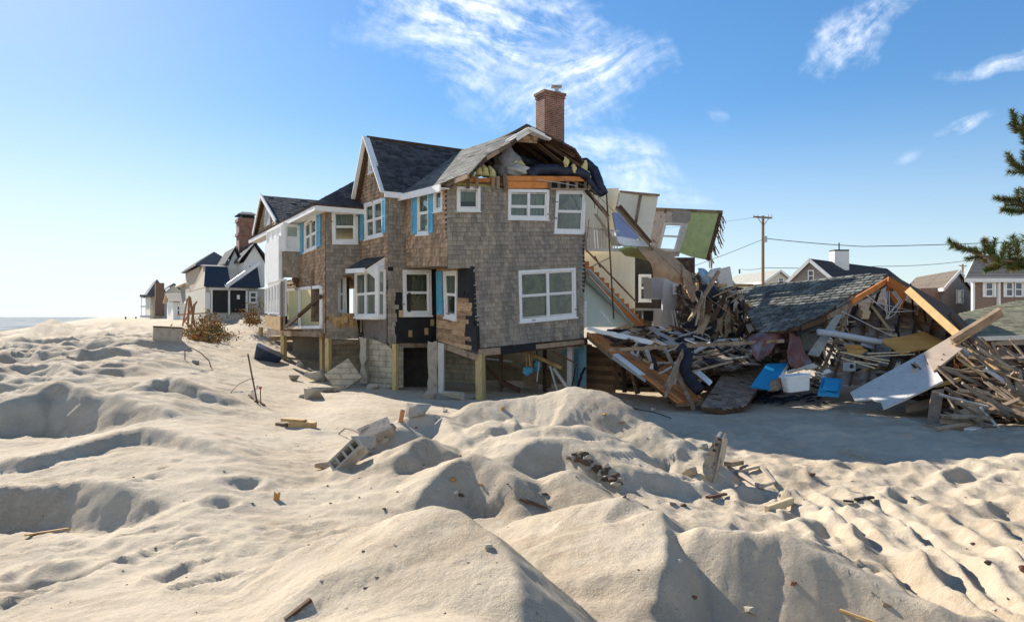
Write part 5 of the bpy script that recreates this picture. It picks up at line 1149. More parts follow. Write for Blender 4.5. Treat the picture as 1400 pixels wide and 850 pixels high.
mb = MB(); mb.beam(P(842, 484, 22.1), P(878, 512, 20.5), .2, .03); mb.build('edge_flashing', white_paint, flo)
for k in range(5):
    a = Vector((812, 466, 24.6)).lerp(Vector((925, 556, 19.4)), k / 5 + .1); mb = MB(); mb.beam(P(*a), P(a.x + 30, a.y - 4, a.z + 3), .05, .2); mb.build('joist', wood_dark, flo)
kp = FreePlane(P(802, 534, 25.4), P(846, 538, 24.4), P(802, 472, 25.6)); poly = [kp.puv(*q) for q in [(802, 471), (838, 481), (843, 512), (840, 538), (802, 534)]]
mb = MB(); slab(mb, kp, poly, (), 0, -.05, .5, 1); courses(mb, kp, poly, (), .16, (.7, 1.6), .015, .002, 0, (), .004, .03)
tag(mb.build('plank_skirting', [mat('brown_skirting', (.17, .095, .05), .9, .3, 4, (1, 1, 4), .3, 20, shade=.5), wood_dark]), 'dark brown plank wall in the gap under the collapsed floor', 'plank wall')
for i, (a, b) in enumerate((((852, 500, 22.6), (854, 536, 22.4)), ((863, 505, 22), (872, 538, 21.8)), ((838, 492, 23), (846, 530, 23)))): board(a, b, .12, .12, wood_dark, ['leftmost dark prop below the collapsed floor', 'middle dark prop below the collapsed floor', 'rightmost slanted dark prop below the collapsed floor'][[1, 2, 0][i]], 'prop', 'prop')
board((835, 478, 21.6), (1068, 466, 20.6), .14, .10, wood_old, 'long straight weathered beam lying across the rubble from the collapsed floor', 'beam', 'beam', col=.8)
panel('white_trim_board', [(803, 448, 24.2), (845, 457, 23.4), (893, 468, 22.6), (890, 471, 22.6), (840, 461, 23.4), (803, 451, 24.2)], white_paint, .06, 'long white trim board beside the foot of the stairs', 'trim board', amp=.03, n=5)
board((932, 488, 19.9), (911, 533, 19.0), .26, .05, wood_old, 'short wide brown plank leaning on the orange floor', 'plank', 'plank', up=(0, 1, 0.6), col=.75)
board((909, 476, 21), (948, 558, 18.6), .10, .05, wood_old, 'narrow pole leaning over the tip of the orange floor', 'pole', 'pole')
board((945, 508, 20), (1000, 494, 20.2), .12, .05, wood_old, 'light lath lying between the orange floor and the fallen shingle wall', 'lath', 'lath', col=.9)
board((945, 434, 23.2), (980, 375, 23.4), .16, .09, wood_old, 'thick brown beam leaning up to the right above the rubble', 'beam', 'beam', col=.7)
panel('white_board', [(949, 508, 20.4), (957, 506, 20.6), (974, 521, 19.6), (970, 526, 19.4)], white_paint, .03, 'small white board lying left of the fallen shingle wall', 'board')
o = tubes('rolled_cloth', [P(930, 474, 20.3), P(939, 485, 20.1), P(936, 505, 19.7), P(943, 520, 19.5), P(957, 534, 19.2)], .17, blackstuff, 31); 
def topl(o):
    mw = Vector(o.location); o.parent = None; o.matrix_parent_inverse = Matrix.Identity(4); o.location = mw; return o
tag(topl(o), 'dark blue black rolled cloth draped over the beam and orange floor', 'cloth')
# fallen shingled wall lying on the sand
fw = FreePlane(P(958, 558, 18.3), P(1018, 566, 17.9), P(1003, 489, 24.5))
poly = [fw.puv(*q) for q in [(958, 556), (990, 560), (1020, 555), (1043, 520), (1058, 492), (1004, 490), (985, 515)]]
mb = MB(); slab(mb, fw, poly, (), 0, -.12, .5, 1); courses(mb, fw, poly, (), .17, (.12, .26), .03, .002, 0, (), .008, .02)
tag(mb.build('fallen_wall', [shingle_mat('cedar_fallen', (.25, .20, .165), (.19, .165, .145), .3), wood_dark]), 'fallen grey shingled wall section lying on the sand left of the blue boards', 'wall section')
bl = mat('bright_blue_board', (0.015, 0.23, 0.43), .45, .12, 4, (1, 1, 1), .1, 12)
def bluebox(name, pts, th, label, m=bl):
    o = panel(name, pts, m, th, label, 'board'); return o
b1 = empty('blue_board', P(1045, 532, 19.5), 'larger blue board with white edge leaning by the white tub', 'board')
pixwall('face', [(1048, 497, 20.4), (1077, 496, 20.4), (1055, 532, 18.9), (1026, 528, 19.0)], bl, .04, b1); pixwall('edge', [(1077, 496, 20.4), (1078, 502, 20.4), (1060, 534, 18.95), (1055, 532, 18.9)], white_paint, .1, b1)
b2 = empty('blue_board', P(1135, 540, 18.9), 'smaller blue panelled board lying on the sand beneath the wrecked roof', 'board')
pixwall('face', [(1124, 515, 19.6), (1152, 518, 19.6), (1147, 540, 18.6), (1118, 538, 18.6)], bl, .05, b2); pixwall('raised_panel', [(1128, 518, 19.3), (1148, 520, 19.3), (1145, 534, 18.7), (1124, 532, 18.7)], mat('blue_board_light', (0.02, .26, .46), .45, .1), .03, b2); pixwall('edge', [(1118, 537, 18.58), (1147, 539, 18.58), (1146, 543, 18.56), (1118, 541, 18.56)], bl, .04, b2)
panel('driftwood_block', [(1058, 533, 18.9), (1062, 519, 19.0), (1073, 514, 19.3), (1071, 523, 19.2), (1064, 534, 18.8)], wood_old, .2, 'brown wood block against the end of the larger blue board', 'wood block')
# white tub: rounded box with rim
tb = MB(); c = P(1088, 528, 19.0)
def rbox(mb, c, sx_, sy_, z0, z1, tap, r=.09, M=Matrix.Identity(3)):
    ring = lambda z, k: [c + M @ Vector((math.copysign(1, math.cos(t)) * (sx_ * k - r) + r * math.cos(t), math.copysign(1, math.sin(t)) * (sy_ * k - r) + r * math.sin(t), z)) for t in [2 * math.pi * (i + .5) / 24 for i in range(24)]]
    a, b = ring(z0, tap), ring(z1, 1); i = len(mb.v); mb.v += a + b
    for k in range(24): mb.f.append((i + k, i + (k + 1) % 24, i + 24 + (k + 1) % 24, i + 24 + k)); mb.c.append(.5); mb.mi.append(0)
    mb.f.append(tuple(i + k for k in range(24))[::-1]); mb.f.append(tuple(i + 24 + k for k in range(24))); mb.c += [.5, .5]; mb.mi += [0, 0]
Mt = Matrix.Rotation(.15, 3, 'Z') @ Matrix.Rotation(-.1, 3, 'Y')
rbox(tb, c, .36, .2, -.12, .27, .9, M=Mt); rbox(tb, c, .385, .225, .27, .33, 1.0, M=Mt)
tag(tb.build('white_tub', white_paint), 'white plastic tub between the two blue boards', 'tub')
# black shreds of roofing felt and small chips on the sand
def shred(px, py, label, k):
    g = ray_ground(px, py); mb = MB(); n = 7; L = random.uniform(.25, .6); an = random.uniform(-.5, .5); pts = []
    for i in range(n): t = i / (n - 1); pts.append(g + Vector((math.cos(an) * L * (t - .5) * 2, math.sin(an) * L * (t - .5) * 2, .03 + .07 * abs(math.sin(t * 5 + k)))))
    for i in range(n - 1):
        w0 = .09 * (1 - abs(2 * i / (n - 1) - 1) * .7); w1 = .09 * (1 - abs(2 * (i + 1) / (n - 1) - 1) * .7); y = Vector((0, 1, .3))
        mb.hexa([pts[i] - y * w0, pts[i + 1] - y * w1, pts[i + 1] + y * w1, pts[i] + y * w0] + [q + Vector((0, 0, .012)) for q in (pts[i] - y * w0, pts[i + 1] - y * w1, pts[i + 1] + y * w1, pts[i] + y * w0)])
    tag(mb.build('felt_shred', tar), label, 'roofing felt', 'torn black roofing felt scraps on the sand')
for k in range(36):
    px = random.uniform(978, 1045) if k < 22 else random.uniform(1040, 1120); py = random.uniform(538, 556) if k < 22 else random.uniform(538, 553)
    shred(px, py, 'torn scrap of black roofing felt on the sand before the blue boards', k)
# crumpled red brown sheets
rust = mat('rust_red_sheet', (0.20, 0.085, 0.065), .7, .35, 2, (1, 1, 1), .5, 9, col2=(0.15, 0.14, 0.16), c2lo=.45, c2hi=.62, c2s=2)
o = cloth('crumpled_sheet', [[(1023, 462, 21.2), (1040, 452, 21.4), (1060, 443, 21.8), (1080, 438, 22)], [(1028, 474, 20.6), (1045, 462, 20.6), (1062, 455, 21), (1079, 452, 21.6)], [(1029, 484, 20.4), (1044, 475, 20.5), (1062, 463, 20.8), (1078, 458, 21.6)], [(1034, 494, 20.3), (1046, 487, 20.3), (1060, 473, 20.6), (1077, 466, 21.4)]], rust, None, wob=.09, seed=2)
tag(o, 'rust red crumpled sheet lying left of its upright twin at the fallen roof', 'sheet')
o = cloth('crumpled_sheet', [[(1079, 441, 21.2), (1083, 443, 21.2), (1088, 450, 21.2)], [(1079, 460, 20.6), (1088, 464, 20.5), (1097, 470, 20.6)], [(1078, 480, 20.2), (1090, 484, 20.0), (1106, 487, 20.3)], [(1080, 500, 20.0), (1094, 507, 19.8), (1111, 499, 20.1)]], rust, None, wob=.08, seed=5)
tag(o, 'dark red crumpled sheet hanging upright above the white tub', 'sheet')

# ---------------------------------------------------------------- collapsed roof
c0_ = P(1180, 500, 22)
cr_ = empty('collapsed_roof', (c0_.x, c0_.y, 2.4), 'collapsed grey shingled roof lying on the wreckage with its gable end torn open', 'roof')
ridgeA, ridgeB = P(1216, 376, 22.2), P(1006, 398, 30.0)
RP = FreePlane(P(1090, 447, 20.6), P(1205, 384, 21.9), P(1040, 390, 29.0))
rpix = [(1006, 399), (1030, 391), (1075, 386), (1130, 380), (1175, 376), (1213, 374), (1205, 386), (1168, 402), (1125, 430), (1090, 447), (1062, 453), (1036, 452), (1020, 425)]
pl = FreePlane(P(1086, 447, 20.7), P(1213, 376, 22.9), P(1010, 400, 26.3))
# rows run parallel to the eave, hence follow the ridge direction
rl = FreePlane(pl.pix(1030, 440), pl.pix(1086, 445), pl.pix(1100, 384))
poly = [rl.puv(*q) for q in rpix]
def bend(o, fn):
    for v in o.data.vertices:
        v.co = fn(Vector(v.co))
mb = MB(); slab(mb, rl, poly, (), 0, -.10, .5, 1)
o_ = pl.pix(1030, 445); rl2 = FreePlane(o_, o_ + pl.pix(1213, 376) - pl.pix(1010, 398), pl.pix(1100, 384)); poly2 = [rl2.puv(*q) for q in rpix]
courses(mb, rl2, poly2, (), .30, (.26, .34), .04, .002, 0, (), .012, .002, gap=.022)
roof_o = mb.build('roof_slope', [mat('asphalt_tab', (0.125, 0.13, 0.125), .95, .2, 6, (1, 1, 1), .4, 60, shade=.45, col2=(0.17, .175, .15), c2lo=.4, c2hi=.6), wood_dark], cr_)
roof_o['label'] = 'grey tabbed shingle slope of the collapsed roof'
# rolled front edge, hanging shingle strip and rafters
ed = [(1213, 378), (1190, 393), (1165, 404), (1140, 419), (1120, 432), (1088, 446)]
for i in range(len(ed) - 1):
    mb = MB(); a = pl.pix(*ed[i]) + Vector((0, -.05, -.02)); b = pl.pix(*ed[i + 1]) + Vector((0, -.05, -.02)); mb.prism([a, b, b + Vector((0, 0, -.3)), a + Vector((0, 0, -.26))], (0, .05, 0), random.random()); mb.build('rake_shingles', MATS['asphalt_tab'] if i < 3 else tar, cr_)
for a, b, w_, m in (((1212, 384, 22.4), (1165, 412, 21.4), .16, wood_orange), ((1178, 408, 21.9), (1130, 434, 21.0), .14, wood_old), ((1166, 412, 21.7), (1118, 520, 20.3), .10, wood_old), ((1128, 436, 21), (1096, 448, 20.6), .14, wood_dark)):
    mb = MB(); mb.beam(P(*a), P(*b), .06, w_); mb.build('rake_rafter', m, cr_)
# right rake: bright orange board, back slope falling away behind
mb = MB(); mb.beam(P(1241, 396, 21.6), P(1313, 461, 19.6), .07, .22, up=(.6, -.6, .6), col=1); mb.build('rake_board', mat('bright_fir', (.72, .47, .20), .8, .15, 4), cr_)['label'] = 'bright yellow-orange rake board catching the sun'
mb = MB(); mb.prism([P(1217, 377, 22.3), P(1242, 394, 21.8), P(1316, 462, 20), P(1350, 470, 25), P(1300, 420, 28), P(1225, 378, 28)], (0, 0, -.12)); mb.build('back_slope', wood_dark, cr_)
mb = MB(); mb.prism([P(1215, 378, 22.1), P(1243, 395, 21.7), P(1230, 425, 22.2), P(1213, 398, 22.4)], (0, .08, 0)); mb.build('gable_board', wood_orange, cr_)
# ceiling fallen inward with joists
ci = FreePlane(P(1120, 522, 20.2), P(1255, 545, 19.2), P(1180, 400, 24.6))
cpx = [(1122, 521), (1150, 470), (1165, 412), (1205, 392), (1238, 398), (1300, 455), (1290, 500), (1255, 528), (1170, 525)]
mb = MB(); slab(mb, ci, [ci.puv(*q) for q in cpx], (), 0, -.04); mb.build('ceiling_board', mat('dirty_gypsum', (0.36, 0.32, 0.28), .9, .2, 3, (1, 1, 1), .2, 20, col2=(0.20, .15, .11), c2lo=.45, c2hi=.6), cr_)
for k in range(7):
    a = Vector((1138 + k * 24, 522 + (k % 2) * 3)); b = Vector((1178 + k * 21 - 6, 400 + abs(k - 2) * 9))
    mb = MB(); mb.beam(ci.pix(a.x, a.y, .08), ci.pix(b.x, b.y, .08), .06, .14, up=ci.n, col=random.random()); mb.build('ceiling_joist', wood_dark, cr_)
for k in range(5):
    mb = MB(); mb.beam(P(1205 + k * 14, 388 + k * 6, 22.3 - k * .1), P(1190 + k * 20, 432 + k * 8, 23.6), .05, .12, col=random.random()); mb.build('gable_stud', wood_dark, cr_)
panel('leaning_board', [(1142, 430, 21.2), (1152, 430, 21.2), (1120, 487, 20.3), (1104, 484, 20.3)], mat('grey_gypsum', (.26, .27, .25), .9, .2), .06, 'grey board leaning under the left edge of the fallen roof', 'board')
panel('leaning_board', [(1090, 440, 22.4), (1140, 420, 22.6), (1150, 436, 22.4), (1118, 480, 21.6), (1100, 478, 21.8)], mat('grey_gypsum', (.26, .27, .25), .9, .2), .06, 'broad dim grey panel in shade behind the leaning board', 'board')
o = tubes('grey_pipe', [P(1118, 453, 20.3), P(1204, 468, 20.6)], .10, mat('grey_plastic', (.40, .43, .46), .5, .1), 41, label=None); tag(topl(o), 'grey drain pipe lying across the opened ceiling', 'pipe')
panel('ochre_board', [(1204, 464, 20.6), (1225, 461, 20.9), (1262, 453, 21.4), (1292, 466, 20.8), (1268, 476, 20.2), (1232, 483, 19.8), (1218, 474, 20.2)], mat('ochre_ply', (.52, .27, .07), .8, .2, 3), .04, 'ochre plywood sheet resting inside the wrecked gable', 'board', amp=.02, n=2)
panel('ochre_board', [(1155, 472, 20.6), (1172, 470, 20.8), (1186, 478, 20.3), (1176, 485, 20.0), (1158, 481, 20.2)], mat('ochre_ply', (.52, .27, .07), .8, .2, 3), .03, 'small round-edged ochre scrap in front of the grey pipe', 'board', amp=.03, n=3)
for i, (a, b) in enumerate((((1148, 481, 20.0), (1216, 493, 19.6)), ((1150, 489, 19.8), (1196, 503, 19.3)), ((1186, 483, 20.0), (1243, 481, 19.9)), ((1190, 487, 19.9), (1250, 484, 19.8)), ((1160, 484, 20.0), (1215, 497, 19.5)), ((1168, 493, 19.7), (1200, 499, 19.4)))):
    board(a, b, .05, .03, mat('pale_lath', (.62, .50, .32), .8, .15), 'thin pale lath lying in front of the ochre plywood', 'lath', 'lath', 'pale laths in front of the ochre plywood')
mb = MB(); cc = P(1161, 501, 19.5); mb.box(cc, (.26, .2, .24), Matrix.Rotation(.4, 3, 'Z')); jb = tag(mb.build('junction_box', metal_grey), 'small grey metal box with a round hole below the laths', 'metal box')
mb = MB(); q = cc + Vector((0, -.13, .02)); mb.tube([q + Vector((0, -.01, 0)), q + Vector((0, .01, 0))], .06, 12); mb.build('knockout', tar, jb)
mb = MB(); mb.box(P(1181, 428, 22), (.24, .3, .26), Matrix.Rotation(.5, 3, 'X')); tag(mb.build('wood_offcut', mat('pale_lath', (.62, .50, .32))), 'pale wooden offcut block caught between the rafters', 'offcut')
for k in range(9):
    a = (1132 + k * 2.2, 464 + k * 3.6, 20.9 - k * .1); board(a, (a[0] + 20 - k, a[1] + random.uniform(-3, 3), a[2]), .07, .03, wood_old, 'short stacked slat in the fan of slats under the grey pipe', 'slat', 'slat', 'fan of short slats under the grey pipe')
wrs = mat('white_wire', (.5, .5, .48), .5)
for k in range(7): wire([(1208 + k * 2.5, 398, 21.8), (1206 + k * 5 + random.uniform(-6, 6), 412, 21.6), (1210 + k * 2, 426 + random.uniform(-4, 8), 21.6), (1214 + random.uniform(-4, 4), 436, 21.6)], .012, wrs, 'loose_wire', cr_)
for a, b in (((1186, 404, 21.5), (1214, 428, 21.5)), ((1214, 427, 21.5), (1262, 424, 21.7)), ((1150, 425, 21.2), (1220, 460, 20.9)), ((1190, 412, 21.8), (1260, 428, 21.8))): wire([a, b], .014, wrs, 'loose_wire', cr_)
# big white board and boards right of it
panel('white_board', [(1162, 536, 18.9), (1262, 482, 18.9), (1289, 520, 17.3), (1237, 545, 17.0), (1207, 558, 17.0), (1204, 549, 17.3), (1192, 545, 17.6), (1168, 547, 18.2)], white_dirty, .05, 'large speckled white board leaning in front of the wrecked gable', 'board')
panel('pink_edged_board', [(1262, 482, 18.8), (1308, 455, 18.9), (1311, 462, 18.9), (1300, 470, 18.6), (1316, 476, 18.6), (1276, 507, 17.6)], mat('pinkish_board', (.46, .36, .27), .8, .15, 3), .06, 'beige board propped behind the top of the large white board', 'board')
panel('white_scrap', [(1311, 475, 19), (1330, 476, 19.2), (1342, 490, 18.9), (1340, 495, 18.7), (1322, 489, 18.7)], white_dirty, .08, 'small white board right of the beige propped board', 'board')
board((1302, 467, 18.6), (1368, 426, 18.4), .12, .26, wood_old, 'thick brown plank sticking up to the right across the green roof', 'plank', 'plank', up=(0, -.4, 1), col=.85)
board((1305, 472, 18.5), (1326, 458, 18.5), .06, .05, wood_new, 'short yellow stick crossing the thick upward plank', 'stick', 'stick')
panel('wide_plank', [(1274, 533, 17.0), (1291, 531, 17.0), (1283, 581, 16.0), (1267, 579, 16.0)], wood_old, .05, 'wide upright brown board standing at the left edge of the lumber heap', 'board')
panel('wide_plank', [(1236, 553, 17.3), (1270, 545, 17.3), (1272, 558, 17.0), (1240, 562, 17.0)], wood_old, .05, 'low brown board below the large white board', 'board')
panel('brown_panel', [(1290, 510, 18.4), (1305, 505, 18.6), (1330, 520, 18.0), (1322, 534, 17.4), (1280, 528, 17.6)], mat('brown_hardboard', (.24, .14, .08), .8, .2), .04, 'dark brown hardboard panel at the top of the lumber heap', 'board')
board((1278, 527, 17.3), (1309, 519, 17.3), .09, .09, wood_new, 'yellow stick lying over the dark brown hardboard', 'stick', 'stick')
board((1296, 580, 15.6), (1348, 556, 15.9), .34, .05, wood_old, 'wide brown plank lying on the front of the lumber heap', 'plank', 'plank', up=(0, -.7, .7), col=.9)
board((1265, 583, 15.7), (1400, 592, 15.0), .1, .08, wood_old, 'long low beam at the foot of the lumber heap', 'beam', 'beam', up=(0, 0, 1), col=.7)
panel('plastic_sheet', [(1318, 585, 15.3), (1345, 577, 15.7), (1362, 583, 15.4), (1360, 590, 15.2), (1335, 588, 15.2)], white_paint, .05, 'white plastic scrap at the foot of the lumber heap', 'plastic scrap', amp=.02, n=2)
# the heap of boards itself
def heap_top(X, Y):
    """height of the pile of lumber"""
    g = 2.5; cx_, cy_ = 12.6, 17.6
    return g + 1.45 * max(0, 1 - ((X - cx_) / 3.6) ** 2) * max(0, min(1, (Y - 14.9) / 3.2)) ** .8
random.seed(11)
for k in range(200):
    for _ in range(30):
        X = random.uniform(9.6, 15.5); Y = random.uniform(15.2, 19.6)
        px = CX + FP * X / Y
        if px > 1306: break
    z = heap_top(X, Y) + random.uniform(-.12, .08)
    an = random.gauss(-.75, .55); L = random.uniform(.3, .75) * (1.4 if k % 6 == 0 and px > 1350 else 1); el = random.gauss(-.1, .28)
    d = Vector((math.cos(an) * math.cos(el), math.sin(an) * math.cos(el) * .7 - .15, math.sin(el) + math.sin(an) * .45 )).normalized()
    c = Vector((X, Y, z)); m = wood_old if k % 9 else (white_dirty if k % 2 else wood_new)
    mb = MB(); w_ = random.choice((.05, .07, .09, .14)); mb.jag(c - d * L, c + d * L, w_, random.choice((.02, .035, .05)), up=(random.uniform(-.4, .4), -.5, 1), col=random.random() * .9 + .1)
    tag(mb.build('broken_board', m), 'broken board among the tangled lumber heap at the right', 'board', 'broken boards in the lumber heap')
# slats stacked loose shade below: core of the heap
mb = MB()
for k in range(420):
    X = random.uniform(10.9, 16); Y = random.uniform(16, 20.5); z = heap_top(X, Y) - random.uniform(.15, .9); an = random.uniform(-1.6, .2); L = random.uniform(.2, .7); d = Vector((math.cos(an), math.sin(an) * .7, random.uniform(-.5, .3)))
    mb.beam(Vector((X, Y, z)) - d * L, Vector((X, Y, z)) + d * L, random.uniform(.06, .2), .03, up=(.2, -.5, 1), col=random.random())
tag(mb.build('splintered_wood', wood_dark), 'dark splintered wood packed beneath the tangled boards at the right', 'splintered wood', kind='stuff')
for i, (a, b, w_) in enumerate((((1300, 432, 21), (1350, 492, 19.5), .12), ((1362, 484, 18.5), (1400, 535, 17.5), .25), ((1368, 482, 18.8), (1408, 520, 18), .14), ((1391, 512, 17), (1402, 570, 16), .2), ((1375, 515, 17), (1396, 573, 16), .14), ((1322, 530, 17.0), (1390, 570, 16), .12), ((1340, 496, 18.6), (1392, 500, 18.4), .06), ((1355, 543, 16.4), (1346, 572, 15.8), .07), ((1298, 545, 16.6), (1312, 567, 16.0), .1))):
    board(a, b, w_, .05, wood_dark if i == 0 else wood_old, ['dark timber slanting down behind the beige board under the green eave', 'broad leaning plank at the right end of the lumber heap', 'narrow plank behind the broad leaning one at the heap\'s right end', 'wide upright board at the far right edge of the heap', 'steep board left of the upright one at the heap\'s right edge', 'long thin board running down the middle of the heap', 'thin horizontal lath over the top of the heap', 'short upright stick in front of the heap\'s middle', 'short stick leaning right above the wide brown front plank'][i], 'board', 'board', up=(0, -1, .4), col=.75)
# rubble band between house and roof
random.seed(21)
kinds = [wood_old, wood_dark, wood_old, mat('plaster_chip', (.48, .44, .38), .9, .2), white_dirty, tar, blackstuff, wood_new]
def clutter(n, x0, x1, ytop, ybot, Yf, Ln, label, group, name='debris_piece', cat='debris', wr=(.04, .16), ang=None, mats=None):
    for k in range(n):
        px = random.uniform(x0, x1); py = random.uniform(ytop(px), ybot(px)); Y = Yf(px, py); c = P(px, py, Y)
        an = random.uniform(-.5, .5) if ang is None else random.gauss(*ang); L = random.uniform(*Ln); d = Vector((math.cos(an), random.uniform(-.5, .5), math.sin(an))).normalized()
        mb = MB(); mb.jag(c - d * L, c + d * L, random.uniform(*wr), random.uniform(.015, .05), up=(random.uniform(-.5, .5), -.7, 1), col=random.random(), taper=random.uniform(.4, 1.1)); tag(mb.build(name, random.choice(mats or kinds)), label, cat, group)
def yF(px, py): return 19.0 + (553 - py) / 100 * 6.5
clutter(75, 835, 955, lambda x: 447 + (x - 835) * .03, lambda x: 472 + max(0, x - 880) * .15, lambda px, py: 25 - (py - 450) * .1, (.1, .5), 'small broken piece strewn on the rubble at the foot of the stairs', 'rubble at the foot of the stairs', 'rubble_piece')
clutter(60, 945, 1035, lambda x: 448, lambda x: 500 - max(0, x - 1000) * .3, lambda px, py: 24.5 - (py - 450) * .08, (.15, .7), 'broken piece in the rubble between the orange floor and the fallen roof', 'rubble between the orange floor and the fallen roof', 'broken_lath', ang=(-.1, .35))
clutter(34, 932, 1010, lambda x: max(352, 362 + (x - 925) * .34), lambda x: min(462, 395 + (x - 925) * .75), lambda px, py: 25.6, (.1, .55), 'splintered piece in the steep tangle below the torn green wall', 'steep tangle below the torn green wall', 'splintered_stick', 'splinter', ang=(-.8, .5), mats=[wood_dark, wood_old, wood_dark, kinds[3], wood_dark, plaster])
clutter(28, 955, 1025, lambda x: 420, lambda x: 470, lambda px, py: 23.5, (.2, .6), 'dark rag or felt scrap hanging beside the fallen roof', 'dark scraps beside the fallen roof', 'dark_scrap', 'scrap', ang=(1.3, .3), mats=[wood_old, tar, wood_dark, wood_dark, blackstuff, kinds[3]], wr=(.12, .3))
# dark mass that carries the tangle; some lumps added as dark backing for shaded gaps
def mound(name, pts, r, m, label, cat, seed):
    rnd = random.Random(seed); mb = MB(); bm = bmesh.new()
    for c, rr in zip(pts, r):
        b2 = bmesh.new(); bmesh.ops.create_icosphere(b2, subdivisions=3, radius=1); i = len(mb.v)
        for v in b2.verts:
            q = v.co; k = 1 + .25 * math.sin(q.x * 5 + seed) * math.cos(q.y * 4 + q.z * 6) + rnd.uniform(-.10, .10); mb.v.append(c + Vector((q.x * rr[0], q.y * rr[1], q.z * rr[2])) * k)
        for f in b2.faces: mb.f.append(tuple(i + v.index for v in f.verts)); mb.c.append(rnd.random()); mb.mi.append(0)
        b2.free()
    o = mb.build(name, m); tag(o, label, cat, kind='stuff'); bm.free()
mound('rubble', [P(965, 440, 26.5), P(1000, 450, 26), P(1030, 455, 25), P(940, 425, 28), P(920, 460, 26), P(990, 405, 28), P(955, 395, 28), P(1010, 480, 24), P(975, 500, 26), P(1092, 468, 25.5), P(1040, 480, 24.5), P(870, 505, 26.5)], [(1.1, .8, 1.1), (1.0, .8, .8), (1, .8, .7), (.5, .6, 1.2), (1.6, 1, .25), (.8, .8, .6), (.55, .6, .7), (1.0, 1.5, .5), (1.8, 1, .8), (1.0, .8, 1.0), (1.2, .9, .8), (1.5, .8, .7)], mat('rubble_mix', (.10, .08, .065), .95, .5, 3, (1, 1, 1), .8, 10, col2=(.25, .21, .17), c2lo=.5, c2hi=.6, c2s=6, shade=.5), 'dark crushed rubble and added dark backing packed between the house and the fallen roof', 'rubble', 5)
mound('rubble', [P(860, 462, 25.3), P(900, 466, 24.6), P(940, 480, 23.5), P(985, 495, 22.5)], [(1.4, .8, .22), (1.3, .8, .3), (1.0, .9, .3), (1.1, 1.2, .3)], mat('plaster_rubble', (.34, .30, .25), .95, .5, 3, (1, 1, 1), .9, 10, col2=(.12, .09, .07), c2lo=.45, c2hi=.6, c2s=6, shade=.6), 'pale plaster rubble covering the collapsed floor', 'rubble', 8)
# household things on top of the tangle
c = P(990, 380, 24.6); mb = MB(); rbox(mb, c, .30, .10, -.36, .36, .85, .08, Matrix.Rotation(-.25, 3, 'Y')); tag(mb.build('seat_cushion', white_dirty, smooth=False), 'upright pale grey rounded cushion on top of the tangle', 'cushion')
o = cloth('blue_cloth', [[(955, 366, 25), (962, 367, 25), (968, 372, 25)], [(957, 376, 24.8), (965, 377, 24.7), (973, 382, 24.8)], [(963, 386, 24.8), (971, 388, 24.7), (980, 392, 24.8)]], mat('pale_blue_cloth', (.30, .42, .52), .8, .15), None, wob=.05, seed=8); tag(o, 'pale blue cloth draped down the tangle left of the cushion', 'cloth')
mb = MB(); mb.tube([P(970, 381, 24.6), P(975, 374, 24.7), P(984, 373, 24.8)], .17, 10, r2=.2); tag(mb.build('white_bin', white_dirty, smooth=True), 'white round bin lying left of the cushion', 'bin')
panel('blue_board_scrap', [(985, 386, 24.7), (1003, 384, 25), (1006, 390, 25), (988, 391, 24.7)], mat('pale_blue_cloth', (.30, .42, .52), .8, .15), .06, 'pale blue scrap board below the cushion', 'board')
board((985, 390, 24.5), (1026, 390, 25.2), .2, .1, wood_new, 'thick yellow-brown timber lying right of the cushion', 'timber', 'timber', col=.4)
for i, (a, b, w_) in enumerate((((978, 404, 24), (1003, 393, 24), .14), ((984, 412, 23.8), (1006, 400, 24), .12), ((990, 420, 23.8), (1012, 404, 23.9), .12))): board(a, b, w_, .04, wood_old, 'short brown board in the fan of three left of the roof slope', 'board', 'board', 'fan of three boards left of the roof slope', col=.85)
tag(bag('dark_bag', P(967, 402, 24.2), (.42, .3, .3), blackstuff, None, 12), 'large dark blue black bag under the blue cloth', 'bag'); tag(bag('dark_bag', P(1000, 425, 24.4), (.5, .4, .5), blackstuff, None, 13), 'large dark bag slumped against the left side of the roof slope', 'bag'); tag(bag('dark_bag', P(949, 448, 25.2), (.35, .3, .25), blackstuff, None, 14), 'small dark bag on the floor by the kitchen door', 'bag')
for k in range(6): board((918 + k * 4, 424 + k * .5, 26.6), (922 + k * 5, 450, 26.2), .05, .03, white_dirty, 'white slat in the leaning fan of slats on the kitchen floor', 'slat', 'slat', 'leaning white slats on the kitchen floor')
panel('grey_sheet', [(935, 462, 23.6), (965, 460, 24), (990, 466, 23.8), (1004, 474, 23), (970, 474, 22.8), (940, 472, 22.8)], mat('dusty_sheet', (.40, .38, .37), .9, .15), .05, 'dusty pale sheet spread over the rubble behind the long beam', 'sheet', amp=.05, n=3)
panel('grey_plank', [(886, 447, 24.8), (894, 446, 24.9), (930, 472, 22.4), (918, 474, 22.3)], mat('dusty_plank', (.38, .35, .31), .9, .15), .05, 'dusty grey plank sliding down from the foot of the stairs', 'plank')

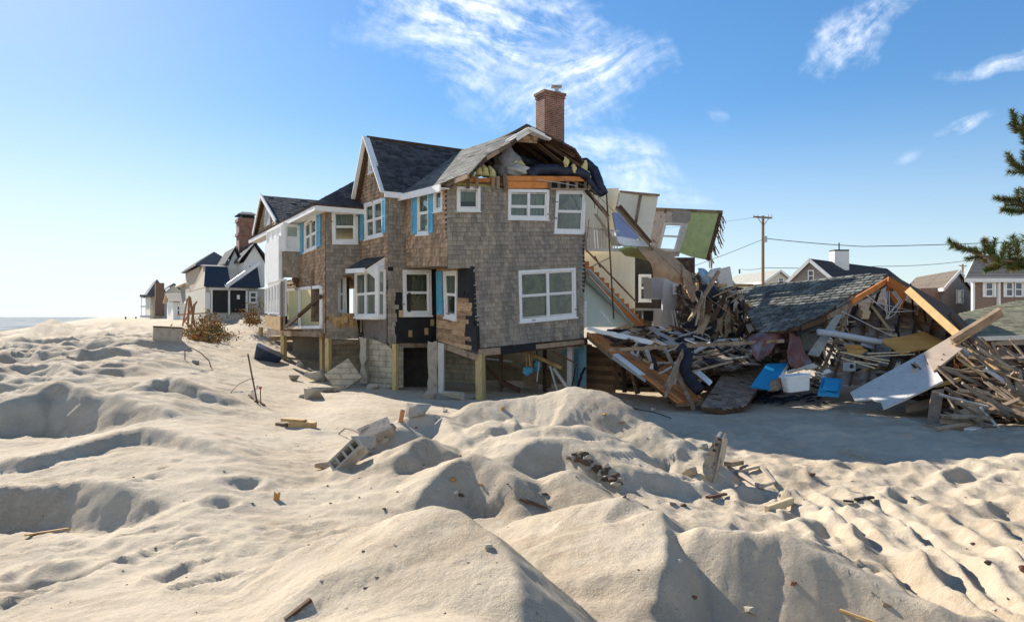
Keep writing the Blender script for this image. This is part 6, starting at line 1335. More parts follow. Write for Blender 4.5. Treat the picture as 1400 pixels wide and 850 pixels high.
# broken stuff inside the open gable
random.seed(31)
clutter(70, 1125, 1265, lambda x: 425 + abs(x - 1190) * .15, lambda x: 524, lambda px, py: 20.3 + (524 - py) * .026 - .15, (.1, .55), 'small broken plank or chip strewn over the fallen ceiling in the gable', 'broken planks strewn over the fallen ceiling', 'plank_piece', 'plank', ang=(-.6, .7), mats=[wood_new, wood_old, kinds[3], wood_old, wood_dark, MATS['pale_lath'], white_dirty, tar])
clutter(40, 1255, 1330, lambda x: 495 + (1330 - x) * .3, lambda x: 545, lambda px, py: 18.2, (.12, .5), 'broken piece between the large white board and the lumber heap', 'broken pieces between the white board and the lumber heap', 'plank_end', 'plank', ang=(-.7, .6), mats=[wood_new, wood_old, wood_old, wood_dark, wood_orange])
clutter(26, 1085, 1130, lambda x: 500, lambda x: 536, lambda px, py: 19.8, (.06, .25), 'small scrap on the sand between the white tub and the smaller blue board', 'small scraps between tub and blue board', 'scrap', 'scrap', mats=[wood_old, wood_dark, white_dirty, tar, kinds[3]])
clutter(44, 985, 1030, lambda x: 408, lambda x: 470, lambda px, py: 23.9, (.1, .4), 'torn scrap in the heap against the left side of the fallen roof', 'scraps heaped against the left side of the fallen roof', 'torn_scrap', 'scrap', ang=(-.9, .6), mats=[wood_old, tar, kinds[3], wood_new, white_dirty, wood_dark, blackstuff])

clutter(45, 862, 950, lambda x: 474, lambda x: 486 + (x - 862) * .55, lambda px, py: FPL.pix(px, py, .12).y, (.08, .4), 'splintered bit strewn over the tilted orange floor', 'splintered bits strewn over the orange floor', 'floor_splinter', 'splinter', ang=(.3, .8), mats=[wood_old, kinds[3], wood_dark, white_dirty, wood_old, tar, wood_new])
# ---------------------------------------------------------------- houses farther along the beach
def ah(px, b): k = (px - CX) / FP; return (k * (AY + .857 * b) - AX + .515 * b) / (.857 - .515 * k)
def Ya(a, b): return AY + .515 * a + .857 * b
def hp(px, py, b): a = ah(px, b); return a, b, (HY - py) / FP * Ya(a, b)
white_wall = mat('white_siding', (.74, .74, .70), .8, .06, 3); cream_wall = mat('cream_siding', (.62, .58, .48), .85, .08, 3, col2=(.54, .5, .42)); grey_wall = mat('grey_shingle_siding', (.24, .23, .22), .9, .25, 5, (1, 1, 4)); tan_wall = mat('tan_siding', (.40, .33, .26), .9, .15, 4)
navy_roof = mat('navy_roof', (.035, .045, .065), .9, .2, 3, (1, 1, 5), .2, 20, shade=.3); grey_roof = mat('grey_roof', (.13, .135, .14), .9, .2, 3, (1, 1, 5), .2, 20); brown_roof = mat('brown_roof', (.15, .125, .10), .9, .25, 3, (1, 1, 4), .3, 20, shade=.3); black_door = mat('black_door', (.02, .02, .022), .5, .3, 3)
dark_glass = mat('dark_window', (.06, .08, .10), .15, .3, 2, (1, 1, 1), 0, 2, spec=.8)
def hbox(parent, name, px0, px1, b0, b1, pyt, pyb, m, label=None, z0=None):
    a0, a1 = ah(px0, b0), ah(px1, b0); Y = Ya(a0, b0); zt = (HY - pyt) / FP * Y; zb = (HY - pyb) / FP * Y if z0 is None else z0
    mb = MB(); bx(mb, a0, a1, b0, b1, zb, zt); o = mb.build(name, m, parent)
    if label: o['label'] = label
    return (a0, a1, b0, b1, zb, zt)
def hroof(parent, dims, rise, kind, m, ov=.35, th=.12, name='roof', steps=True):
    a0, a1, b0, b1, zb, zt = dims; a0 -= ov; a1 += ov; b0 -= ov; b1 += ov; z = zt + .02; mb = MB(); T = Vector((0, 0, th))
    if kind == 'x': am = (b0 + b1) / 2; f = [[Hp(a0, b0, z), Hp(a1, b0, z), Hp(a1, am, z + rise), Hp(a0, am, z + rise)], [Hp(a1, b1, z), Hp(a0, b1, z), Hp(a0, am, z + rise), Hp(a1, am, z + rise)]]
    elif kind == 'y': am = (a0 + a1) / 2; f = [[Hp(a0, b1, z), Hp(a0, b0, z), Hp(am, b0, z + rise), Hp(am, b1, z + rise)], [Hp(a1, b0, z), Hp(a1, b1, z), Hp(am, b1, z + rise), Hp(am, b0, z + rise)]]
    else:
        h = min(a1 - a0, b1 - b0) / 2; am = (b0 + b1) / 2
        if b1 - b0 > a1 - a0: am2 = (a0 + a1) / 2; r0, r1 = Hp(am2, b0 + h, z + rise), Hp(am2, b1 - h, z + rise)
        else: r0, r1 = Hp(a0 + h, am, z + rise), Hp(a1 - h, am, z + rise)
        c = [Hp(a0, b0, z), Hp(a1, b0, z), Hp(a1, b1, z), Hp(a0, b1, z)]
        f = [[c[0], c[1], r0], [c[1], c[2], r1, r0], [c[2], c[3], r1], [c[3], c[0], r0, r1]] if b1 - b0 > a1 - a0 else [[c[0], c[1], r1, r0], [c[1], c[2], r1], [c[2], c[3], r0, r1], [c[3], c[0], r0]]
    for q in f:
        mb.prism(q, T, random.random())
        e0, e1, t1, t0 = q[0], q[1], q[2] if len(q) > 3 else q[2], q[-1]
        for k in range(1, 9):                                  # raised course lines
            u, v = k / 9, k / 9 + .02; A1, B1_ = e0.lerp(t0, u), e1.lerp(t1, u); A2, B2_ = e0.lerp(t0, v), e1.lerp(t1, v)
            if (A1 - B1_).length > .3: mb.hexa([A1 + T, B1_ + T, B2_ + T, A2 + T, A1 + T * 1.25, B1_ + T * 1.25, B2_ + T * 1.1, A2 + T * 1.1], random.random())
    o = mb.build(name, m, parent)
    if kind == 'y':
        g = MB(); am = (a0 + a1) / 2; q = [Hp(a0 + ov, b0 + ov, zt), Hp(a1 - ov, b0 + ov, zt), Hp(am, b0 + ov, zt + rise * .93)]; g.prism(q, E2 * .1); g.build('gable', MATS.get('gabm', white_wall), parent)
    if kind == 'x':
        for s_ in (a0 + ov, a1 - ov): g = MB(); bm_ = (b0 + b1) / 2; g.prism([Hp(s_, b0 + ov, zt), Hp(s_, b1 - ov, zt), Hp(s_, bm_, zt + rise * .93)], E1 * .05); g.build('gable', white_wall, parent)
    return o
def hquad(parent, name, px0, px1, pyt, pyb, b, m, th=.08, frame=None, sub='pane'):
    a0, a1 = ah(px0, b), ah(px1, b); Y = Ya(a0, b); zt, zb = (HY - pyt) / FP * Y, (HY - pyb) / FP * Y
    if frame:
        mb = MB(); f = .12
        for A0, A1, Z0, Z1 in ((a0, a0 + f, zb, zt), (a1 - f, a1, zb, zt), (a0 + f, a1 - f, zt - f, zt), (a0 + f, a1 - f, zb, zb + f), (a0 + f, a1 - f, (zb + zt) / 2 - .04, (zb + zt) / 2 + .04)): bx(mb, A0, A1, b - th, b, Z0, Z1)
        o = mb.build(name, frame, parent); q = MB(); bx(q, a0 + f, a1 - f, b - th * .4, b, zb + f, zt - f); q.build(sub, m, o); return o
    mb = MB(); bx(mb, a0, a1, b - th, b, zb, zt); return mb.build(name, m, parent)
# nearest neighbour: white, navy gambrel roofs, two black doors, big brick chimney
n1 = empty('beach_house', Hp(0, 30, 0), 'white beach house with navy roofs, two black doors and a broad brick chimney', 'house')
MATS['gabm'] = white_wall
d1 = hbox(n1, 'wall', 281, 372, 28, 40, 393, 436, mat('dull_cream', (.50, .47, .40), .85, .1), z0=-1.0)
hquad(n1, 'garage_door', 290, 311, 397, 427, 27.98, black_door); hquad(n1, 'garage_door', 315, 335, 397, 427, 27.98, black_door)
for x in (288, 312, 336): hquad(n1, 'door_trim', x, x + 2.4, 395, 430, 27.95, white_paint, .12)
hquad(n1, 'door_trim', 286, 340, 393, 396, 27.95, white_paint, .12); hquad(n1, 'notice', 324, 328, 403, 409, 27.88, white_paint, .02); hquad(n1, 'window', 282, 287, 400, 422, 27.95, dark_glass, .1, white_paint); hquad(n1, 'window', 340, 352, 398, 415, 27.95, dark_glass, .1, white_paint)
a0, _, z0 = hp(279, 392, 27.6); a1, _, z1 = hp(309, 391, 27.6); a2 = ah(311, 29.5); a3 = ah(281, 29.5); zt = (HY - 366) / FP * Ya(a3, 29.5)
mb = MB(); mb.prism([Hp(a0, 27.6, z0), Hp(a1 + .3, 27.6, z0), Hp(a2, 29.5, zt), Hp(a3, 29.5, zt)], (0, 0, .12)); mb.prism([Hp(a3, 29.5, zt), Hp(a2, 29.5, zt), Hp(a2, 32, zt + .25), Hp(a3, 32, zt + .25)], (0, 0, .12)); mb.build('gambrel_roof', navy_roof, n1)
mb = MB(); mb.prism([Hp(a0 + .15, 27.9, z0), Hp(a3 + .1, 29.5, zt), Hp(a3 + .1, 32, zt + .2), Hp(a3 + .1, 39, z0), Hp(a0 + .15, 39, z0)], E1 * .1); mb.build('gable', tan_wall, n1)
d = hbox(n1, 'upper_wall', 273, 318, 36, 46, 364, 396, tan_wall); hroof(n1, d, 1.1, 'hip', grey_roof, .3)
d = hbox(n1, 'tower', 313, 329, 31, 35, 362, 394, white_wall); hroof(n1, d, 1.1, 'y', navy_roof, .25); 
d = hbox(n1, 'dormer', 334, 362, 28.8, 33, 358, 392, white_wall); hroof(n1, d, 1.2, 'y', navy_roof, .3); hquad(n1, 'window', 338, 345, 361, 374, 28.78, dark_glass, .08, white_paint)
mb = MB(); aL, _, zL = hp(308, 393, 27.5); aM = ah(356, 27.5); mb.prism([Hp(aL, 27.4, zL), Hp(aM, 27.4, zL), Hp(aM, 28.6, zL + 1.6), Hp(ah(350, 28.6), 28.6, zL + 1.5)], (0, 0, .1)); mb.build('porch_roof', navy_roof, n1)
mb = MB(); mb.beam(Hp(aL, 27.3, zL + .05), Hp(ah(356, 28), 28, zL + 1.75), .1, .25); mb.build('rake_board', white_paint, n1)
for k in range(6): hquad(n1, 'balcony_post', 317 + k * 3, 318.2 + k * 3, 374, 386, 29.5, white_paint, .06)
mb = MB(); a0_, a1_ = ah(327, 32), ah(352, 32); Yc = Ya(a0_, 32); zc = lambda py: (HY - py) / FP * Yc; bx(mb, a0_, a1_, 32, 33.2, 1, zc(297)); bx(mb, a0_ - .08, a1_ + .08, 31.92, 33.28, zc(303), zc(298)); bx(mb, a0_ - .08, a1_ + .08, 31.92, 33.28, zc(322), zc(318)); ch = mb.build('chimney', brick, n1)
mb = MB(); bx(mb, a0_ + .2, a1_ - .2, 32.2, 33, zc(297), zc(294)); mb.build('chimney_pot', tar, ch); mb = MB(); mb.prism([Hp(a0_ - .1, 31.9, zc(294)), Hp(a1_ + .1, 31.9, zc(294)), Hp(a1_ - .3, 32.6, zc(289)), Hp(a0_ + .3, 32.6, zc(289))], (0, 0, .08)); mb.prism([Hp(a0_ - .1, 33.3, zc(294)), Hp(a1_ + .1, 33.3, zc(294)), Hp(a1_ - .3, 32.6, zc(289)), Hp(a0_ + .3, 32.6, zc(289))], (0, 0, .08)); mb.build('chimney_cap', navy_roof, ch)
mb = MB(); mb.tube([Hp(ah(325, 33), 33, 3.5), Hp(ah(325, 33), 33, 5.1)], .22, 8); mb.build('flue', tan_wall, n1)
# grey house
n2 = empty('beach_house', Hp(0, 50, 0), 'small grey and beige beach house just left of the navy roofed one', 'house')
d = hbox(n2, 'wall', 262, 292, 44, 54, 387, 438, grey_wall, z0=-1.0); hroof(n2, d, 1.0, 'hip', cream_wall, .4); hquad(n2, 'window', 272, 279, 390, 402, 43.98, dark_glass, .1, white_paint); hquad(n2, 'window', 258, 262, 390, 404, 43.98, dark_glass, .1, white_paint); hquad(n2, 'trim', 254, 283, 386, 388.5, 43.6, white_paint, .2); hquad(n2, 'deck', 252, 280, 412, 415, 42.5, white_paint, 1.2)
for k in range(4): hquad(n2, 'deck_post', 253 + k * 8, 254.5 + k * 8, 414, 432, 42.2, white_paint, .15)
n3 = empty('garage', Hp(0, 60, 0), 'low white garage with a brown roof left of the grey beach house', 'garage')
d = hbox(n3, 'wall', 237, 258, 60, 68, 413, 436, white_wall, z0=-1.0); hroof(n3, d, .9, 'x', tan_wall, .4); hquad(n3, 'door', 241, 247, 417, 431, 59.98, dark_glass, .1, white_paint)
n4 = empty('beach_house', Hp(0, 100, 0), 'farthest cream beach house with a brown chimney and a white seaward porch', 'house')
MATS['gabm'] = cream_wall
d = hbox(n4, 'wall', 205, 226, 100, 112, 405, 438, cream_wall, z0=-1.0); hroof(n4, d, 2.6, 'hip', grey_roof, .5)
d = hbox(n4, 'front_wing', 222, 253, 98, 108, 402, 438, cream_wall, z0=-1.0); hroof(n4, d, 1.6, 'y', grey_roof, .3); hquad(n4, 'window', 233, 238, 409, 414, 97.98, dark_glass, .1, white_paint); hquad(n4, 'window', 235, 240, 419, 427, 97.98, dark_glass, .1, white_paint)
hquad(n4, 'chimney', 212, 224, 387, 432, 97.5, mat('brown_brick', (.20, .12, .08), .9, .2), 1.2)
for k in range(3): hquad(n4, 'porch_post', 193 + k * 6, 194.2 + k * 6, 405, 432, 99.5, white_paint, .15)
hquad(n4, 'porch_floor', 192, 208, 418, 420, 99.5, white_paint, 1.0); hquad(n4, 'porch_roof', 191, 208, 403, 406, 99.5, grey_roof, 1.0); hquad(n4, 'porch_deck', 191, 208, 431, 434, 99.5, white_paint, 1.5)

# ---------------------------------------------------------------- houses inland, on the right
def bhouse(label, A, B, C, eave, ridge, wallm, roofm, gabm=None, ov=.35, name='shingled_cottage', cat='house', zb=2.4):
    """A-B is the gable end, B-C the eave side; each (px, distance); eave and ridge are photo rows at B and at the gable's middle"""
    a, b, c = [Vector(((q[0] - CX) / FP * q[1], q[1], 0)) for q in (A, B, C)]; dd = a + (c - b); mid = (a + b) / 2
    ze = CZ + (HY - eave) / FP * b.y; zr = CZ + (HY - ridge) / FP * mid.y; root = empty(name, (b.x, b.y, zb), label, cat)
    up = lambda v, z: Vector((v.x, v.y, z)); mb = MB(); mb.prism([up(a, zb - 1), up(b, zb - 1), up(c, zb - 1), up(dd, zb - 1)], (0, 0, ze - zb + 1)); mb.build('wall', wallm, root)
    L = (c - b).normalized(); Wd = (a - b).normalized(); mb = MB(); mb.prism([up(a, ze), up(b, ze), up(mid, zr - .1)], L * .2); mb.build('gable', gabm or wallm, root); mb = MB(); mb.prism([up(dd, ze), up(c, ze), up(mid + (c - b), zr - .1)], -L * .2); mb.build('gable', gabm or wallm, root)
    e0, e1 = b - Wd * ov - L * ov, c - Wd * ov + L * ov; f0, f1 = a + Wd * ov - L * ov, dd + Wd * ov + L * ov; r0, r1 = mid - L * ov, mid + (c - b) + L * ov; sl = (zr - ze) / ((a - b).length / 2); zo = ze - sl * ov
    for q in ([up(e0, zo), up(e1, zo), up(r1, zr), up(r0, zr)], [up(f1, zo), up(f0, zo), up(r0, zr), up(r1, zr)]):
        mb = MB(); mb.prism(q, (0, 0, .12))
        for k in range(1, 14):
            u = k / 14; A1, B1_, A2, B2_ = q[0].lerp(q[3], u), q[1].lerp(q[2], u), q[0].lerp(q[3], u + .02), q[1].lerp(q[2], u + .02); T = Vector((0, 0, .12)); mb.hexa([A1 + T, B1_ + T, B2_ + T, A2 + T, A1 + T * 1.3, B1_ + T * 1.3, B2_ + T * 1.1, A2 + T * 1.1], random.random())
        mb.build('roof', roofm, root)
    for s0, s1 in ((up(e0, zo), up(r0, zr)), (up(f0, zo), up(r0, zr))): mb = MB(); mb.beam(s0 - L * .05, s1 - L * .05, .06, .24); mb.build('rake_board', white_paint, root)
    mb = MB(); mb.beam(up(e0, zo - .02), up(e1, zo - .02), .08, .22); mb.build('eave_board', white_paint, root)
    return root, VPlane(a.x, a.y, (b - a) if a.x < b.x else (a - b)), VPlane(b.x, b.y, (c - b) if b.x < c.x else (b - c))
def bwin(root, pl, px0, px1, py0, py1, sh=None, gm=None):
    q = [pl.puv(*x) for x in ((px0, py0), (px1, py0), (px1, py1), (px0, py1))]; mb = MB()
    for s in ((0, .14, 0, 1), (.86, 1, 0, 1), (.14, .86, .9, 1), (.14, .86, 0, .1), (.14, .86, .47, .53)): qbar(mb, pl, q, *s, -.02, .07)
    o = mb.build('window', white_paint, root); g = MB(); qbar(g, pl, q, .14, .86, .1, .9, -.02, .02); g.build('pane', gm or dark_glass, o)
    if sh:
        for s0, s1 in ((-.32, -.04), (1.04, 1.32)): m_ = MB(); qbar(m_, pl, q, s0, s1, 0, 1, .02, .08); m_.build('shutter', sh, root)
gsh = mat('far_grey_shingle', (.27, .255, .24), .95, .3, 4, (1, 1, 5), .3, 20, col2=(.2, .19, .18)); bsh = mat('far_brown_shingle', (.24, .17, .13), .95, .3, 4, (1, 1, 5), .3, 20)
r1_, g1, s1_ = bhouse('grey shingled cottage with a dark roof and a white chimney', (1079, 53), (1142, 50), (1240, 60), 383, 356, gsh, grey_roof if 0 else mat('charcoal_roof', (.055, .055, .06), .95, .2, 3, (1, 1, 5), .2, 20, shade=.3))
bwin(r1_, g1, 1105, 1113, 369, 385)
mb = MB(); c = P(1147, 353, 54); mb.box((c.x, c.y, CZ + 4.4), (1.15, .9, 1.5)); chm = mb.build('chimney', white_wall, r1_); mb = MB(); mb.box((c.x, c.y, CZ + 5.21), (1.15, .9, .12)); mb.build('chimney_cap', tar, chm); mb = MB(); mb.tube([(c.x, c.y, CZ + 5.1), (c.x, c.y, CZ + 5.85)], .05, 6); mb.build('vent_pipe', tar, chm)
r0_, g0, s0_ = bhouse('low pale cottage with a light grey roof behind the cushion', (1084, 78), (1045, 76), (990, 86), 384, 370, cream_wall, mat('pale_roof', (.36, .36, .33), .9, .15, 3)); bwin(r0_, g0, 1063, 1071, 380, 388)
r2_, g2, s2_ = bhouse('grey shingled cottage with a brown roof, its end wall facing right', (1328, 52), (1290, 48), (1236, 57), 393, 371, gsh, brown_roof); bwin(r2_, g2, 1307, 1316, 396, 415)
hx = MB(); pw = VPlane(P(1290, 400, 48.5).x, 48.5, (1, -.1)); slab(hx, pw, [pw.puv(*q) for q in [(1258, 394), (1291, 393), (1291, 440), (1262, 440), (1262, 410)]], (), 0, -1.5); hx.build('side_wing', bsh, r2_)
r3_, g3, s3_ = bhouse('brown shingled house with white shuttered windows at the right edge of the photo', (1349, 50), (1329, 40), (1500, 40), 381, 356, bsh, mat('taupe_roof', (.19, .175, .155), .95, .2, 3, (1, 1, 4), .2, 20, shade=.3))
for x0, x1 in ((1346, 1357), (1374, 1384), (1386, 1397), (1412, 1424)): bwin(r3_, s3_, x0, x1, 385, 406, white_paint)
mb = MB(); mb.beam(s3_.pix(1365, 382, .05), s3_.pix(1365, 425, .05), .14, .14); mb.build('corner_trim', white_paint, r3_); mb = MB(); mb.beam(s3_.pix(1330, 382, .05), s3_.pix(1330, 425, .05), .14, .14); mb.build('corner_trim', white_paint, r3_)
# low olive roof just behind the lumber heap
gr = empty('low_roofed_shed', P(1400, 455, 26) - Vector((0, 0, 1.7)), 'low shed with an olive green shingle roof behind the lumber heap', 'shed')
olive = mat('olive_asphalt', (.20, .19, .125), .95, .2, 5, (1, 1, 1), .3, 50, shade=.3, col2=(.24, .225, .15))
ge, gf, gi = P(1318, 462, 24.5), P(1520, 455, 24.0), P(1392, 411, 30.5); gpl = FreePlane(ge, gf, gi)
roof('roof', [ge, gf, gpl.pix(1560, 409), gi, gpl.pix(1296, 432), gpl.pix(1306, 452)], olive, gr, .16, (.3, .5))
mb = MB(); mb.beam(ge + Vector((0, -.05, -.04)), gf + Vector((0, -.05, -.04)), .06, .16); mb.build('eave_board', white_dirty, gr)
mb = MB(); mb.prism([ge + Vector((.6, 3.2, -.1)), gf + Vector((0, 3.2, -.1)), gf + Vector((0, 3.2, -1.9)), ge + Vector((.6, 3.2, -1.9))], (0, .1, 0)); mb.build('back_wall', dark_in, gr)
for x in (1330, 1352, 1380, 1410): mb = MB(); a = P(x, 462, 25.2); mb.beam(a, a - Vector((0, 0, 2.0)), .1, .1, up=(1, 0, 0)); mb.build('post', wood_dark, gr)
panel('grey_board', [(1362, 467, 25), (1400, 462, 25), (1400, 471, 25), (1364, 472, 25)], mat('dusty_sheet'  , (.4, .38, .37)), .3, 'pale debris shelf lit under the eave of the olive roof', 'board')

# ---------------------------------------------------------------- utility poles and wires
def upole(px, py0, py1, Y, label, arm=(14, 2), r=.15):
    t = P(px, py0, Y); b = P(px, py1, Y); root = empty('utility_pole', (b.x, b.y, 2.2), label, 'utility pole'); mb = MB(); mb.tube([(b.x, b.y, 1.8), (t.x, t.y, t.z)], r, 8, r2=r * .8); mb.build('pole', mat('pole_wood', (.26, .17, .09), .9, .2), root)
    k = Y / FP; mb = MB(); z = t.z - 2.5 * k; mb.beam((t.x - arm[0] * k, t.y - .1, z + .05), (t.x + arm[0] * k * .85, t.y - .1, z - .05), .1, .14); ar_ = mb.build('crossarm', wood_old, root)
    for dx in (-.95, -.55, .5, .8): mb = MB(); mb.tube([(t.x + dx * arm[0] * k, t.y - .1, z + .05), (t.x + dx * arm[0] * k, t.y - .1, z + .25)], .04, 6); mb.build('insulator', metal_grey, ar_)
    for s in (-1, 1): mb = MB(); mb.beam((t.x + s * arm[0] * k * .6, t.y - .12, z), (t.x, t.y - .12, z - .7), .04, .04); mb.build('arm_brace', steel_dark, root)
    mb = MB(); mb.tube([P(px + 2.6, py0 + 28, Y), P(px + 2.6, py0 + 36, Y)], .2, 8); mb.build('transformer', metal_grey, root); return root
upole(1043, 295, 388, 58, 'tall wooden utility pole with a crossarm behind the fallen roof'); upole(1316, 361, 385, 140, 'distant utility pole left of the brown house with shutters', (6, 1), .2)
blackw = mat('black_wire', (.03, .03, .03), .6)
def pw_(pts, label, r=.022): 
    q = [P(*p) for p in pts]; out = []
    for a, b in zip(q[:-1], q[1:]): out += [a.lerp(b, i / 8) - Vector((0, 0, .25 * (1 - abs(i / 4 - 1) ** 2) * (a - b).length / 30)) for i in range(8)]
    mb = MB(); mb.tube(out + [q[-1]], r, 5); tag(mb.build('power_line', blackw), label, 'power line')
pw_([(1047, 326, 58), (1180, 337, 57), (1600, 318, 50)], 'upper power line running right from the tall utility pole', .03)
pw_([(1013, 368, 70), (1045, 366, 58), (1200, 364, 60), (1316, 357, 70), (1500, 345, 75)], 'lower power line passing behind the white chimney', .025)
pw_([(1041, 328, 58), (900, 380, 52)], 'service wire dropping left from the utility pole toward the wreck', .02)
pw_([(1035, 297, 58), (860, 316, 62)], 'faint top wire running left from the pole crossarm', .01)
pw_([(965 + 46, 368, 120), (965 + 46, 374, 120)], 'thin mast behind the low pale cottage', .15)

# ---------------------------------------------------------------- pine reaching in from the right
needle = mat('pine_needles', (.10, .135, .035), .7, .3, 3, (1, 1, 1), 0, 2, shade=.6, col2=(.17, .12, .04), c2lo=.5, c2hi=.65, c2s=4); bark = mat('pine_bark', (.16, .10, .07), .95, .3, 6, (1, 1, 1), .6, 20)
tx = (1475 - CX) / FP * 9.0
pine = empty('pine_tree', (tx, 9.0, gz(tx, 9.0)), 'pine tree whose long needled branches reach in from the right edge', 'tree')
mb = MB(); mb.tube([(tx, 9, gz(tx, 9) - .3), (tx + .05, 9.1, 4.4), (tx - .04, 9.1, 6.4), (tx + .1, 9.1, 9.0)], .17, 10, r2=.05); mb.build('trunk', bark, pine, smooth=True)
rnd = random.Random(3)
def branch(pts, tufts, tr=.12, seed=0):
    q = [P(*p) for p in pts]; mb = MB(); mb.tube(q, .035, 7, r2=.008); mb.build('limb', bark, pine, smooth=True)
    nb = MB(); tw = MB()
    for (px, py, Y, s, dx, dy) in tufts:
        c = P(px, py, Y); ax = Vector((dx, rnd.uniform(-.5, .5), dy)).normalized(); L = .16 * s
        near = min(q, key=lambda v: (v - c).length); tw.tube([near, c - ax * L, c + ax * L], .007, 5)
        for k in range(250):
            t = rnd.uniform(-1, 1); o = c + ax * L * t; r = ax.cross(Vector([rnd.gauss(0, 1) for _ in range(3)])).normalized()
            d = (r + ax * rnd.uniform(.25, 1.1)).normalized(); ln = tr * s * rnd.uniform(.6, 1.05) * (1 if t < .6 else .9); w = d.cross(Vector([rnd.gauss(0, 1) for _ in range(3)])).normalized() * .0045
            nb.face([o - w, o + w, o + d * ln], rnd.random())
    nb.build('needles', needle, pine); tw.build('twigs', bark, pine)
branch([(1475, 352, 9), (1430, 350, 8.8), (1395, 358, 8.7), (1360, 355, 8.6), (1330, 345, 8.5), (1305, 335, 8.5)],
       [(1306, 335, 8.5, .75, -1, .5), (1316, 340, 8.5, .8, -1, .3), (1328, 342, 8.5, .8, -1, .3), (1340, 350, 8.6, .8, -.5, .6), (1352, 343, 8.6, .85, -.3, 1), (1346, 337, 8.6, .7, -.3, 1), (1333, 352, 8.6, .7, -1, -.2), (1360, 350, 8.6, .9, -.3, 1), (1358, 338, 8.6, .7, 0, 1), (1372, 345, 8.7, .8, .2, 1), (1374, 357, 8.7, .9, -1, -.2), (1362, 364, 8.6, .8, -1, -.3), (1383, 359, 8.7, .9, -1, 0), (1392, 346, 8.7, 1, -.2, 1), (1398, 356, 8.7, 1, -1, 0), (1388, 338, 8.7, 1, .1, 1), (1380, 350, 8.7, 1, -.2, 1), (1404, 340, 8.7, 1.1, 0, 1), (1368, 352, 8.6, .9, .2, 1), (1390, 366, 8.7, .9, -1, -.1), (1356, 368, 8.6, .6, -1, -.2), (1395, 364, 8.7, .8, -1, -.2)])
branch([(1480, 260, 9), (1430, 276, 8.9), (1395, 280, 8.8), (1370, 273, 8.8)], [(1371, 273, 8.8, .75, -1, .2), (1382, 273, 8.8, .8, -1, .1), (1392, 271, 8.8, .8, -.3, .6), (1385, 289, 8.8, .8, -1, .1), (1396, 289, 8.8, .8, -1, 0), (1400, 275, 8.8, 1, -.2, 1), (1402, 284, 8.8, 1, -.4, .6), (1390, 280, 8.8, .8, -1, 0), (1378, 287, 8.8, .5, -1, .2)])
branch([(1480, 215, 9), (1430, 232, 9), (1398, 230, 8.9), (1382, 220, 8.9)], [(1382, 219, 8.9, .75, -.7, .7), (1390, 225, 8.9, .8, -.7, .5), (1398, 232, 8.9, .8, -.5, .5), (1401, 220, 8.9, .9, -.3, 1), (1395, 236, 8.9, .9, -1, .1)])
branch([(1480, 165, 9), (1430, 185, 9), (1400, 180, 8.9), (1386, 162, 8.9)], [(1386, 161, 8.9, .7, -.4, 1), (1388, 170, 8.9, .8, -.4, 1), (1392, 178, 8.9, .85, -.5, .7), (1400, 186, 8.9, .8, -.3, .7), (1398, 172, 8.9, .8, 0, 1)])

# ---------------------------------------------------------------- dead shrubs, dune grass
dead = mat('dry_leaves', (.40, .22, .08), .9, .3, 3, (1, 1, 1), 0, 2, shade=.6, col2=(.17, .15, .06), c2lo=.45, c2hi=.6, c2s=2)
def shrub(px0, px1, pyt, pyb, Y, n, label, seed, leaf=.09):
    r = random.Random(seed); c = P((px0 + px1) / 2, pyb, Y); root = empty('dead_shrub', c, label, 'shrub'); st = MB(); lf = MB(); W2 = (px1 - px0) / 2 / FP * Y; H = (pyb - pyt) / FP * Y
    for k in range(n):
        x = r.uniform(-1, 1); h = H * r.uniform(.35, 1) * (1 - .5 * x * x) * (.75 + .5 * math.sin(x * 5 + seed)); b = c + Vector((x * W2, r.uniform(-.8, .8), -.25)); m = b + Vector((r.uniform(-.3, .3), r.uniform(-.3, .3), h * .55)); t = m + Vector((r.uniform(-.5, .5), r.uniform(-.4, .4), h * .55)); st.tube([b, m, t], .018, 4, r2=.006)
        for i in range(24):
            o = m.lerp(t, r.random()) if i % 3 else b.lerp(m, r.random()); o = o + Vector([r.gauss(0, .12) for _ in range(3)]); u = Vector([r.gauss(0, 1) for _ in range(3)]).normalized(); v = u.orthogonal().normalized(); s = leaf * r.uniform(.5, 1.2); lf.face([o - u * s, o + v * s * .4, o + u * s, o - v * s * .4], r.random())
    st.build('stems', wood_dark, root); lf.build('leaves', dead, root)
shrub(250, 314, 424, 460, 35, 170, 'brown dead shrub lying on the sand below the black doors', 1); shrub(256, 296, 438, 464, 32, 60, 'small dry shrub in front of the brown dead one', 2); shrub(338, 355, 408, 436, 37, 34, 'dry dune grass tuft on the sand rise beside the sun porch', 3, .07)
shrub(214, 262, 454, 468, 33, 30, 'low scatter of dry twigs left of the dead shrub', 4, .06)

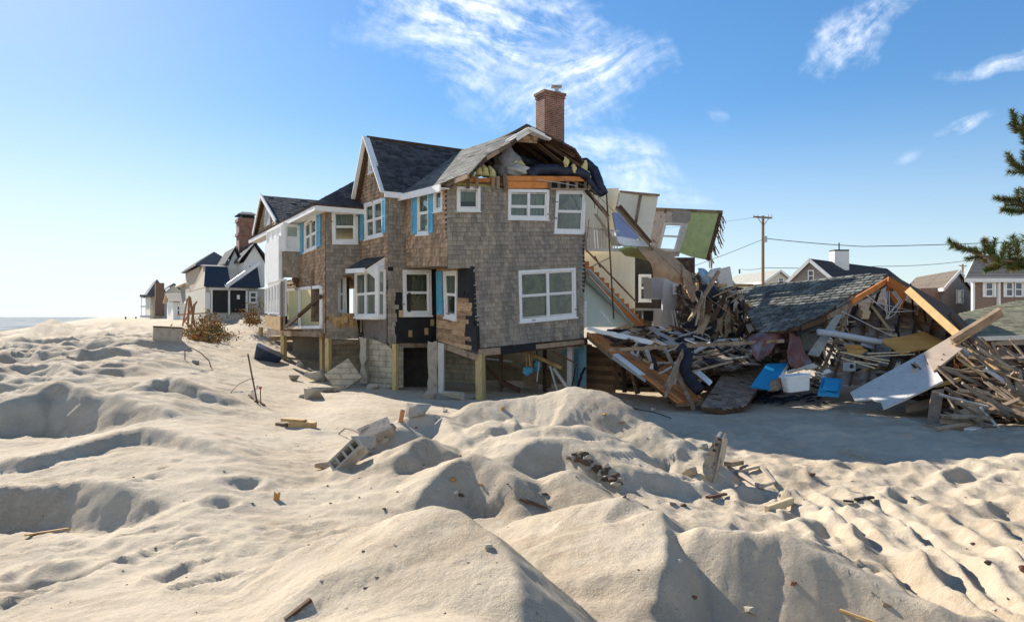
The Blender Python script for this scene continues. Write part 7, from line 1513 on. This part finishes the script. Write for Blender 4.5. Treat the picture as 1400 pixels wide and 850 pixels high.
# ---------------------------------------------------------------- wooden frame, concrete box and wreckage by the dead shrub
for i, (a, b) in enumerate((((250, 445, 38), (256, 410, 38)), ((257, 446, 37.5), (259, 406, 38)), ((266, 445, 37.5), (260, 408, 38)), ((252, 440, 38), (268, 414, 38)), ((262, 446, 37), (266, 416, 38)), ((246, 430, 38), (282, 428, 38)))):
    board(a, b, .11, .06, mat('rusty_plank', (.34, .17, .08), .9, .25), 'rust brown plank in the propped frame behind the dead shrub', 'plank', 'plank', 'rust brown planks of the propped frame', col=.7)
cb_ = ray_ground(222, 465, 20, 45); rot = Matrix.Rotation(.5, 3, 'Z') @ Matrix.Rotation(.06, 3, 'Y'); mb = MB(); mb.box(cb_ + Vector((0, .4, .05)), (1.1, .8, .9), rot); ccx = empty('concrete_box', cb_, 'weathered concrete box half buried in the sand left of the dead shrub', 'concrete box'); mb.build('body', concrete, ccx); mb = MB(); mb.box(cb_ + Vector((.02, .4, .53)), (1.1, .8, .06), rot); mb.build('lid', wood_dark, ccx)
for i, (x, y) in enumerate(((172, 434), (186, 433))): g = ray_ground(x, y + 2, 40, 120); mb = MB(); mb.tube([g - Vector((0, 0, .3)), g + Vector((0, 0, .35))], .12, 6); tag(mb.build('stake', wood_dark), 'short dark stake on the far dune crest below the cream house', 'stake', 'stakes on the far dune crest')

# ---------------------------------------------------------------- rubble, blocks and small finds on the sand
def stone(px, py, s, label, m=None, seed=0, g_=None, dz=.3, group=None, name='stone', cat='stone', on=(3, 45)):
    g = ray_ground(px, py, *on) if g_ is None else g_; r = random.Random(seed); bm = bmesh.new()
    for k in range(13): bm.verts.new([r.uniform(-1, 1) * s[i] for i in range(3)])
    bmesh.ops.convex_hull(bm, input=bm.verts); bm.verts.ensure_lookup_table(); bmesh.ops.delete(bm, geom=[v for v in bm.verts if not v.link_faces], context='VERTS'); bm.verts.index_update(); mb = MB(); mb.v = [g + Vector((0, 0, s[2] * dz)) + v.co for v in bm.verts]; mb.f = [tuple(v.index for v in f.verts) for f in bm.faces]; mb.c = [.5] * len(mb.f); mb.mi = [0] * len(mb.f); bm.free()
    return tag(mb.build(name, m or concrete, bevel=min(s) * .08), label, cat, group)
def slabstone(px, py, size, rot, label, m=None, dz=.2, lines=0, name='concrete_slab', on=(3, 45)):
    g = ray_ground(px, py, *on); M = Matrix.Rotation(rot[2], 3, 'Z') @ Matrix.Rotation(rot[1], 3, 'Y') @ Matrix.Rotation(rot[0], 3, 'X'); mb = MB(); mb.box(g + Vector((0, 0, dz)), size, M)
    o = mb.build(name, m or concrete, bevel=.015); return tag(o, label, 'concrete slab' if 'slab' in name else 'block')
def hollow_block(g, size, n, M, label, m, name='hollow_block'):
    """block with n open cells on its +y face"""
    sx_, sy_, sz_ = size; mb = MB(); t = .035; W2 = sx_ / n; add = lambda c, s: mb.box(g + M @ Vector(c), s, M, random.random())
    add((0, 0, sz_ / 2 - t / 2), (sx_, sy_, t)); add((0, 0, -sz_ / 2 + t / 2), (sx_, sy_, t))
    for k in range(n + 1): add((-sx_ / 2 + W2 * k + (t / 2 if k == 0 else -t / 2 if k == n else 0), 0, 0), (t, sy_ - .004, sz_ - 2 * t))
    add((0, sy_ * .3, 0), (sx_ - .01, .02, sz_ - 2 * t)); return tag(mb.build(name, m), label, 'concrete block')
old_conc = mat('old_concrete', (.34, .29, .23), .95, .25, 6, (1, 1, 1), .7, 25, col2=(.16, .13, .11), c2lo=.5, c2hi=.62, c2s=5)
# upright broken block wall piece, right of the big mound
bmk = empty('block_wall_piece', ray_ground(975, 652, 5, 14), 'upright broken concrete block wall piece standing in the sand with open cells', 'wall piece')
Yb_ = bmk.location.y; ptsF = [(966, 645), (974, 659), (978, 640), (994, 602), (992, 597), (981, 594), (976, 603), (962, 630)]
mb = MB(); mb.prism([Vector(x) for x in rag([P(961, 634, Yb_), P(962, 648, Yb_ - .1), P(974, 659, Yb_ - .1), P(984, 640, Yb_ - .05), P(989, 610, Yb_ + .05), P(988, 599, Yb_ + .1), P(979, 596, Yb_ + .1), P(973, 608, Yb_)], 3, .012)], Vector((.14, .30, .02))); mb.build('core', old_conc, bmk)
mb = MB(); mb.prism([P(974, 659, Yb_ - .12), P(980, 640, Yb_ - .1), P(988, 598, Yb_ + .02), P(994, 600, Yb_ + .1), P(990, 626, Yb_ + .1), P(981, 648, Yb_ + .02)], Vector((.03, .05, 0))); mb.build('face', concrete, bmk)
for k, (x, y) in enumerate(((983.5, 600), (979.5, 607), (976, 615))): c = P(x, y, Yb_ - .02 + k * -.03); mb = MB(); mb.box(c, (.055, .03, .04), Matrix.Rotation(.4, 3, 'Y')); mb.build('cell', dark_in, bmk)
stone(961, 612, (.12, .1, .1), 'angular pale stone behind the upright block wall piece', seed=2); stone(944, 650, (.13, .1, .1), 'rough dark lump left of the upright block wall piece', old_conc, seed=3, dz=.5)
# blocks and slabs along the left of the mound
g = ray_ground(476, 632, 6, 14); M_ = Matrix.Rotation(.25, 3, 'Z') @ Matrix.Rotation(-.75, 3, 'Y') @ Matrix.Rotation(-.9, 3, 'X'); hollow_block(g + Vector((0, 0, .08)), (.52, .2, .22), 4, M_, 'tilted hollow concrete block with four open cells on the mound\'s left slope', concrete)
slabstone(514, 600, (.52, .32, .2), (.5, -.35, .3), 'pale grey broken concrete slab resting on the mound\'s left slope', old_conc, .1); stone(496, 612, (.2, .16, .13), 'rounded tan rock between the hollow block and the grey slab', seed=5, dz=.5); stone(534, 590, (.14, .2, .12), 'long grey rock right of the grey slab', old_conc, seed=6, dz=.4); stone(528, 604, (.09, .08, .07), 'small grey rock below the long grey rock', seed=7); stone(489, 622, (.09, .08, .06), 'small round rock above the hollow block', seed=8); stone(505, 620, (.07, .06, .06), 'small pointed brown rock right of the hollow block', old_conc, seed=9)
slabstone(549, 577, (.08, .05, .26), (.1, .2, .1), 'small upright orange brick fragment on the mound', mat('orange_brick', (.48, .22, .10)), .08, name='brick_fragment'); stone(571, 566, (.24, .16, .13), 'pale angular rock on top of the stone-strewn mound', seed=11, dz=.5); stone(609, 563, (.10, .09, .08), 'small pale rock right of the angular one', seed=12); stone(444, 640, (.2, .07, .06), 'tan rock end at the foot of the hollow block', mat('tan_rock', (.42, .30, .19)), seed=13, dz=.5); stone(462, 636, (.11, .07, .07), 'tan rubble lump beside the hollow block', seed=14); stone(569, 585, (.022, .022, .02), 'tiny red stone on the mound', mat('red_bit', (.4, .07, .05)), seed=15)
# timber offcuts on the hump at left
g = ray_ground(405, 582, 10, 20)
for i, (dx, dz, ln, t) in enumerate(((0.15, .05, .55, .12), (-.05, .13, .5, .06), (-.28, .03, .28, .07))): mb = MB(); mb.beam(g + Vector((dx - ln / 2, i * .05, dz)), g + Vector((dx + ln / 2, -.1 + i * .05, dz - .02)), .16, t, col=.7 - i * .2); tag(mb.build('wood_offcut', wood_new if i < 2 else wood_old), ['thick brown offcut lying on the small hump left of the mound', 'thin split offcut on top of the thick brown one', 'short yellowish offcut left of the thick brown one'][i], 'offcut')
# debris by the house's left piers
bigr = [(468, 520, (.45, .3, .3), 'broad concrete block tilted against the post'), ]
g = ray_ground(468, 531, 15, 28); mb = MB(); M_ = Matrix.Rotation(.2, 3, 'Z') @ Matrix.Rotation(-.62, 3, 'Y') @ Matrix.Rotation(-.2, 3, 'X'); mb.box(g + Vector((0, .2, .42)), (1.0, .22, .85), M_); o = tag(mb.build('block_wall_piece', block, bevel=.02), 'square piece of block wall tilted beside the yellow post', 'wall piece')
hbg = ray_ground(441, 516, 15, 30)
for i, (x, y, s, lb) in enumerate(((427, 545, (.32, .3, .26), 'squat grey concrete lump in front of the long flat stone'), (440, 535, (.75, .22, .14), 'long flat tan stone lying in front of the posts'), (432, 520, (.42, .3, .34), 'large concrete lump left of the yellow post'), (405, 520, (.26, .18, .16), 'small dark red-grey stone on open sand'), (417, 500, (.42, .25, .18), 'flat brown slab stone under the wing'), (430, 484, (.65, .4, .45), 'large broken concrete mass in shade under the wing'), (415, 479, (.4, .3, .3), 'left concrete lump under the wing'), (478, 505, (.6, .35, .28), 'broken concrete behind the tilted block wall piece'), (510, 531, (.32, .2, .13), 'flat pale stone below the foundation wall'), (588, 545, (.3, .22, .2), 'pale rock at the foot of the broken pier'), (617, 546, (.45, .26, .2), 'large jagged rock right of the broken pier'), (648, 545, (.14, .1, .08), 'small stone near the front post'), (414, 543, (.14, .1, .08), 'small stone left of the squat grey lump'), (392, 476, (.3, .2, .12), 'flat rock near the sun porch posts'), (460, 470, (.5, .3, .3), 'dim concrete lump behind the yellow post'))):
    stone(x, y, s, lb, old_conc if i % 2 else concrete, seed=40 + i, dz=.5, on=(14, 34))
tub = ray_ground(366, 492, 20, 36); mb = MB(); rbox(mb, tub + Vector((0, 0, .2)), .62, .4, -.35, .25, .72, .15, Matrix.Rotation(.5, 3, 'Y') @ Matrix.Rotation(.3, 3, 'Z')); tag(mb.build('black_tub', mat('dark_blue_plastic', (.03, .045, .075), .35, .2)), 'dark navy plastic tub tipped over beneath the sun porch', 'tub')
# bars, rods and hoops stuck in the sand
def rod(pts, r, m, label, name='rod', cat='rod'):
    mb = MB(); q = []
    for i in range(len(pts) - 1):
        for k in range(5): q.append(Vector(pts[i]).lerp(Vector(pts[i + 1]), k / 5))
    q.append(Vector(pts[-1])); mb.tube(q, r, 6); return tag(mb.build(name, m, smooth=True), label, cat)
g = ray_ground(354, 552, 10, 30); k_ = g.y / FP; rod([g - Vector((0, 0, .2)), g + Vector((-15 * k_, 0, 68 * k_))], .022, steel_dark, 'tall thin rusty rod leaning left in the sand'); g2 = ray_ground(357, 552, 10, 30); o = rod([g2 - Vector((0, 0, .1)), g2 + Vector((-.02, 0, .42))], .014, steel_dark, 'short rod with a knob right of the tall leaning rod')
mb = MB(); mb.tube([g2 + Vector((-.02, 0, .40)), g2 + Vector((-.02, 0, .47))], .04, 8); mb.build('knob', mat('red_bit', (.4, .07, .05)), o)
for i, (a, b) in enumerate((((341, 542), (361, 555)), ((345, 538), (350, 550)))): A_, B_ = ray_ground(*a, 10, 30), ray_ground(*b, 10, 30); mb = MB(); mb.beam(A_ + Vector((0, 0, .05)), B_ + Vector((0, 0, .03)), .07, .04); tag(mb.build('stick', wood_dark), ['dark stick lying at the foot of the tall rod', 'shorter dark stick behind the tall rod'][i], 'stick')
ga, gb_ = ray_ground(253, 492, 12, 40), ray_ground(289, 503, 12, 40); rod([ga, ga + Vector((0, 0, .35)), ga.lerp(gb_, .25) + Vector((0, 0, .5)), ga.lerp(gb_, .6) + Vector((0, 0, .42)), ga.lerp(gb_, .92) + Vector((0, 0, .22)), gb_], .018, steel_dark, 'bent rusty hoop arching over the sand at left', 'bent_rod')
ga, gb_ = ray_ground(263, 502, 12, 40), ray_ground(276, 494, 12, 40); stone(268, 497, (.2, .12, .1), 'small dark wedge of rock under the bent hoop', old_conc, seed=77)
A_, B_ = ray_ground(315, 537, 10, 30), ray_ground(348, 524, 10, 30); rod([A_, A_.lerp(B_, .3) + Vector((0, 0, .16)), A_.lerp(B_, .7) + Vector((0, 0, .2)), B_ + Vector((0, 0, .15))], .012, steel_dark, 'thin curved wire left of the tall rod', 'wire', 'wire')
A_, B_ = ray_ground(463, 593, 8, 20), ray_ground(497, 598, 8, 20); rod([A_, A_.lerp(B_, .3) + Vector((0, 0, .13)), A_.lerp(B_, .7) + Vector((0, 0, .1)), B_ + Vector((0, 0, .02))], .012, steel_dark, 'thin dark curved wire behind the grey concrete slab', 'wire', 'wire')
A_, B_ = ray_ground(866, 560, 12, 30), ray_ground(917, 573, 12, 30); rod([A_, A_.lerp(B_, .5) + Vector((0, .2, .03)), B_ + Vector((0, 0, .03))], .014, tar, 'thin dark cable on the shaded sand below the orange floor', 'cable', 'cable')
def lying(px0, py0, px1, py1, w_, t, m, label, name='plank', cat='plank', lift=.03, lo=3, hi=30):
    A_, B_ = ray_ground(px0, py0, lo, hi), ray_ground(px1, py1, lo, hi); mb = MB(); mb.beam(A_ + Vector((0, 0, lift)), B_ + Vector((0, 0, lift)), w_, t, col=.7); return tag(mb.build(name, m), label, cat)
lying(36, 735, 93, 726, .035, .02, wood_new, 'thin pale stake lying on the sand at the left edge', 'stake', 'stake'); lying(967, 684, 992, 679, .05, .03, steel_dark, 'short dark red bar lying right of the block wall piece', 'bar', 'bar', .04); lying(1153, 690, 1167, 689, .04, .02, tar, 'left black strip in the trampled sand', 'strip', 'strip'); lying(1170, 689, 1193, 684, .05, .03, tar, 'right black strip in the trampled sand', 'strip', 'strip', .04)
lying(1048, 700, 1083, 689, .05, .09, MATS['pale_lath'], 'pale timber end half buried in the trampled sand', 'timber', 'timber', .03); lying(995, 640, 1012, 637, .12, .07, wood_old, 'small brown offcut right of the block wall piece', 'offcut', 'offcut', .06); lying(1142, 618, 1182, 629, .015, .01, wood_new, 'thin straw-like stick on the sunlit sand edge', 'stick', 'stick')
lying(710, 686, 748, 698, .03, .03, steel_dark, 'small dark twig in the hollow behind the nearest mound', 'twig', 'twig', .03); lying(390, 850, 425, 822, .025, .02, wood_dark, 'dark root on the sand at the bottom edge', 'root', 'root', .01); lying(1148, 838, 1200, 856, .02, .015, wood_new, 'pale reed lying at the bottom right', 'reed', 'reed', .015)
g = ray_ground(377, 684, 4, 15); mb = MB(); mb.prism([g + Vector((-.03, 0, 0)), g + Vector((.04, 0, 0)), g + Vector((.05, .01, .09)), g + Vector((.02, 0, .07)), g + Vector((-.02, 0, .1))], (0, .02, 0)); tag(mb.build('scrap', mat('ochre_ply', (.52, .27, .07))), 'small ochre scrap standing in the sand left of the mounds', 'scrap')
# window frame half buried right of the block
A_, B_, C_, D_ = [ray_ground(*q, 6, 20) + Vector((0, 0, .03)) for q in ((1008, 648), (1040, 640), (1058, 662), (1040, 668))]
fr_ = empty('buried_frame', A_, 'sand-covered wooden frame lying half buried right of the block wall piece', 'frame')
for a_, b_ in ((A_, B_), (B_, C_), (C_, D_), (D_, A_)): mb = MB(); mb.beam(a_, b_, .05, .04, col=.8); mb.build('rail', mat('sandy_wood', (.42, .35, .27)), fr_)
# individual clods and chips lying on the dunes
random.seed(5); chip = [mat('dark_clod', (.10, .07, .05), .95), concrete, mat('shell_bit', (.62, .52, .42), .8), mat('brick_bit', (.22, .09, .06)), wood_old, mat('ochre_ply', (.52, .27, .07))]
spots = [(948, 818, .028, 3), (928, 768, .035, 2), (882, 692, .045, 1), (1085, 800, .028, 3), (1210, 830, .03, 4), (665, 749, .035, 1), (745, 677, .05, 0), (631, 678, .05, 0), (622, 676, .04, 2), (658, 664, .035, 5), (619, 657, .05, 5), (1361, 833, .025, 2), (1378, 819, .02, 0), (1405, 780, .06, 3), (1026, 838, .05, 1), (525, 698, .03, 0), (448, 664, .02, 0), (452, 688, .02, 0), (346, 688, .02, 0), (919, 690, .05, 4), (935, 692, .05, 0), (850, 580, .06, 4), (825, 568, .05, 5), (690, 560, .08, 5), (1350, 770, .04, 0), (1330, 745, .03, 0), (1250, 680, .04, 0), (1110, 650, .06, 0), (893, 560, .1, 2)]
for i, (x, y, s, m) in enumerate(spots): stone(x, y, (s, s * .8, s * .6), 'small clod or chip lying loose on the dunes', chip[m], seed=100 + i, dz=.25, group='small clods and chips on the dunes', name='clod', cat='clod')
for i in range(80):
    x = random.uniform(20, 1390); y = random.uniform(590, 845); s = random.uniform(.006, .014) * (1.7 if y < 700 else 1); stone(x, y, (s, s * .8, s * .6), 'small clod or chip lying loose on the dunes', random.choice(chip[:3] + [chip[0], chip[4]]), seed=200 + i, dz=.3, group='small clods and chips on the dunes', name='clod', cat='clod')
# dark crusty clods with roots in the hollow of the big mound
for i in range(40):
    t = random.random(); x = 785 + t * 60 + random.uniform(-8, 8); y = 625 + t * 40 + random.uniform(-10, 8); s = random.uniform(.03, .08); stone(x, y, (s, s * .8, s * .7), 'crusty dark clod in the bank behind the nearest mound', chip[0] if i % 3 else concrete, seed=400 + i, dz=.6, group='crusty clods in the bank of the big mound', name='crust_clod', cat='clod')
